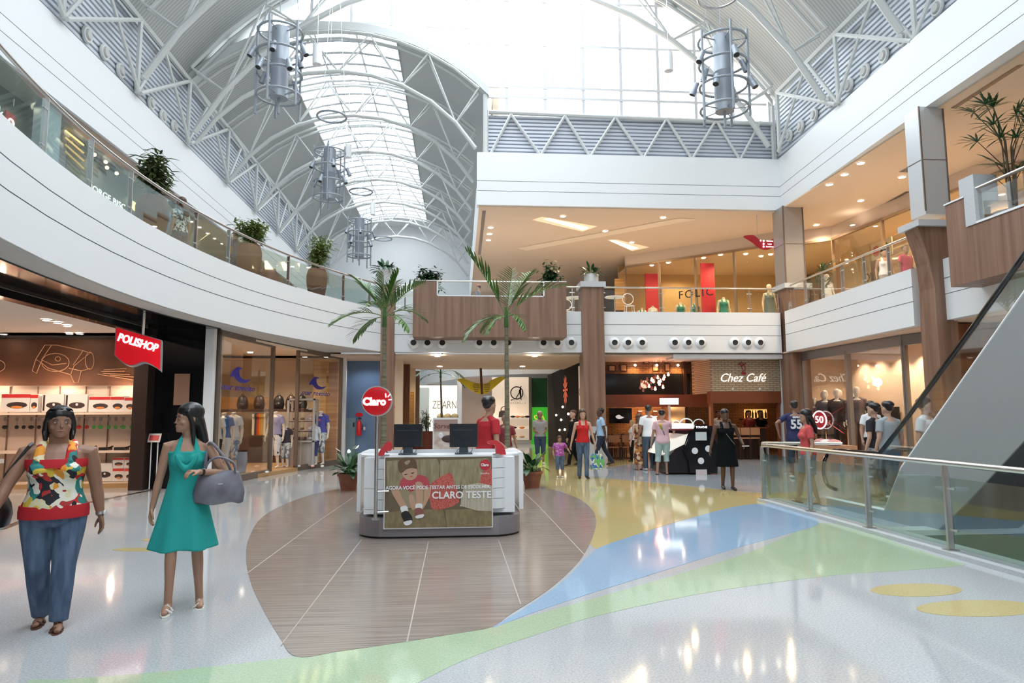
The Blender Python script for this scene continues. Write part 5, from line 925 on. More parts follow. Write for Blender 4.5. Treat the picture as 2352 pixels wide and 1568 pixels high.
# poster
PX0=Yp(883,1045,KY-.03).x-kc.x; PX1=Yp(1132,1045,KY-.03).x-kc.x; PZ0=Yp(1005,1213,KY-.03).z; PZ1=Yp(1005,1047,KY-.03).z; PW=PX1-PX0; PH=PZ1-PZ0; py=-D2-.03
pf=G(); pf.bb(PX0,PX1,py,py+.04,PZ0,PZ1); PF=pf.build('poster_panel',whitep,t); PF['label']='framed sofa advert poster with white lettering'
def pp(u,v): return (PX0+.012+(PW-.024)*u/249.,PZ1-.012-(PH-.024)*v/166.)   # poster coordinates
def shp(pts,m,name,lay,k=0):
    P=[pp(*q) for q in pts]
    if k: P=[(min(max(p.x,PX0+.012),PX1-.012),min(max(p.y,PZ0+.012),PZ1-.012)) for p in crom([(a,b,0) for a,b in P],k,True)]
    g=G(); g.plate(P,(0,py-.0012*lay,0),(1,0,0),(0,0,1),-.0008); return g.build(name,m,PF)
sofa=nmat('poster_sofa_olive',(.25,.20,.11),(.36,.30,.18),(30,30,6),.6,sc=1); sofad=nmat('poster_sofa_seat',(.22,.16,.08),(.30,.23,.12),(20,20,10),.6,sc=1); skinp=mat('poster_skin',(.55,.33,.22),.6)
shp([(0,0),(249,0),(249,166),(0,166)],mat('poster_back',(.16,.12,.07),.6),'background_print',1)
shp([(3,8),(120,4),(126,20),(124,60),(104,70),(5,70)],sofa,'sofa_back_print',2); shp([(128,8),(240,4),(247,20),(246,80),(215,75),(127,60)],sofa,'sofa_back_print',2)
shp([(2,130),(60,122),(135,125),(142,160),(140,166),(0,166)],sofad,'seat_print',2); shp([(140,125),(200,124),(249,130),(249,166),(144,166)],sofad,'seat_print',2)
rdp=nmat('poster_red_cushion',(.42,.04,.03),(.60,.14,.11),(60,60,60),.5,kind='voronoi',lo=.2,hi=.5)
shp([(100,70),(148,38),(160,60),(172,108),(115,125),(104,100)],rdp,'red_cushion_print',3,3); shp([(225,40),(238,26),(249,30),(249,70),(218,66)],rdp,'red_cushion_print',3)
shp([(186,68),(249,70),(249,130),(180,118),(176,112)],nmat('poster_cream_cushion',(.42,.36,.26),(.58,.52,.40),(40,1,1),.6,sc=1),'cream_cushion_print',4,2)
shp([(38,52),(55,44),(80,42),(98,50),(104,75),(92,80),(88,100),(60,104),(48,90),(34,76)],mat('poster_tshirt',(.50,.07,.09),.6),'boy_shirt_print',5,3)
shp([(18,80),(40,72),(60,84),(66,112),(58,120),(40,112),(26,96)],mat('poster_shorts',(.33,.27,.17),.6),'boy_shorts_print',5.4,3); shp([(60,82),(96,74),(104,90),(90,112),(66,112)],MT['poster_shorts'],'boy_shorts_print',5.6,3)
shp([(14,76),(30,74),(40,95),(52,118),(42,124),(28,104)],skinp,'boy_leg_print',6,3); shp([(70,62),(80,58),(88,66),(88,90),(86,114),(73,114),(72,90)],skinp,'boy_leg_print',6,3); shp([(92,76),(106,72),(104,92),(90,120),(80,128),(78,122),(90,104)],skinp,'boy_arm_print',6,3); shp([(56,90),(66,90),(72,118),(64,124),(58,110)],skinp,'boy_arm_print',6,3)
shp([(36,118),(50,114),(54,128),(42,132)],whitep,'sock_print',7,3); shp([(72,110),(86,110),(86,122),(72,122)],whitep,'sock_print',7,2)
shp([(38,132),(52,126),(64,142),(62,156),(52,158),(44,148)],dark,'shoe_print',8,3); shp([(44,152),(62,148),(62,156),(50,160)],whitep,'sole_print',9,3); shp([(70,122),(84,120),(92,134),(88,142),(72,142)],mat('poster_shoe_brown',(.28,.10,.08),.6),'shoe_print',8,3); shp([(72,138),(90,134),(88,142),(74,144)],whitep,'sole_print',9,3)
shp([(40,32),(70,26),(74,44),(62,54),(46,50)],skinp,'boy_face_print',7,4); shp([(30,12),(42,2),(58,0),(70,8),(74,24),(71,27),(60,25),(48,29),(40,36),(33,32)],mat('poster_hair',(.14,.08,.045),.5),'boy_hair_print',8,4); shp([(44,12),(54,7),(58,10),(50,18)],mat('poster_hair_light',(.38,.29,.2),.5),'hair_shine_print',9,3)
shp([(44,40),(52,39),(51,41),(45,42)],dark,'closed_eye_print',8.6); shp([(60,37),(67,35),(67,37),(61,39)],dark,'closed_eye_print',8.6); shp([(56,46),(63,44),(62,47)],MT['poster_tshirt'],'mouth_print',8.6)
cx,cy=233,20; shp([(cx+13*math.cos(a*PI/10),cy+13*math.sin(a*PI/10)) for a in range(20)],mat('logo_disc_red',(.55,.03,.05),.4),'logo_disc',5)
tw=mat('poster_letter_white',(.88,.88,.88),.5)
def ptext(s,u,v,size,lay=10,w=None,al='CENTER',bold=0):
    x,z=pp(u,v); o=text(s,size,(x,py-.0012*lay,z),0,tw,parent=PF,ext=.0006,align=al,bold=bold)
    if w: 
        xs=[q.co.x for q in o.data.vertices]; o.scale=(w*PW/249./(max(xs)-min(xs)),1,1)
    return o
ptext('AGORA VOCÊ PODE TESTAR ANTES DE ESCOLHER.',124,72,.062,w=240,bold=.0016); ptext('CLARO TESTE',178,91,.125,w=136,bold=.003); ptext('Claro',232,20,.05,w=18,bold=.002); ptext('Escolha',232,40,.03,w=20)
# round sign on pole
t=thing('sign_post','round red glossy sign on a steel pole at the left of the kiosk','sign',(Yp(862,1210,KY-.12).x,KY-.12,.0)); zc=Yp(862,921,KY-.12).z; r=(Yp(897,921,KY-.12).x-Yp(827,921,KY-.12).x)/2
G().tube([(0,0,.28),(0,0,zc-r*.9)],.024,12).build('pole',steel,t,True)
g=G(); g.lathe([(.001,-.05),(r,-.05),(r,.05),(.001,.05)],(0,0,0),40); d=g.build('sign_drum',mat('sign_rim_silver',(.6,.58,.58),.3,.6),t,True); d.rotation_euler=(PI/2,0,0); d.location=(0,0,zc)
g=G(); g.lathe([(.001,.062),(r*.5,.06),(r*.93,.052)],(0,0,0),40); d=g.build('face',mat('claro_red',(.60,.008,.015),.2,0,.12,coat=.6),t,True); d.rotation_euler=(PI/2,0,0); d.location=(0,0,zc)
wg=mat('sign_letters_lit',(1,1,1),.3,0,.7); text('Claro',.135,(-.03,-.068,zc-.01),0,wg,parent=t,bold=.007,sx=.95)
for a,b in(((.118,.045),(.112,.10)),((.14,.05),(.175,.09)),((.15,.015),(.19,.018))): G().tube([(a[0],-.07,zc+a[1]),(b[0],-.07,zc+b[1])],.008,6).build('logo_ray',wg,t)
for z in(.62,.26+.1): G().tube([(-.17,.05,z+.04),(0,0,z+.04)],.008,6).build('bracket',steel,t); G().tube([(0,0,z),(.16,.05,z)],.012,6).build('bracket',steel,t)
G().lathe([(.001,0),(.05,0),(.05,.02),(.001,.02)],(0,.02,.262),14).build('foot_plate',steel,t)
# monitors
def monitor(px0,px1,py0,lab):
    Y=KY+.35; a=Yp(px0,py0,Y); b=Yp(px1,1026,Y); cx=(a.x+b.x)/2; w=b.x-a.x; z0=b.z; z1=a.z; t=thing('monitor',lab,'monitor',(cx,Y,1.061),0,'monitors on the kiosk'); zb=1.061
    m=mat('monitor_black',(.012,.014,.02),.35); g=G(); g.loft([[(x*s,y,z) for x,z in((-w/2,z0-zb),(w/2,z0-zb),(w/2,z1-zb),(-w/2,z1-zb))] for y,s in((.03,1),(-.01,1),(-.04,.9))]); g.build('housing',m,t)
    g=G(); g.bb(-w*.38,w*.38,-.05,-.035,(z1-zb)*.78,(z1-zb)*.80); g.build('vent_ridge',mat('monitor_edge',(.06,.065,.075),.3),t); g=G(); g.bb(-w*.22,w*.22,-.065,-.03,z0-zb+.02,z0-zb+.10); g.build('port_cover',m,t)
    text('SAMSUNG' if 0 else 'MONITOR',.018,(-w*.33,-.04,z1-zb-.02),0,mat('tiny_letter_grey',(.4,.4,.42),.5),parent=t) if 0 else G().bb(-w*.44,-w*.3,-.03,-.026,z1-zb-.024,z1-zb-.016).build('nameplate',mat('tiny_letter_grey',(.4,.4,.42),.5),t)
    g=G(); g.loft([[(x*q,y,z) for x,y in((-.05,-.02),(.05,-.02),(.05,.03),(-.05,.03))] for z,q in((0.02,1.3),(z0-zb+.08,1))]); g.build('stand',mat('stand_slate',(.08,.10,.12),.35),t); g=G(); g.bb(-.12,.12,-.1,.1,0,.02); g.build('foot',mat('stand_slate',(.08,.10,.12),.35),t)
    G().tube([(p.x,p.y,p.z) for p in crom([(-.03,-.05,.1),(-.09,-.08,.05),(-.06,-.1,.01),(.03,-.1,.012),(.1,-.08,.03),(.12,-.05,.08)],5)],.004,5).build('cable',dark,t); return t
monitor(905,970,974,'black monitor seen from behind, left on the kiosk'); monitor(1033,1097,973,'black monitor seen from behind, right on the kiosk, before the man in red')
# red glossy stands
for (pts,lab) in(([(866,1052),(872,1035),(885,1018),(893,1013),(900,1020),(898,1034),(886,1036),(880,1046)],'red curved acrylic phone stand left on the kiosk'),([(1118,1014),(1135,1010),(1150,1018),(1158,1030),(1161,1050),(1150,1050),(1138,1044),(1136,1022),(1125,1020)],'red curved acrylic phone stand at the right corner of the kiosk')):
    P=[Yp(x,y,KY+.15) for x,y in pts]; zz=min(p.z for p in P); c=sum(P,Vector())/len(P); t=thing('phone_stand',lab,'display stand',(c.x,KY+.15,1.061)); A=[(p.x-c.x,max(p.z-1.061,.0)) for p in crom(P,3,True)]
    g=G(); g.plate(A,(0,0,0),(1,.15,0),(0,0,1),.05); g.build('curved_shell',red,t); G().tube([(-.02,-.03,.12),(.03,-.03,.04)],.01,6).build('phone_holder',dark,t); G().lathe([(.001,0),(.06,0),(.06,.012),(.001,.012)],(0,0,0),14).build('foot',steel,t)
# ================================================================ plants
def leaf(g,p,d,L,w,droop=.6,n=6,up=Vector((0,0,1))):
    d=d.normalized(); s=d.cross(up)
    s=s.normalized() if s.length>.01 else Vector((1,0,0)); q=Vector(p); A=[];B=[];v=d.copy()
    for i in range(n+1):
        f=i/n; ww=w*math.sin(PI*min(1,.12+f*.88))**.8 if i<n else 0; A.append(q+s*ww/2-Vector((0,0,ww*.12))); B.append(q-s*ww/2-Vector((0,0,ww*.12)))
        v=(v-up*droop/n).normalized(); q=q+v*L/n
    vs=[]; fs=[]
    for i in range(n+1): vs+=[A[i],B[i]]
    for i in range(n): fs.append((2*i,2*i+1,2*i+3,2*i+2))
    g.add(vs,fs)
def pot(t,r,h,m,style='cone'):
    if style=='cone': pr=[(.001,0),(r*.68,0),(r*.95,h*.86),(r*1.05,h*.86),(r*1.05,h),(r*.9,h),(r*.88,h*.92),(.001,h*.92)]
    elif style=='urn': pr=[(.001,0),(r*.62,0),(r*.75,h*.2),(r*.98,h*.6),(r,h*.8),(r*.9,h*.93),(r*.78,h),(r*.7,h*.97),(.001,h*.93)]
    else: pr=[(.001,0),(r,0),(r,h),(r*.92,h),(r*.92,h*.95),(.001,h*.95)]
    G().lathe(pr[:-1],(0,0,0),28).build('pot',m,t,True); G().lathe([(.001,pr[-1][1]),(pr[-2][0],pr[-1][1])],(0,0,0),20).build('soil',soil,t)
def potplant(name,lab,loc,r,h,pm,style,n,L,w,lm,seed=0,el=(15,80),droop=.9,base=None,flowers=0,grp=None):
    t=thing(name,lab,'plant',loc,random.Random(seed).random()*6,grp); pot(t,r,h,pm,style); rd=random.Random(seed); g=G(); st=G()
    for i in range(n):
        a=rd.random()*2*PI; e=R(rd.uniform(*el)); l=L*rd.uniform(.6,1.1); d=Vector((math.cos(a)*math.cos(e),math.sin(a)*math.cos(e),math.sin(e))); rr_=r*.5*rd.random(); p=Vector((rr_*math.cos(a),rr_*math.sin(a),h)); 
        p2=p+d*l*.45; st.tube([p,p2],.006,4); leaf(g,p2,d,l*.75,w*rd.uniform(.8,1.2),droop)
    st.build('stems',leafm,t); g.build('foliage',lm,t)
    for i in range(flowers):
        a=rd.random()*2*PI; x=.18*math.cos(a); y=.18*math.sin(a); z=h+L*rd.uniform(.9,1.3); G().tube([(x*.3,y*.3,h),(x,y,z)],.006,4).build('flower_stem',leafm,t); g=G(); leaf(g,(x,y,z),Vector((x,y,.15)),.14,.08,.2); g.build('flower',mat('lily_white',(.85,.87,.80),.5),t)
    return t
p=Zp(800,1126); potplant('potted_peace_lily','peace lily with white blooms in a terracotta pot, left behind the kiosk',(p.x,p.y,0),.23,.36,terra,'cone',46,.42,.11,leafd,3,(10,80),1.2,flowers=5)
p=Zp(1222,1120); potplant('potted_peace_lily','peace lily in a terracotta pot at the right side of the kiosk',(p.x,p.y,0),.23,.36,terra,'cone',50,.42,.10,leafd,4,(10,80),1.2)
def bush(lab,loc,r,h,pm,style,H_,Wd,n,lm,seed,lw=.035,ll=.16,name='potted_shrub',sc=1):
    t=thing(name,lab,'plant',loc,0); pot(t,r,h,pm,style); rd=random.Random(seed); g=G(); st=G()
    for k in range(9):
        a=rd.random()*2*PI; top=Vector((Wd*.5*rd.random()*math.cos(a),Wd*.5*rd.random()*math.sin(a),h+H_*rd.uniform(.55,1))); st.tube([(0,0,h*.9),(top.x*.4,top.y*.4,h+H_*.35),top],[.015,.01,.005],5)
        for j in range(n//9):
            f=rd.uniform(.25,1); q=Vector((top.x*f,top.y*f,h+(top.z-h)*f))+Vector((rd.gauss(0,Wd*.16),rd.gauss(0,Wd*.16),rd.gauss(0,H_*.08))); b=rd.random()*2*PI; leaf(g,q,Vector((math.cos(b),math.sin(b),rd.uniform(-.4,.6))),ll*rd.uniform(.7,1.2),lw,.6,3)
    st.build('stems',mat('stem_brown',(.10,.06,.03),.7),t); g.build('foliage',lm,t); return t
# on the cafe balcony
p=Yp(985,640,22.9); bush('bushy dark green shrub left behind the balcony box',(p.x,22.9,4.8),.22,.55,terra,'cone',1.15,.8,1500,leafd,11,.07,.17)
p=Yp(1268,640,22.8); bush('airy green shrub right behind the balcony box',(p.x,22.8,4.8),.22,.55,terra,'cone',1.35,.8,1300,leafd,12,.07,.17)
p=Yp(1363,655,21.75); potplant('planter_bowl','spreading lily in a pale drum planter on the walnut column with stone base',(p.x,22.1,5.902),.24,.30,mat('drum_pale',(.58,.57,.55),.5),'drum',40,.42,.09,leafd,13,(5,75),1.1)
p=Yp(884,640,21.8); potplant('planter_bowl','spreading lily in a pale drum planter on the walnut column behind the palm',(p.x,22.05,5.9),.28,.34,mat('drum_pale',(.58,.57,.55),.5),'drum',40,.45,.10,leafd,14,(5,75),1.1)
# left gallery urns
for (x,yb,lab,col,seed,H_) in((578,632,'yellow green plant in a tall brown urn, middle of the left gallery',leafy,21,.75),(733,678,'thin yellow green plant in a brown urn, far end of the left gallery',leafy,22,1.0),(355,500,'drooping brown green plant behind the balustrade, nearest on the left gallery',leafb,23,.9)):
    yy=yon(lambda y:cvx(y,.55),x,4.95,6,23); P=Vector((cvx(yy,.62),yy,4.8)); bush(lab,P,.30,1.05,nmat('urn_brown',(.15,.050,.034),(.20,.075,.052),(2,2,2),.7),'urn',H_,.6,800,col,seed,.05,.22,'potted_plant')
t=thing('urn','dark red brown urn standing just left of the far gallery urn','pot',(cvx(18.6,.95),18.6,4.8)); G().lathe([(.001,0),(.16,0),(.24,.3),(.25,.55),(.16,.72),(.001,.72)],(0,0,0),20).build('body',mat('urn_red_brown',(.18,.05,.04),.5),t,True); G().ring((0,0,.72),.16,.02,20,6).build('rim',mat('urn_red_brown',(.18,.05,.04),.5),t,True)
# fan palms
def fanpalm(lab,loc,H_,n,seed,r=.25,hpot=.5,L=.4,spread=.5):
    t=thing('potted_fan_palm',lab,'plant',loc,0); pot(t,r,hpot,mat('planter_brown',(.20,.10,.07),.7),'cone'); rd=random.Random(seed); g=G(); st=G()
    for k in range(n):
        a=rd.random()*2*PI; z=hpot+H_*rd.uniform(.35,1); q=Vector((spread*rd.uniform(.2,1)*math.cos(a),spread*rd.uniform(.2,1)*math.sin(a),z)); st.tube([(q.x*.12,q.y*.12,hpot*.9),(q.x*.2,q.y*.2,z*.75),q],[.018,.012,.006],5)
        out=Vector((q.x,q.y,.25)).normalized(); sd=out.cross(Vector((0,0,1))).normalized()
        for j in range(9): b=R(-100+j*25); leaf(g,q,out*math.cos(b)+sd*math.sin(b)+Vector((0,0,.25)),L*rd.uniform(.8,1.1),.04,.5,3)
    st.build('stems',mat('stem_brown',(.10,.06,.03),.7),t); g.build('fronds',leafd,t); t.children[-1]['kind']='stuff'; return t
p=Xp(2215,470,10.3); fanpalm('tall fan palm behind the upper right balcony box',(10.6,12.0,4.8),2.3,22,31,.4,.6,.42,.62)
p=Yp(1848,700,20.5); fanpalm('fan palm on the right upper walkway beside the corner column',(11.55,20.9,4.8),1.25,12,32,.25,.4,.36,.42)
# coconut style palms behind the kiosk
def palm(lab,px,py_base,Y,px_top,py_top,fr,seed,L0=1.5,grp='slender palms'):
    b=Yp(px,900,Y); b.z=0; top=Yp(px_top,py_top,Y); t=thing('palm_tree',lab,'palm tree',b,0,grp); rel=top-b; g=G(); pts=[];rs=[]
    for i in range(15): f=i/14; pts.append(Vector((rel.x*f**1.6,0,rel.z*f))); rs.append(.062*(1-.45*f)*(1.0+.06*(i%2)))
    g.tube(pts,rs,10); g.build('trunk',nmat('palm_trunk',(.13,.12,.08),(.27,.25,.17),(3,3,22),.8,sc=1),t,True)
    G().tube([pts[-1]-Vector((0,0,.05)),pts[-1]+Vector((0,0,.35))],[.05,.03],8).build('crownshaft',leafm,t,True)
    rd=random.Random(seed)
    for (ang,el,L,dr,yw) in fr:
        g=G(); p=pts[-1]+Vector((0,0,.15)); a=R(el); d=Vector((math.cos(a)*math.cos(R(yw))*(1 if ang>0 else -1),math.cos(a)*math.sin(R(yw)),math.sin(a))).normalized(); n=22; q=p.copy(); prev=[q.copy()]; v=d.copy()
        for i in range(n):
            f=i/n; v=(v-Vector((0,0,1))*dr/n).normalized(); q=q+v*L/n; prev.append(q.copy())
            if f>.16:
                side=v.cross(Vector((0,0,1))); side=side.normalized() if side.length>.05 else Vector((0,1,0)); upv=side.cross(v).normalized()
                ll=L*.36*math.sin(PI*min(1,.22+.78*f))**.6+.06
                for s in(-1,1): leaf(g,q,(side*s*.75+v*.75+upv*.35*rd.uniform(.6,1.3)).normalized(),ll*rd.uniform(.85,1.1),.038,.55,4)
        g.build('frond',nmat('palm_leaf',(.035,.11,.02),(.13,.24,.045),(5,5,5),.4),t); G().tube(prev,[.014]+[.010]*(n-1)+[.003],5).build('rachis',mat('rachis_green',(.16,.24,.07),.5),t.children[-1])
    G().lathe([(.001,0),(.3,0),(.3,.05),(.001,.05)],(0,0,0),20).build('planter_ring',granite,t); return t
# (side, elevation, length, droop, yaw)
palm('slender palm with a crown in front of the left walnut column',883,1060,13.6,883,745,[(1,78,.95,.5,0),(-1,62,1.1,.7,20),(1,55,1.1,.9,-25),(-1,25,1.05,1.2,-15),(1,40,1.0,1.4,30),(-1,85,.9,.4,60),(1,15,.95,1.3,-50),(-1,8,.95,1.2,35),(1,70,.95,.8,70),(-1,45,.9,1.4,-70)],41)
palm('slender palm with tall raised fronds in front of the balcony box',1165,1060,13.6,1163,745,[(-1,66,1.55,.45,5),(1,50,1.35,.9,-8),(1,68,1.2,.8,35),(-1,12,1.0,1.5,-10),(-1,30,.75,1.7,40),(1,20,.8,1.6,-60),(1,80,.95,.5,-60),(-1,5,.7,1.4,-40)],42)
palm('smaller palm with thin trunk in the far atrium',1016,1040,30.5,1012,865,[(-1,50,1.6,1.2,0),(1,55,1.6,1.2,0),(-1,10,1.5,1.2,20),(1,5,1.3,1.2,-20),(1,85,1.5,.7,0),(-1,30,1.5,1.3,-40),(1,30,1.5,1.3,40)],43)
p=Yp(960,1000,25); bush('pale flowering shrub in a red brown planter in the corridor',(Yp(980,1000,27).x,27,0),.55,.95,mat('planter_redbrown',(.18,.04,.02),.5),'drum',.9,.7,400,mat('leaf_grey_green',(.25,.3,.22),.6),51,.05,.16)
# ================================================================ jewellery cart shaped like a black beetle
cp=Zp(1608,1090); t=thing('vending_cart','black rounded sales cart with white circles and lit sloping counters','kiosk',(cp.x,cp.y,0),R(0)); s=(Yp(1655,1000,cp.y).x-Yp(1565,1000,cp.y).x)
zt=Yp(1605,975,cp.y).z
def U(x,y): q=Yp(x,y,cp.y); return (q.x-cp.x,q.z)
out=[U(*q) for q in((1585,1086),(1582,1060),(1570,1035),(1580,1010),(1592,990),(1597,975),(1625,975),(1630,990),(1645,1015),(1650,1040),(1648,1087))]
g=G(); g.plate(out,(0,0,0),(1,0,0),(0,0,1),-.1); g.build('end_panel',blk,t)
body=[U(*q) for q in((1535,1087),(1538,1050),(1556,1030),(1575,1005),(1590,978),(1640,978),(1650,1086))]
g=G(); g.plate(body,(0,.12,0),(1,0,0),(0,0,1),-1.6); g.build('body',mat('cart_black',(.015,.012,.015),.2),t)
for x,y,r in((1596,1035,.085),(1627,1030,.085),(1610,1058,.085)): a=U(x,y); g=G(); g.plate([(a[0]+r*math.cos(k*PI/10),a[1]+r*math.sin(k*PI/10)) for k in range(20)],(0,-.005,0),(1,0,0),(0,0,1),-.01); g.build('white_disc',wl if 0 else whitep,t)
a=U(1597,992); b=U(1623,1011); g=G(); g.bb(a[0],b[0],-.012,0,b[1],a[1]); g.build('screen',mat('cart_screen_grey',(.45,.50,.50),.3,0,.2),t); a=U(1611,981); text('TOUCHE',.075,(a[0],-.012,a[1]),0,wl,parent=t)
g=G(); g.loft([[(U(1525,1045)[0],y,U(1525,1045)[1]),(U(1545,1010)[0],y,U(1545,1010)[1]),(U(1583,996)[0],y,U(1583,996)[1]),(U(1575,1020)[0],y,U(1575,1020)[1])] for y in(.1,1.6)]); g.build('sloping_counter',mat('counter_lit',(1,.93,.82),.4,0,.3),t)
g=G(); a=U(1545,973); b=U(1595,984); g.bb(a[0],b[0],.05,1.5,b[1],a[1]); g.build('light_canopy',mat('canopy_lit',(1,.95,.85),.4,0,1.2),t); g=G(); a=U(1545,984); b=U(1595,988); g.bb(a[0],b[0],.05,1.5,b[1],a[1]); g.build('canopy_underside',mat('canopy_maroon',(.2,.02,.03),.4),t)
for x0,x1 in((1547,1565),(1565,1594),(1596,1620)): a=U((x0+x1)/2,973); r=(x1-x0)/2*abs(U(1601,973)[0]-U(1600,973)[0])/1.; G().tube([(a[0]+r*math.cos(q*PI/12),.1,a[1]+r*.8*math.sin(q*PI/12)) for q in range(13)],.016,6).build('arch',wl if 0 else whitep,t)
a=U(1560,975); b=U(1558,930); G().tube([(a[0],.8,a[1]),(b[0],.8,b[1])],.035,8).build('sign_pole',mat('pole_pink_steel',(.5,.38,.36),.4,.3),t); c=U(1558,920); g=G(); g.bb(c[0]-.25,c[0]+.25,.75,.85,c[1]-.085,c[1]+.085); g.build('sign_box',wl,t); text('TOUCHE',.08,(c[0],.74,c[1]),0,mat('grey_letter',(.5,.5,.5),.5),parent=t)
a=U(1598,1078); b=U(1623,1090); g=G(); g.bb(a[0],b[0],-.03,0,0,a[1]); g.build('white_foot',mat('foot_pinkish',(.7,.6,.58),.5),t)
light('POINT',(cp.x-.5,cp.y+.6,1.25),12,(1,.9,.75),.1)
# ================================================================ people and mannequins
SK={'b':(.27,.135,.085),'m':(.40,.22,.145),'l':(.52,.31,.22),'d':(.10,.045,.028),'man':(.75,.66,.55)}
def skin(k): return mat('skin_'+k,SK[k],.5)
hairm=mat('hair_black',(.012,.010,.010),.35); hairb=mat('hair_brown',(.09,.045,.025),.4); hairg=mat('hair_grey',(.35,.33,.32),.6)
HEAD=[(0,.026,.034,.058),(.012,.042,.05,.045),(.03,.054,.066,.030),(.055,.064,.080,.016),(.085,.070,.088,.008),(.115,.074,.093,.002),(.145,.077,.097,-.003),(.175,.074,.093,-.006),(.2,.060,.077,-.007),(.217,.038,.05,-.007),(.226,.015,.02,-.007)]
def ik(a,t,l1,l2,pole):
    a=Vector(a); t=Vector(t); d=t-a; L=min(d.length,(l1+l2)*.999); u=d.normalized(); x=(l1*l1-l2*l2+L*L)/(2*L); h=math.sqrt(max(0,l1*l1-x*x)); p=Vector(pole); p=(p-u*p.dot(u)).normalized(); return a+u*x+p*h, a+u*L
def rem(o,v,sm=4):
    m=o.modifiers.new('r','REMESH'); m.mode='VOXEL'; m.voxel_size=v; m.use_smooth_shade=True
    if sm: k=o.modifiers.new('s','SMOOTH'); k.factor=.5; k.iterations=sm
    return o
def E2(c,w,d,n=20): return [Vector((c[0]+w*math.cos(k*2*PI/n),c[1]+d*math.sin(k*2*PI/n),c[2])) for k in range(n)]
def hand(g,wr,d,side,curl=.35,fr=1.0,detail=True,inward=None):
    d=d.normalized(); n=Vector(inward) if inward is not None else Vector((-side,0,0)); n=(n-d*n.dot(d)).normalized(); b=d.cross(n).normalized()
    if b.y<0 and inward is None: b=-b
    rings=[]
    for f,w,t in((-.01,.024,.020),(.02,.033,.018),(.05,.040,.017),(.085,.040,.014)):
        c=wr+d*f; rings.append([c+b*w*math.cos(k*PI/5)+n*t*math.sin(k*PI/5) for k in range(10)])
    g.loft(rings)
    if not detail: g.tube([wr+d*.07,wr+d*.12+n*.015,wr+d*.15+n*.04],[.026,.022,.014],8,flat=.7); g.tube([wr+d*.02+b*.03,wr+d*.07+b*.055+n*.02],[.013,.009],6); return
    for k,(o,l) in enumerate(((.031,.072),(.0105,.080),(-.0105,.074),(-.031,.058))):
        p=wr+d*.08+b*o; v=d.copy(); pts=[p-d*.015]; c=curl*(1+.12*k)
        for s in(.42,.33,.25): v=(v*math.cos(c)+n*math.sin(c)).normalized(); pts.append(pts[-1]+v*l*s+ (d*.015 if s==.42 else Vector()))
        g.tube(pts,[.0105,.0098,.009,.0075],7)
    p=wr+d*.015+b*.028; g.tube([p,p+d*.025+b*.022+n*.012,p+d*.052+b*.030+n*.026,p+d*.075+b*.026+n*.036],[.014,.012,.0105,.008],7)
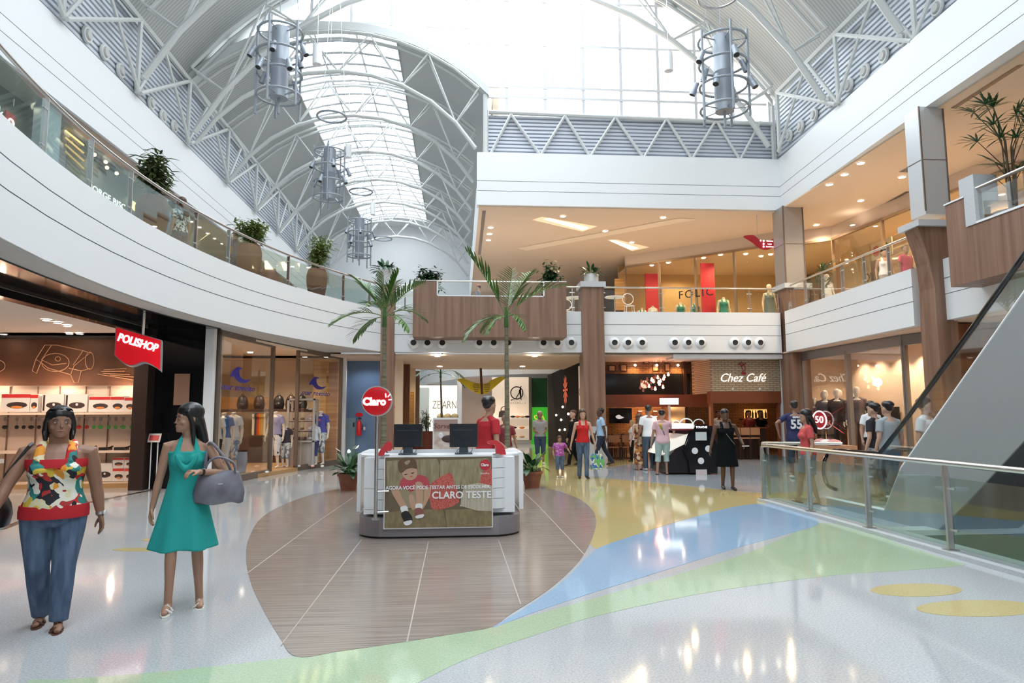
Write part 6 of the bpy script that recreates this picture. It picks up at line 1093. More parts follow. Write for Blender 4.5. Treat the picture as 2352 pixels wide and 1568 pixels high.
def figure(name,label,cat,loc,rz,H=1.70,sk='m',bw=1,bd=1,lt=1,fem=False,head=True,hyaw=0,hpit=0,hair='short',hm=None,top=None,sleeve=None,topz=(.90,1.42),bottom=None,legs='trousers',bz=None,
           wl_=(-.27,.04,.86),wr_=(.27,.04,.86),fl=(-.10,0,.075),fr=(.10,0,.075),shoe=None,vox=.012,near=False,dress=None,hem=.5,group=None,curlL=.35,curlR=.35,sandal=False,lean=0,pelv=.0,inL=None,inR=None,heart=None,gown=1.0,tank=False,feet=True,plinth=None,armsw=1,elL=None,elR=None):
    s=H/1.70; t=thing(name,label,cat,loc,rz,group,s); S_=skin(sk) if sk in SK else sk
    g=G(); ph=.93+pelv
    def T(x,y,z):  # lean the trunk forward about the pelvis
        y2=y+(z-ph)*math.tan(lean)*(1 if z>ph else 0); return Vector((x,y2,z+pelv*(0 if z>.9 else 0)))
    tor=[(.80,.11,.10,-.01),(.84,.155,.118,-.012),(.90,.172,.125,-.014),(.97,.168,.118,-.008),(1.06,.142 if fem else .150,.103,0),(1.15,.140 if fem else .152,.102,.002),(1.24,.155,.112,.004),(1.33,.170,.108,0),(1.39,.158,.088,-.005),(1.425,.11,.07,-.008),(1.45,.06,.056,-.006)]
    def trunk(gg,e=0,z0=.80,z1=1.45,flare=0):
        rg=[]
        for z,w,d,cy in tor:
            if z0-.02<=z<=z1: f=max(0,(1.0-z)/.2)*flare; rg.append(E2(T(0,cy,z+pelv),w*bw+e+f,d*bd*(1+.15*(bd>1.1)*math.sin(max(0,min(1,(z-.85)/.4))*PI))+e+f))
        gg.loft(rg)
    trunk(g)
    if fem:
        for q in(-1,1): g.ell(T(q*.070*bw,.075*bd,1.25+pelv),(.068*bw,.062*bd,.062),12)
    g.tube([T(0,-.012,1.40+pelv),T(0,.0,1.47+pelv),T(0,.012,1.535+pelv)],[.066*lt**.9,.056*lt**.9,.056*lt**.9],12)
    nk=T(0,.002,1.475+pelv)
    hp=Matrix.Rotation(hyaw,3,'Z')@Matrix.Rotation(hpit,3,'X'); hs=1.09+.06*(near and bw>1.1)
    def HP(x,y,z): return nk+Vector((0,0,.02))+hp@(Vector((x,y,z-.0))*hs)
    if head:
        for_=[]
        for z,w,d,cy in HEAD: for_.append([HP(w*math.cos(k*2*PI/20),cy+d*math.sin(k*2*PI/20),z) for k in range(20)])
        g.loft(for_)
        g.loft([[HP(x*w,y,z) for x,y in((-1,.07),(0,yy),(1,.07))] for z,w,yy in((.066,.019,.096),(.074,.018,.121),(.085,.013,.112),(.118,.009,.098))])
        for q in(-1,1): g.ell(HP(q*.077,-.008,.095),(.012,.02,.032),8,hp)
        g.ell(HP(0,.080,.047),(.026,.014,.010),8,hp); g.ell(HP(0,.066,.012),(.024,.02,.016),8,hp)
        if near:
            for q in(-1,1): g.ell(HP(q*.034,.074,.124),(.024,.015,.010),8,hp); g.ell(HP(q*.045,.055,.075),(.026,.026,.024),8,hp)
    arms=[]
    for side,wt,pole,cl,inn in((-1,wl_,elL,curlL,inL),(1,wr_,elR,curlR,inR)):
        sh=T(side*(.165*bw+.012*(lt)),-.006,1.375+pelv); pole=pole or (side*.35,-1,-.25)
        el,w=ik(sh,wt,.285,.25,pole); a=lt*armsw
        g.tube([T(side*.11*bw,-.004,1.385+pelv),sh,sh.lerp(el,.35),sh.lerp(el,.75),el,el.lerp(w,.3),el.lerp(w,.7),w],[.050*a,.054*a,.049*a,.041*a,.037*a,.038*a,.030*a,.0245*(a**.5)],12)
        hand(g,w,w-el,side,cl,detail=vox<.010,inward=inn); arms.append((sh,el,w))
    legp=[]
    for side,ft in((-1,fl),(1,fr)):
        hj=Vector((side*.088*bw,-.005,.90+pelv)); kn,an=ik(hj,ft,.424,.409,(0,1,0)); 
        g.tube([hj+Vector((0,0,-.02)),hj.lerp(kn,.3),hj.lerp(kn,.75),kn,kn.lerp(an,.25),kn.lerp(an,.6),an],[.088*lt,.083*lt,.063*lt,.053*lt,.052*lt,.042*lt,.034*lt**.5],12); legp.append((hj,kn,an))
        if feet:
            p=an; tip=min(0,-(p.z-.075)*.6); g.tube([p+Vector((0,-.045,-.045)),p+Vector((0,.0,-.040)),p+Vector((side*.01,.08,-.050+tip*.6)),p+Vector((side*.016,.15,-.058+tip))],[.026,.034,.033,.020],10,flat=.8); g.tube([p,p+Vector((0,-.005,-.05))],[.034,.033],8)
    rem(g.build('body',S_,t,True),vox,3)
    cv=max(.010,vox)
    if head and hair:
        h=G(); hm=hm or hairm
        if hair in('short','buzz'):
            e=.006 if hair=='buzz' else .012
            h.loft([[HP((w+e)*math.cos(k*2*PI/20),cy+(-.012 if z<.19 else -.004)+(d+e)*math.sin(k*2*PI/20)*(1 if math.sin(k*2*PI/20)<0 else (.82 if z<.16 else .98)),z+e*.8) for k in range(20)] for z,w,d,cy in HEAD[6:]]); h.ell(HP(0,-.045,.125),(.078,.062,.075),12,hp); 
            for q in(-1,1): h.ell(HP(q*.066,-.02,.15),(.016,.045,.04),8,hp)
        elif hair in('long','bob','tied'):
            h.ell(HP(0,-.010,.163),(.090*hs,.106*hs,.084*hs),16,hp); h.ell(HP(0,-.05,.10),(.086,.07,.09),12,hp)
            if hair=='long':
                dn=.44 if near else .34
                rg=[]
                for f,w,d in((0,.084,.06),(.3,.090,.05),(.6,.098,.045),(.85,.10,.035),(1,.07,.015)): c=nk+Vector((0,0,.02))+hp@Vector((0,-.065,.12)); c=c+hp@Vector((0,-1,0))*(.055*min(1,f*2)+.02*f)+Vector((0,-.03*f,-dn*f)); rg.append([c+hp@Vector((w*math.cos(k*PI/7),d*math.sin(k*PI/7),0)) for k in range(14)])
                h.loft(rg)
                for q in(-1,1): h.tube([HP(q*.072,.035,.17),HP(q*.082,.0,.08),HP(q*.088,-.01,0),HP(q*.088,-.02,-.10)],[.02,.024,.024,.012],8)
            if hair=='bob':
                for q in(-1,1): h.tube([HP(q*.06,.05,.19),HP(q*.082,.012,.12),HP(q*.084,-.005,.05),HP(q*.078,-.02,-.01)],[.02,.024,.026,.018],8)
                h.ell(HP(0,-.06,.05),(.078,.045,.08),12,hp)
            if hair=='tied': h.ell(HP(0,-.105,.10),(.035,.035,.04),10,hp)
        rem(h.build('hair',hm,t,True),.008 if near else .012,2)
        if not near:
            for q in(-1,1): G().ell(HP(q*.033,.089,.106),(.013,.006,.006),8,hp).build('eye',mat('eye_dark',(.03,.02,.015),.4),t,True)
            G().ell(HP(0,.092,.046),(.022,.008,.006),8,hp).build('lips',mat('lips_muted',(.25,.09,.08),.5),t,True)
        if near:
            ew=mat('eye_white',(.38,.34,.32),.4); ed=mat('eye_iris',(.02,.01,.008),.2)
            for q in(-1,1):
                G().ell(HP(q*.033,.0865,.106),(.0145,.007,.0058),10,hp).build('eye',ew,t,True); G().ell(HP(q*.033-.004,.0925,.1055),(.006,.003,.0052),8,hp).build('iris',ed,t,True)
                G().tube([HP(q*.018,.0955,.126),HP(q*.034,.093,.132),HP(q*.050,.079,.127)],[.003,.0038,.002],5).build('eyebrow',hairm,t)
            lp_=G(); lp_.tube([HP(-.026,.086,.046),HP(-.010,.0955,.050),HP(.010,.0955,.050),HP(.026,.086,.046)],[.003,.006,.006,.003],6,flat=.8); lp_.tube([HP(-.022,.086,.043),HP(0,.0955,.040),HP(.022,.086,.043)],[.002,.006,.002],6,flat=.8); lp_.build('lips',mat('lips_rose_'+sk,tuple(min(1,c*1.0+ (.10 if i==0 else .0)) for i,c in enumerate(SK[sk])),.4),t,True)
            for q in(-1,1): G().ell(HP(q*.009,.112,.0715),(.003,.003,.0025),6,hp).build('nostril',mat('nostril_dark',(.05,.02,.015),.6),t)
    def clothtop(m,e=.014,z0=.90,z1=1.42,sl=None,nm='shirt'):
        c=G(); trunk(c,e,z0,z1,.012)
        if fem:
            for q in(-1,1): c.ell(T(q*.070*bw,.075*bd,1.25+pelv),(.068*bw+e,.062*bd+e,.062+e),12)
        if tank:
            for q in(-1,1): c.tube([T(q*.085*bw,.095*bd,1.30+pelv),T(q*.085*bw,.062*bd,1.395+pelv),T(q*.082*bw,.0,1.428+.024*lt+pelv),T(q*.082*bw,-.065*bd,1.385+pelv),T(q*.085*bw,-.09*bd,1.28+pelv)],[.036*lt,.034*lt,.028*lt,.030*lt,.034*lt],8,flat=1)
        else:
            c.tube([T(-.155*bw,-.006,1.375+pelv),T(-.06,-.006,1.418+pelv),T(.06,-.006,1.418+pelv),T(.155*bw,-.006,1.375+pelv)],[.06*lt,.058,.058,.06*lt],10)
        if sl:
            for (sh,el,w),sd in zip(arms,(-1,1)):
                f=el if sl=='long' else sh.lerp(el,.62)
                pts=[T(sd*.10*bw,-.004,1.385+pelv),sh,sh.lerp(el,.3),f]; rr_=[.062*lt*armsw,.068*lt*armsw,.064*lt*armsw,.064*lt*armsw]
                if sl=='long': pts+=[el.lerp(w,.5),w]; rr_[3]=.050*lt; rr_+=[.044,.038]
                c.tube(pts,rr_,12)
        return rem(c.build(nm,m,t,True),cv,3)
    if top: clothtop(top,z0=topz[0],z1=topz[1],sl=sleeve)
    if dress:
        c=G(); rg=[]
        trunk(c,.012,.95,1.33,0)
        if fem:
            for q in(-1,1): c.ell(T(q*.070*bw,.078*bd,1.25+pelv),(.078*bw,.072*bd,.074),12)
        for q in(-1,1): c.tube([T(q*.085,.085,1.28+pelv),T(q*.055,.045,1.43+pelv),T(q*.045,-.03,1.46+pelv)],[.036,.020,.018],8,flat=1)
        n_=40; hz=hem
        for f in(0,.15,.35,.6,.8,1.0):
            z=1.12-(1.12-hz)*f; w=(.150+.02*f)*bw+gown*.11*f**1.1; d=(.112+.01*f)*bd+gown*.095*f**1.1
            rg.append([Vector(((w*(1+.05*gown*f*math.sin(k*2*PI/n_*7)))*math.cos(k*2*PI/n_),-.005+(d*(1+.06*gown*f*math.sin(k*2*PI/n_*7)))*math.sin(k*2*PI/n_),z+pelv+.012*f*math.sin(k*2*PI/n_*5))) for k in range(n_)])
        c.loft(rg); rem(c.build('dress',dress,t,True),.009 if near else .012,1)
    if bottom:
        c=G(); wz=bz or .99; e=.012
        c.loft([E2(T(0,cy,z+pelv),w*bw+e,d*bd+e) for z,w,d,cy in tor if z<=wz])
        if legs=='skirt': c.loft([E2(T(0,-.01,z+pelv),.17*bw+x,.13*bd+x) for z,x in((1.0,0),(.8,.035),(.5,.07))])
        else:
            fend={'trousers':1.0,'shorts':.46,'capri':.72,'long_shorts':.56}[legs]
            for hj,kn,an in legp:
                P=[hj+Vector((0,0,.0)),hj.lerp(kn,.3),hj.lerp(kn,.75),kn,kn.lerp(an,.35),kn.lerp(an,.7),an+Vector((0,-.01,-.015))]; q=1.0 if legs=='trousers' else 1.12; RR=[.102*lt*q,.097*lt*q,.078*lt*q,.068*lt*q,.066*lt,.060*lt,.060*lt**.5]
                if legs!='trousers':
                    k={'shorts':3,'long_shorts':4,'capri':5}[legs]; P=P[:k+1] if legs!='shorts' else P[:3]+[hj.lerp(kn,.86)]; RR=[r for r in RR[:len(P)]]; RR[-1]=RR[-2]*1.02
                c.tube(P,RR,14)
        rem(c.build('trousers' if legs=='trousers' else ('skirt' if legs=='skirt' else 'shorts'),bottom,t,True),cv,3)
    if shoe and feet:
        for hj,kn,an in legp:
            c=G(); sd=1 if an.x>0 else -1; tip=min(0,-(an.z-.075)*.6)
            if sandal:
                c.loft([[an+Vector((w*x+sd*.008*(y>0),y,-.072+tip*max(0,y)/.15+dz)) for x in(-1,1)]+[an+Vector((-w*x+sd*.008*(y>0),y,-.088+tip*max(0,y)/.15+dz)) for x in(-1,1)] for y,w,dz in((-.07,.025,0),(-.03,.034,0),(.06,.040,0),(.13,.036,0),(.175,.016,0))]); o=c.build('sandal',shoe[0],t)
                for y in(.10,.045): st=G(); st.tube([an+Vector((-.042,y,-.07+tip*y/.15)),an+Vector((0,y+.01,-.018+tip*y/.15-.02*(y>.06))),an+Vector((.042,y,-.07+tip*y/.15))],[.008,.010,.008],6,flat=1.2); st.build('strap',shoe[-1],o,True)
            else: c.tube([an+Vector((0,-.06,-.035)),an+Vector((0,0,-.03)),an+Vector((sd*.01,.09,-.042+tip*.6)),an+Vector((sd*.016,.175,-.055+tip))],[.034,.044,.042,.026],10,flat=.85); rem(c.build('shoe',shoe[0],t,True),.011,2)
    t['_']=0; del t['_']
    return t,dict(T=T,HP=HP,arms=arms,legs=legp,nk=nk,s=s)
jean=nmat('denim_blue',(.055,.085,.15),(.11,.16,.25),(20,20,4),.8,sc=1); jeand=nmat('denim_dark',(.03,.05,.08),(.07,.10,.14),(20,20,4),.8,sc=1)
def printm(name,cols,sc=9,warp=.25):
    if name in MT: return MT[name]
    m,n,l,b=nt(name); tc=n.new('ShaderNodeTexCoord'); ns=n.new('ShaderNodeTexNoise'); ns.inputs['Scale'].default_value=5; mx=n.new('ShaderNodeMixRGB'); mx.inputs[0].default_value=warp
    l.new(tc.outputs['Object'],ns.inputs['Vector']); l.new(tc.outputs['Object'],mx.inputs[1]); l.new(ns.outputs['Color'],mx.inputs[2]); v=n.new('ShaderNodeTexVoronoi'); v.inputs['Scale'].default_value=sc; l.new(mx.outputs[0],v.inputs['Vector'])
    sp=n.new('ShaderNodeSeparateXYZ'); l.new(v.outputs['Color'],sp.inputs[0]); r=n.new('ShaderNodeValToRGB'); r.color_ramp.interpolation='CONSTANT'; e=r.color_ramp.elements
    while len(e)<len(cols): e.new(.5)
    for i,c in enumerate(cols): e[i].position=i/len(cols); e[i].color=(*c,1)
    l.new(sp.outputs[0],r.inputs[0]); l.new(r.outputs[0],b.inputs['Base Color']); b.inputs['Roughness'].default_value=.75; MT[name]=m; return m
FR=PI   # faces the camera
# --- 1 woman in the printed blouse
blouse=printm('blouse_print',[(.62,.02,.02),(.75,.66,.42),(.78,.30,.03),(.80,.74,.60),(.015,.015,.02),(.72,.50,.06),(.03,.22,.20),(.62,.70,.45),(.8,.76,.66),(.45,.03,.03)],15,.35)
pos=Zp(136,1442); redc=mat('cloth_red',(.50,.012,.02),.8)
t,J=figure('person','woman in a colourful printed sleeveless blouse and blue jeans walking, black shoulder bag, leftmost','person',(pos.x-.12,pos.y+.05,0),FR+.36,1.62,'b',bw=1.28,bd=1.42,lt=1.28,fem=True,hyaw=.26,hpit=.12,hair='bob',top=blouse,topz=(.90,1.37),tank=True,bottom=jean,wr_=(.38,.22,.92),wl_=(-.34,-.02,.80),fl=(-.095,.13,.08),fr=(.06,-.10,.09),shoe=[mat('sandal_brown',(.10,.04,.025),.5),mat('sandal_brown',(.10,.04,.025),.5)],sandal=True,vox=.0065,near=True,elR=(.6,-1,.1),lean=-.02,inL=(.6,.3,0),curlL=.25)
T_,HPf=J['T'],J['HP']
c=G(); c.loft([E2(T_(0,-.012,z),(.172*1.28+.022+x),(.124*1.42+.026+x),28) for z,x in((.865,.006),(.92,.008),(.965,.002))]); c.build('hem_band',redc,t,True)
rg=[]
c=G(); c.loft([E2(T_(0,.004,z),w,d,28) for z,w,d in((1.268,.224,.196),(1.29,.232,.192),(1.335,.232,.176))]); c.build('chest_band',redc,t,True)
yk=mat('print_black',(.012,.012,.015),.7); yy_=mat('print_yellow',(.78,.50,.06),.7); tq=mat('print_teal',(.04,.25,.24),.7)
def spiral(cx,cz,r,m,turns=2.2,w=.008):
    P=[]
    for i in range(30):
        a=i/29*turns*2*PI; q=r*(1-i/30); x=cx+q*math.cos(a); z=cz+q*math.sin(a)
        bulge=.0; y=.150*1.0+.055-abs(x)*.30-(abs(z-1.17)*.22 if z<1.17 else abs(z-1.22)*.30); P.append(Vector((x,y,z)))
    o=G().tube(P,w,5,flat=.5).build('blouse_print_spiral',m,t,True); return o
w1=mat('watch_metal',(.6,.58,.55),.25,.8); sh_,el_,wr0=J['arms'][0]
d=(wr0-el_).normalized(); G().tube([wr0-d*.035,wr0-d*.012],.036,14).build('watch_strap',w1,t,True); G().tube([wr0-d*.022+Vector((-.03,.01,0)),wr0-d*.022+Vector((-.042,.012,0))],.022,14).build('watch_dial',mat('watch_face',(.7,.7,.68),.2),t)
for q in(-1,1): o=G().ring(HPf(q*.088,.0,.045),.021,.0032,18,6,'x').build('hoop_earring',steel,t,True)
sg=G(); 
for q in(-1,1): sg.ell(HPf(q*.038,.062,.205),(.034,.018,.012),10)
sg.tube([HPf(-.08,-.01,.19),HPf(-.07,.04,.2),HPf(0,.08,.205),HPf(.07,.04,.2),HPf(.08,-.01,.19)],.006,5); sg.build('sunglasses_on_head',mat('sunglass_black',(.01,.01,.012),.08),t,True)
# her bag, on the right shoulder
M=t.matrix_basis.copy(); t.matrix_world; W_=lambda v:(Matrix.Translation(t.location)@Euler((0,0,t.rotation_euler.z)).to_matrix().to_4x4()@(Vector(v)*J['s']))
bgp=W_((.36,-.02,.90)); bag=thing('shoulder_bag','black shoulder bag with small white leaf mark beside the woman in the printed blouse','bag',bgp,t.rotation_euler.z); bl=mat('bag_black',(.012,.012,.014),.35)
g=G(); g.loft([[(.055*a*math.cos(k*PI/8),.17*b*math.sin(k*PI/8),z) for k in range(16)] for z,a,b in((-.10,.5,.6),(-.08,1,.95),(0,1.25,1.05),(.08,1,.95),(.13,.4,.8))]); g.build('body',bl,bag,True)
p0=Vector(J['arms'][1][0])*J['s']-Vector((.36,-.02,.90))*J['s']; G().tube([(0,.10,.09),(-.03,.10,.30),p0+Vector((-.03,.045,.06)),p0+Vector((-.035,0,.075)),p0+Vector((-.03,-.06,.05)),(-.03,-.10,.3),(0,-.10,.09)],.014,6,flat=1.6).build('strap',bl,bag,True)
g=G(); 
for a in(-40,0,40): g.ell((.03+.02,.155+.0,-.01),(.006,.006,.03),6)
for a in(-35,0,35): q=Matrix.Rotation(R(a),3,'Y'); g.ell((.02*math.sin(R(a)),.172,.0+.01*math.cos(R(a))),(.008,.004,.024),8,q)
g.build('leaf_mark',whitep,bag)
# --- 2 woman in the teal dress
teal=mat('teal_cotton',(.012,.33,.30),.8); pos=Zp(415,1400)
t,J=figure('person','young woman in a turquoise halter dress with long black hair and white sandals, looking left','person',(pos.x-.03,pos.y+.08,0),FR+.30,1.66,'m',bw=.90,bd=.92,lt=.90,fem=True,hyaw=-1.35 if 0 else -1.25,hpit=.02,hair='long',dress=teal,hem=.50,gown=1.12,wl_=(-.10,.19,1.16),wr_=(.26,.0,.84),fl=(-.14,-.02,.075),fr=(.09,.15,.10),shoe=[mat('sandal_white',(.75,.73,.68),.5),mat('sandal_white',(.75,.73,.68),.5)],sandal=True,vox=.006,near=True,elL=(-1,-.5,-.5),inL=(.2,.2,-1),curlL=.7)
sh_,el_,wr0=J['arms'][0]; d=(wr0-el_).normalized(); G().tube([wr0-d*.05,wr0-d*.03],.030,12).build('watch_strap',dark,t,True); G().ell(wr0-d*.04+Vector((-.01,.012,.026)),(.018,.018,.006),10).build('watch_dial',steel,t)
T_=J['T']; g=G(); g.loft([[Vector((x,y,z)) for x,y,z in row] for row in ([(-.10,.11,1.33),(-.06,.135,1.26),(0,.125,1.19),(.06,.135,1.26),(.10,.11,1.33)],[(-.075,.125,1.31),(-.04,.15,1.23),(0,.145,1.165),(.04,.15,1.23),(.075,.125,1.31)],[(-.10,.115,1.29),(-.055,.14,1.2),(0,.13,1.14),(.055,.14,1.2),(.10,.115,1.29)])],cap=False,closed=False); o=g.build('cowl_collar',teal,t,True); k=o.modifiers.new('s','SUBSURF'); k.levels=2; k.render_levels=2; k=o.modifiers.new('t','SOLIDIFY'); k.thickness=.008
t2=t; W_=lambda v:(Matrix.Translation(t2.location)@Euler((0,0,t2.rotation_euler.z)).to_matrix().to_4x4()@(Vector(v)*J['s']))
bgp=W_((-.27,.10,1.03)); bag=thing('handbag','soft grey leather handbag hanging from the forearm of the woman in the turquoise dress','bag',bgp,t.rotation_euler.z+.1); bgm=nmat('grey_leather',(.12,.11,.14),(.20,.19,.23),(8,8,8),.55)
g=G(); g.loft([[(.20*a*math.cos(k*PI/9),.07*b*math.sin(k*PI/9),z+.012*math.sin(k*1.3)) for k in range(18)] for z,a,b in((-.15,.85,.5),(-.14,.98,1.0),(-.06,1.03,1.25),(.04,.92,1),(.10,.82,.5),(.115,.75,.25))]); g.build('body',bgm,bag,True)
G().tube([p for p in crom([(-.12,.02,.10),(-.10,.02,.19),(.02,.03,.24),(.12,.0,.30) if 0 else (.10,.02,.19),(.12,.02,.10)],6)],.010,6,flat=1.4).build('handle',bgm,bag,True); G().tube([p for p in crom([(-.10,-.02,.10),(-.04,-.02,.22),(.07,-.06,.36),(.10,-.08,.30),(.12,-.03,.10)],6)],.012,6,flat=1.4).build('shoulder_strap',bgm,bag,True); g=G(); g.box((.0,.09,.02),(.035,.006,.008)); g.build('metal_tag',steel,bag)
# --- others
whc=mat('cloth_white',(.75,.76,.78),.8); blc=mat('cloth_black',(.010,.010,.012),.9,spec=.15); khaki=mat('cloth_khaki',(.33,.30,.26),.8); shb=[mat('shoe_black',(.015,.013,.012),.4)]; shw=[mat('shoe_white',(.7,.7,.7),.5)]; thong=[mat('thong_black',(.03,.02,.02),.6)]*2
def at(px,py): q=Zp(px,py); return (q.x,q.y,0)
q=Yp(1114,1000,10.55); t,J=figure('person','salesman in a red polo shirt standing inside the kiosk, head turned away','person',(q.x,10.45,0),-PI/2+.55,1.83,'m',hyaw=.35,hair='short',top=mat('polo_red',(.42,.012,.02),.8),sleeve='short',bottom=blc,wl_=(-.22,.22,.98),wr_=(.22,.24,.98),lean=.12,shoe=shb,vox=.009)
g=G(); g.bb(-.03,.03,.0,.004,-.012,.012); o=g.build('sleeve_logo',whc,t); o.location=Vector(J['arms'][0][0])+Vector((-.066,.0,-.10)); o.rotation_euler=(0,0,PI/2)
figure('person','man in a dark red t-shirt and khaki trousers behind the raised palm','person',(Yp(1160,1000,16.2).x,16.2,0),FR,1.58,'m',hair='buzz',top=mat('tee_dark_red',(.25,.03,.04),.8),sleeve='short',bottom=khaki,shoe=shb,wl_=(-.30,.06,.86),wr_=(.30,.06,.86))
figure('person','grey haired man in a grey t-shirt and navy shorts before the green sale poster','person',at(1241,1066),FR,1.66,'b',bw=1.05,bd=1.1,hair='buzz',hm=hairg,top=mat('tee_grey',(.30,.29,.29),.8),sleeve='short',bottom=mat('shorts_navy',(.03,.05,.10),.8),legs='long_shorts',wl_=(-.12,.24,1.05),wr_=(.12,.24,1.05),shoe=shw,vox=.011)
figure('person','small girl in a purple top and denim shorts holding a hand','person',at(1286,1096),FR,1.02,'m',bw=1.15,bd=1.2,lt=1.1,hair='bob',hm=hairb,top=printm('purple_top',[(.35,.05,.35),(.45,.1,.4),(.6,.35,.45),(.3,.05,.3)],25,.1),sleeve='short',bottom=jean,legs='long_shorts',wl_=(-.42,.05,1.06),wr_=(.25,.05,.90),shoe=shw,vox=.013)
t,J=figure('person','woman in a red top and blue jeans holding the small girl by the hand','person',at(1340,1098),FR,1.68,'l',fem=True,bw=.95,lt=.92,hair='long',hm=hairb,top=mat('top_bright_red',(.55,.012,.012),.8),topz=(.92,1.36),tank=True,bottom=jean,wl_=(-.30,.10,.82),wr_=(.36,.06,.68),fl=(-.06,.16,.08),fr=(.09,-.05,.075),shoe=shb,vox=.010)
bp=Vector(t.location)+Vector((.27,.05,.98)); b=thing('shoulder_bag','small black bag on the shoulder of the woman in the red top','bag',bp); G().ell((0,0,0),(.08,.10,.15),12).build('body',bl,b,True); G().tube([(0,0,.12),(-.06,0,.42),(-.02,.05,.1)],.008,5).build('strap',bl,b)
for k,(dx,dy,c) in enumerate(((.28,-.05,(.10,.30,.45)),(.40,.0,(.70,.68,.62)))): bp=Vector(t.location)+Vector((dx,dy,.42)); b=thing('shopping_bag',['blue and green patterned shopping bag hanging low beside the woman in the red top','white patterned shopping bag hanging lowest, right of the blue one'][k],'bag',bp); G().loft([[(.13*a*math.cos(q*PI/6),.06*math.sin(q*PI/6),z) for q in range(12)] for z,a in((-.2,.8),(-.1,1.1),(.05,1),(.18,.5))]).build('body',printm('bag_print_%d'%k,[c,(.15,.45,.15),(.7,.7,.7),(.05,.15,.4)],18,.3),b,True); G().tube([(0,0,.15),(0,0,.26)],.012,5).build('handle',whc,b)
figure('person','man in black jacket with white stripe walking behind the woman in red','person',(at(1318,1070)[0],at(1318,1070)[1],0),PI/2+.4,1.68,'l',hair='short',hm=hairb,top=blc,sleeve='long',bottom=blc,fl=(-.09,.25,.09),fr=(.09,-.25,.12),shoe=shb)
figure('person','man in a light blue shirt and navy trousers striding left past the stone base','person',(Yp(1380,1000,20.9).x,20.9,0),PI/2,1.74,'d',hair='buzz',top=mat('shirt_light_blue',(.33,.50,.72),.8),sleeve='short',bottom=mat('trousers_navy',(.012,.022,.045),.8),fl=(-.09,.22,.08),fr=(.09,-.35,.15),wl_=(-.24,-.1,.85),wr_=(.24,.15,.88),shoe=shb)
figure('person','man in a white t-shirt and dark jeans seen from behind at the black cart','person',at(1492,1080),.1,1.80,'b',hair='buzz',top=whc,sleeve='short',topz=(.88,1.42),bottom=jeand,wl_=(-.28,.05,.86),wr_=(.16,.25,1.08),shoe=shw,vox=.010)
t,J=figure('person','boy in a pink parrot print t-shirt and pale green shorts at the black cart','person',at(1524,1090),-.25,1.66,'m',bw=1.02,bd=1.05,hair='short',hpit=-.35,top=mat('tee_pink',(.66,.42,.46),.8),sleeve='short',topz=(.86,1.42),bottom=mat('shorts_pale_green',(.40,.52,.48),.8),legs='long_shorts',wl_=(-.30,.02,.84),wr_=(.32,.38,1.12),shoe=thong,sandal=True,fl=(-.16,.0,.075),fr=(.10,.05,.075),vox=.010)
for (a,b),m in((((-.05,1.34),(.045,.06)),mat('parrot_yellow',(.65,.42,.05),.7)),(((-.02,1.26),(.03,.07)),mat('parrot_green',(.25,.28,.05),.7)),(((.01,1.1),(.012,.10)),mat('parrot_tail',(.12,.05,.04),.7))): G().ell((a,-.125,b),(.001,.001,.001),6) if 0 else None
for a,z,w,h,m in((-.05,1.33,.045,.05,MT['parrot_yellow']),(-.02,1.25,.035,.06,MT['parrot_green']),(.03,1.13,.012,.08,MT['parrot_tail'])): G().ell((a,-.118,z),(w,.022,h),10,Matrix.Rotation(-.35,3,'Y')).build('parrot_print',m,t,True)
figure('person','woman in a long brown and orange patterned dress beside the man in white','person',at(1470,1079),.2,1.55,'l',fem=True,hair='long',hm=hairb,dress=printm('dress_brown',[(.45,.18,.04),(.08,.02,.015),(.6,.45,.25),(.25,.07,.02)],14,.2),hem=.18,gown=.5,shoe=thong,sandal=True)
bk2=mat('dress_black',(.006,.008,.009),.95,spec=.1)
t,J=figure('person','woman in a sleeveless black dress walking towards the viewer holding papers','person',at(1671,1124),FR-.1,1.64,'d',fem=True,bw=1.12,bd=1.12,lt=1.02,hair='tied',top=bk2,topz=(.90,1.36),tank=True,bottom=bk2,legs='skirt',wl_=(-.33,.16,.98),wr_=(.36,.02,.82),fl=(-.09,.10,.08),fr=(.07,-.1,.09),shoe=shb,vox=.009)
pp_=G(); w=J['arms'][0][2]; pp_.box(w+Vector((-.02,.09,-.03)),(.16,.03,.02),.3); pp_.build('held_papers',whc,t); G().tube([J['T'](.12,.11,1.36),J['T'](-.02,.15,1.15),J['T'](-.16,.13,.98)],.006,5).build('bag_strap',mat('strap_grey',(.2,.22,.22),.6),t)
t,J=figure('person','man in a navy football jersey with number 55 seen from behind','person',(Yp(1827,1000,16.4).x,16.4,0),-.25,1.86,'b',bw=1.12,bd=1.1,hair='buzz',top=mat('jersey_navy',(.018,.022,.085),.8),sleeve='short',topz=(.84,1.42),bottom=mat('shorts_dark_navy',(.03,.04,.06),.8),legs='long_shorts',wl_=(-.36,-.04,1.0),wr_=(.30,.1,.9),shoe=shw,vox=.010,elL=(-1,-.6,0))
text('55',.28,(0,-.155,1.20),0,whc,parent=t,ext=.02,bold=.008,sx=.9); text('MANNING' if 0 else 'SEAU',.06,(0,-.15,1.36),0,whc,parent=t,ext=.02,bold=.003)
figure('person','woman with long dark hair in a coral top and grey shorts behind the balustrade','person',(Yp(1853,1000,11.9).x,11.9,0),1.35,1.62,'m',fem=True,hair='long',top=mat('top_coral',(.55,.07,.07),.8),sleeve='short',bottom=mat('shorts_grey',(.16,.17,.18),.8),legs='shorts',shoe=[mat('sandal_black',(.02,.02,.02),.5)]*2,sandal=True,fl=(-.09,-.12,.08),fr=(.09,.18,.08),vox=.011)
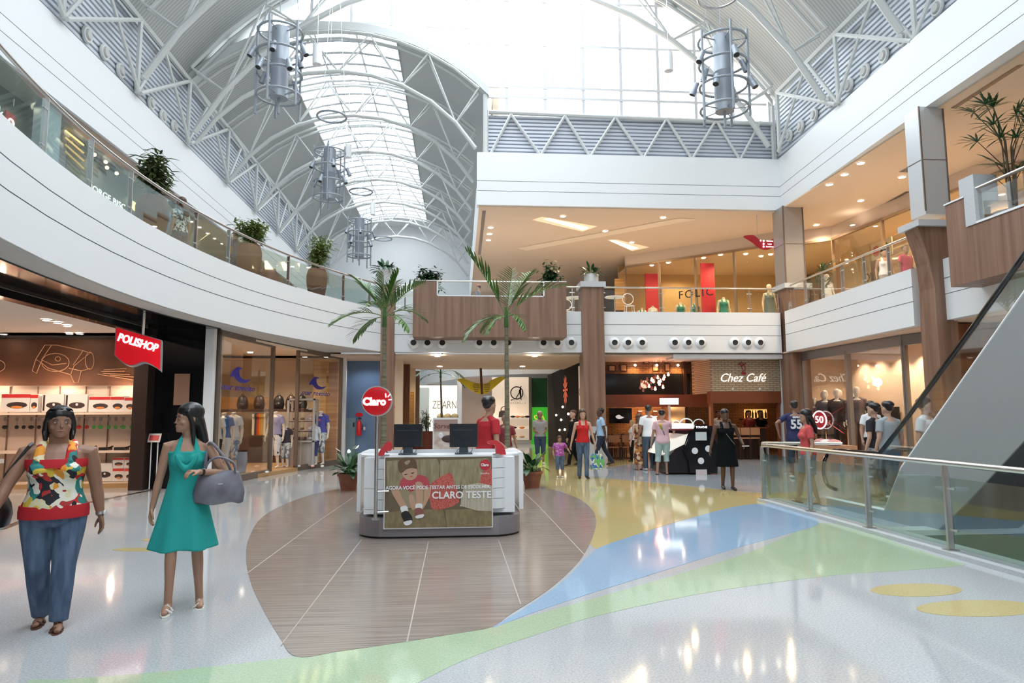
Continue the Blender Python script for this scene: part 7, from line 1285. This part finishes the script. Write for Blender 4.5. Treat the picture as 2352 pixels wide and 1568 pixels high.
figure('person','man in a black t-shirt and patterned shorts near the suit shop doors','person',(Yp(2010,1000,12.6).x,12.6,0),.5,1.74,'l',hair='short',top=mat('tee_black',(.016,.014,.02),.8),sleeve='short',bottom=printm('camo_shorts',[(.2,.25,.28),(.4,.42,.42),(.1,.12,.15)],18,.2),legs='long_shorts',shoe=shb)
figure('person','man in a light grey t-shirt seen from behind through the escalator glass','person',(Yp(2066,1000,11.6).x,11.9,0),.2,1.76,'l',hair='short',bw=1.05,top=mat('tee_light_grey',(.33,.36,.38),.8),sleeve='short',bottom=jean,shoe=shb)
figure('person','young man in a white t-shirt looking right above the escalator cladding','person',(Yp(2137,1000,10.9).x,11.0,0),FR+.6,1.80,'l',hair='short',hyaw=.9,top=whc,sleeve='short',bottom=jeand,shoe=shb,vox=.010)
figure('person','person in a white top deep inside the suit shop doorway','person',(Yp(2042,1000,15.0).x-.4,15.0,.151),FR,1.66,'m',fem=True,hair='tied',top=whc,sleeve='short',bottom=blc,shoe=shb,vox=.013)
# upper walkway people
def up(px,Y,dz=0): r=Yp(px,600,1).x; return (12.75,12.75/r,4.8+dz)
figure('person','woman in a white tank top standing at the right upper railing','person',up(2031,16.9),FR-.2,1.68,'m',fem=True,hair='tied',top=whc,topz=(.9,1.36),tank=True,bottom=khaki,shoe=shb,vox=.013)
figure('person','person in a pink t-shirt at the right upper railing near the flared column','person',up(2081,15.9,-.08),FR+.2,1.62,'b',hair='buzz',top=mat('tee_hot_pink',(.55,.05,.12),.8),sleeve='short',bottom=jean,shoe=shb,vox=.013)
for px,Y,lab,c in((1099,23.2,'person with an orange cap seated at a terrace table behind the balcony box',(.20,.22,.28)),(1040,23.6,'person with a reddish cap bending low behind the balcony box, left one',(.3,.3,.32))):
    p=Yp(px,600,Y); pc=mat('cap_orange',(.55,.15,.08),.7); t,J=figure('person',lab,'person',(p.x,Y,4.8 if px>1060 else 4.55),1.2 if px>1060 else .5,1.2 if px>1060 else 1.12,'l',hair='buzz',top=mat('cloth_%d'%px,c,.8),sleeve='short',bottom=jeand,shoe=shb,vox=.013,wl_=(-.15,.32,1.1),wr_=(.15,.32,1.1)); G().ell(J['HP'](0,0,.19),(.09,.11,.06),12).build('cap',pc,t,True)
for (x,d,lab,kw) in ((412,1.2,'woman in a black and white striped blouse with a grey bag on the left gallery',dict(top=nmat('stripe_bw',(.02,.02,.02),(.75,.75,.75),(0,0,0),.8,kind='wave',sc=1) if 0 else printm('stripe_like',[(.03,.03,.03),(.7,.7,.7)],30,.1),fem=True,hair='long',hm=hairb)),(388,1.6,'person in a pale blue top next to the woman in stripes on the left gallery',dict(top=mat('tee_sky',(.2,.4,.6),.8),hair='short')),(541,1.1,'person in a blue t-shirt beside the middle urn on the left gallery',dict(top=mat('tee_blue',(.10,.17,.35),.8),hair='short',hm=hairb))):
    yy=yon(lambda y:cvx(y,d),x,5.4,6,23); figure('person',lab,'person',(cvx(yy,d),yy,4.8),1.2,1.66 if x!=541 else 1.45,'m',sleeve='short',bottom=jean,shoe=shb,vox=.013,**kw)
# cafe guests and staff
figure('person','fair haired guest in white at the cafe tables left of the man in white','person',(Yp(1457,1000,22.6).x,22.9,0),1.2,1.35,'l',fem=True,hair='long',hm=mat('hair_blond',(.4,.26,.12),.5),top=whc,sleeve='short',bottom=blc,shoe=shb,vox=.014)
for px,Y,lab,sk,c in((1652,24.6,'waiter in white behind the cafe bar, left','b',whc),(1722,24.6,'barista in dark apron in front of the amber niche','m',mat('apron_red',(.25,.03,.03),.8)),(1748,24.7,'second barista at the right of the cafe bar','b',blc)): figure('person',lab,'person',(Yp(px,1000,Y).x,Y,0),FR,1.66,sk,hair='short',top=c,sleeve='short',bottom=blc,shoe=shb,vox=.014,wl_=(-.2,.25,1.1))
figure('person','two toned dressed passer-by in yellow far back in the corridor','person',(Yp(1123,1000,27).x,27,0),FR,1.55,'m',fem=True,hair='tied',top=mat('top_yellow',(.55,.35,.10),.8),sleeve='short',bottom=blc,shoe=shb,vox=.014)
# mannequins in the surf shop
def manq(px,py,lab,H_=1.78,top=None,bot=None,rz=FR,z=.10,Y=None,legs_='long_shorts',sl='short',hd=False,group='headless mannequins',**k):
    P=Zp(px,py,z) if Y is None else Vector((Yp(px,1000,Y).x,Y,z)); return figure('mannequin',lab,'mannequin',(P.x,P.y,z),rz,H_,'man',head=hd,hair=None,top=top,sleeve=sl,bottom=bot,legs=legs_,vox=.012,**k)
pb=printm('board_blue',[(.55,.6,.68),(.12,.22,.42),(.65,.68,.72),(.2,.32,.5)],14,.3); pz=printm('board_zebra',[(.7,.7,.7),(.03,.03,.04),(.6,.6,.66)],9,.5); pg=printm('board_grey',[(.55,.55,.55),(.2,.22,.25),(.7,.68,.62)],16,.3)
manq(489,1095,'headless mannequin in a white tee and black lettered shorts, far left of the surf window',1.72,whc,mat('short_black2',(.03,.03,.03),.8),rz=FR-.2)
manq(510,1090,'headless mannequin in a bright blue tee, second in the surf window',1.74,mat('tee_royal',(.06,.16,.42),.8),whc,rz=FR-.2)
manq(532,1086,'headless mannequin in a white polo and blue patterned board shorts',1.76,whc,pb,rz=FR-.3)
manq(630,1074,'headless mannequin in a lilac tee with white print and zebra shorts',1.78,mat('tee_lilac',(.36,.34,.52),.8),pz,rz=FR-.3)
manq(655,1073,'child sized headless mannequin in a dark tee and leafy shorts',1.32,mat('tee_charcoal',(.05,.035,.05),.8),pg,rz=FR-.3)
manq(720,1067,'child sized headless mannequin in white tee and navy shorts',1.36,whc,mat('shorts_navy2',(.05,.05,.16),.8),rz=FR-.3)
t,J=manq(735,1066,'headless mannequin in a violet blue tee with coral print, beside the pine wall',1.80,mat('tee_violet',(.10,.09,.38),.8),pg,rz=FR-.4); G().ell(J['T'](0,.118,1.27),(.07,.012,.045),10).build('chest_print',mat('coral_print',(.75,.15,.15),.6),t,True)
P=Zp(553,1085,.1); t=thing('half_mannequin','low torso form wearing pale blue jeans at the foot of the surf window','mannequin',(P.x,P.y,.1)); g=G(); g.loft([E2((0,0,z),w,d,16) for z,w,d in((0,.12,.1),(.3,.17,.12),(.55,.15,.11))]); rem(g.build('jeans',mat('denim_pale',(.35,.43,.58),.8),t,True),.012,2); g=G(); g.loft([E2((0,0,z),.15,.11,16) for z in(.55,.6)]); g.build('belt',blk,t)
# suited mannequins
suit=mat('suit_dark_brown',(.035,.022,.022),.7); suit2=mat('suit_charcoal',(.03,.03,.035),.7); gm=mat('suit_check_grey',(.12,.11,.12),.7)
for i,(px,Y,H_,m,lab) in enumerate(((1872,17.9,1.66,suit2,'white headed mannequin in dark suit, lowest of the left group'),(1879,18.6,1.85,suit,'white headed mannequin in brown suit, tall one at the far left'),(1897,18.2,1.88,gm,'white headed mannequin in grey suit, second tall one'),(1914,17.4,1.88,suit,'white headed mannequin in brown suit right of the sale sticker'),(1924,17.0,1.90,suit2,'white headed mannequin in charcoal suit beside the frame post'),(1946,16.2,1.80,suit2,'white headed mannequin half hidden by the frame post'),(1970,16.0,1.92,gm,'white headed mannequin in checked jacket, rightmost and clearest'),(2078,14.4,1.75,mat('dress_pinkbrown',(.35,.2,.2),.8),'mannequin in a pinkish outfit seen through the escalator glass'))):
    x=Yp(px,950,Y).x; x=max(x,11.75 if Y>16.7 else 12.0); x=11.75 if i<7 else 13.2; Yq=x/Yp(px,950,1.0).x; figure('mannequin',lab,'mannequin',(x+.22*(i%2),Yq,.402 if i<7 else .151),FR-.6,H_,mat('mannequin_white',(.85,.76,.66),.4),hair=None,top=m,sleeve='long',topz=(.80,1.42),bottom=m,shoe=shb,vox=.013,group='suited mannequins'); 
# busts of the upper fashion shop
grn=mat('dress_emerald',(.03,.25,.20),.6)
for i,(px,Y,lab,m) in enumerate(((1474,26.6,'mannequin in green top at the far left behind the upper glass',grn),(1499,26.3,'mannequin in cream top, second behind the upper glass',whc),(1563,25.9,'mannequin in green dress near the first red panel',grn),(1597,25.9,'mannequin in green dress in front of the second red panel',grn),(1662,25.3,'tall mannequin in green dress right of the lettering',grn),(1768,24.9,'mannequin in grey blue dress beside the corner column',mat('dress_greyblue',(.2,.25,.27),.7)),(1902,21.4,'white mannequin behind the right upper railing',whc))):
    lab2=lab; P=Yp(px,700,Y+1.9 if px<1700 else Y+1.3); figure('mannequin',lab2,'mannequin',(P.x,P.y,4.8+(.0 if i in(4,5) else -.0)),FR,(1.45,1.5,1.6,1.6,1.75,1.9,1.6)[i],'man',fem=True,head=i in(5,6),hair=None,top=m,topz=(.85,1.36),tank=True,bottom=m,legs='skirt',vox=.014,group='mannequins of the upper shop')
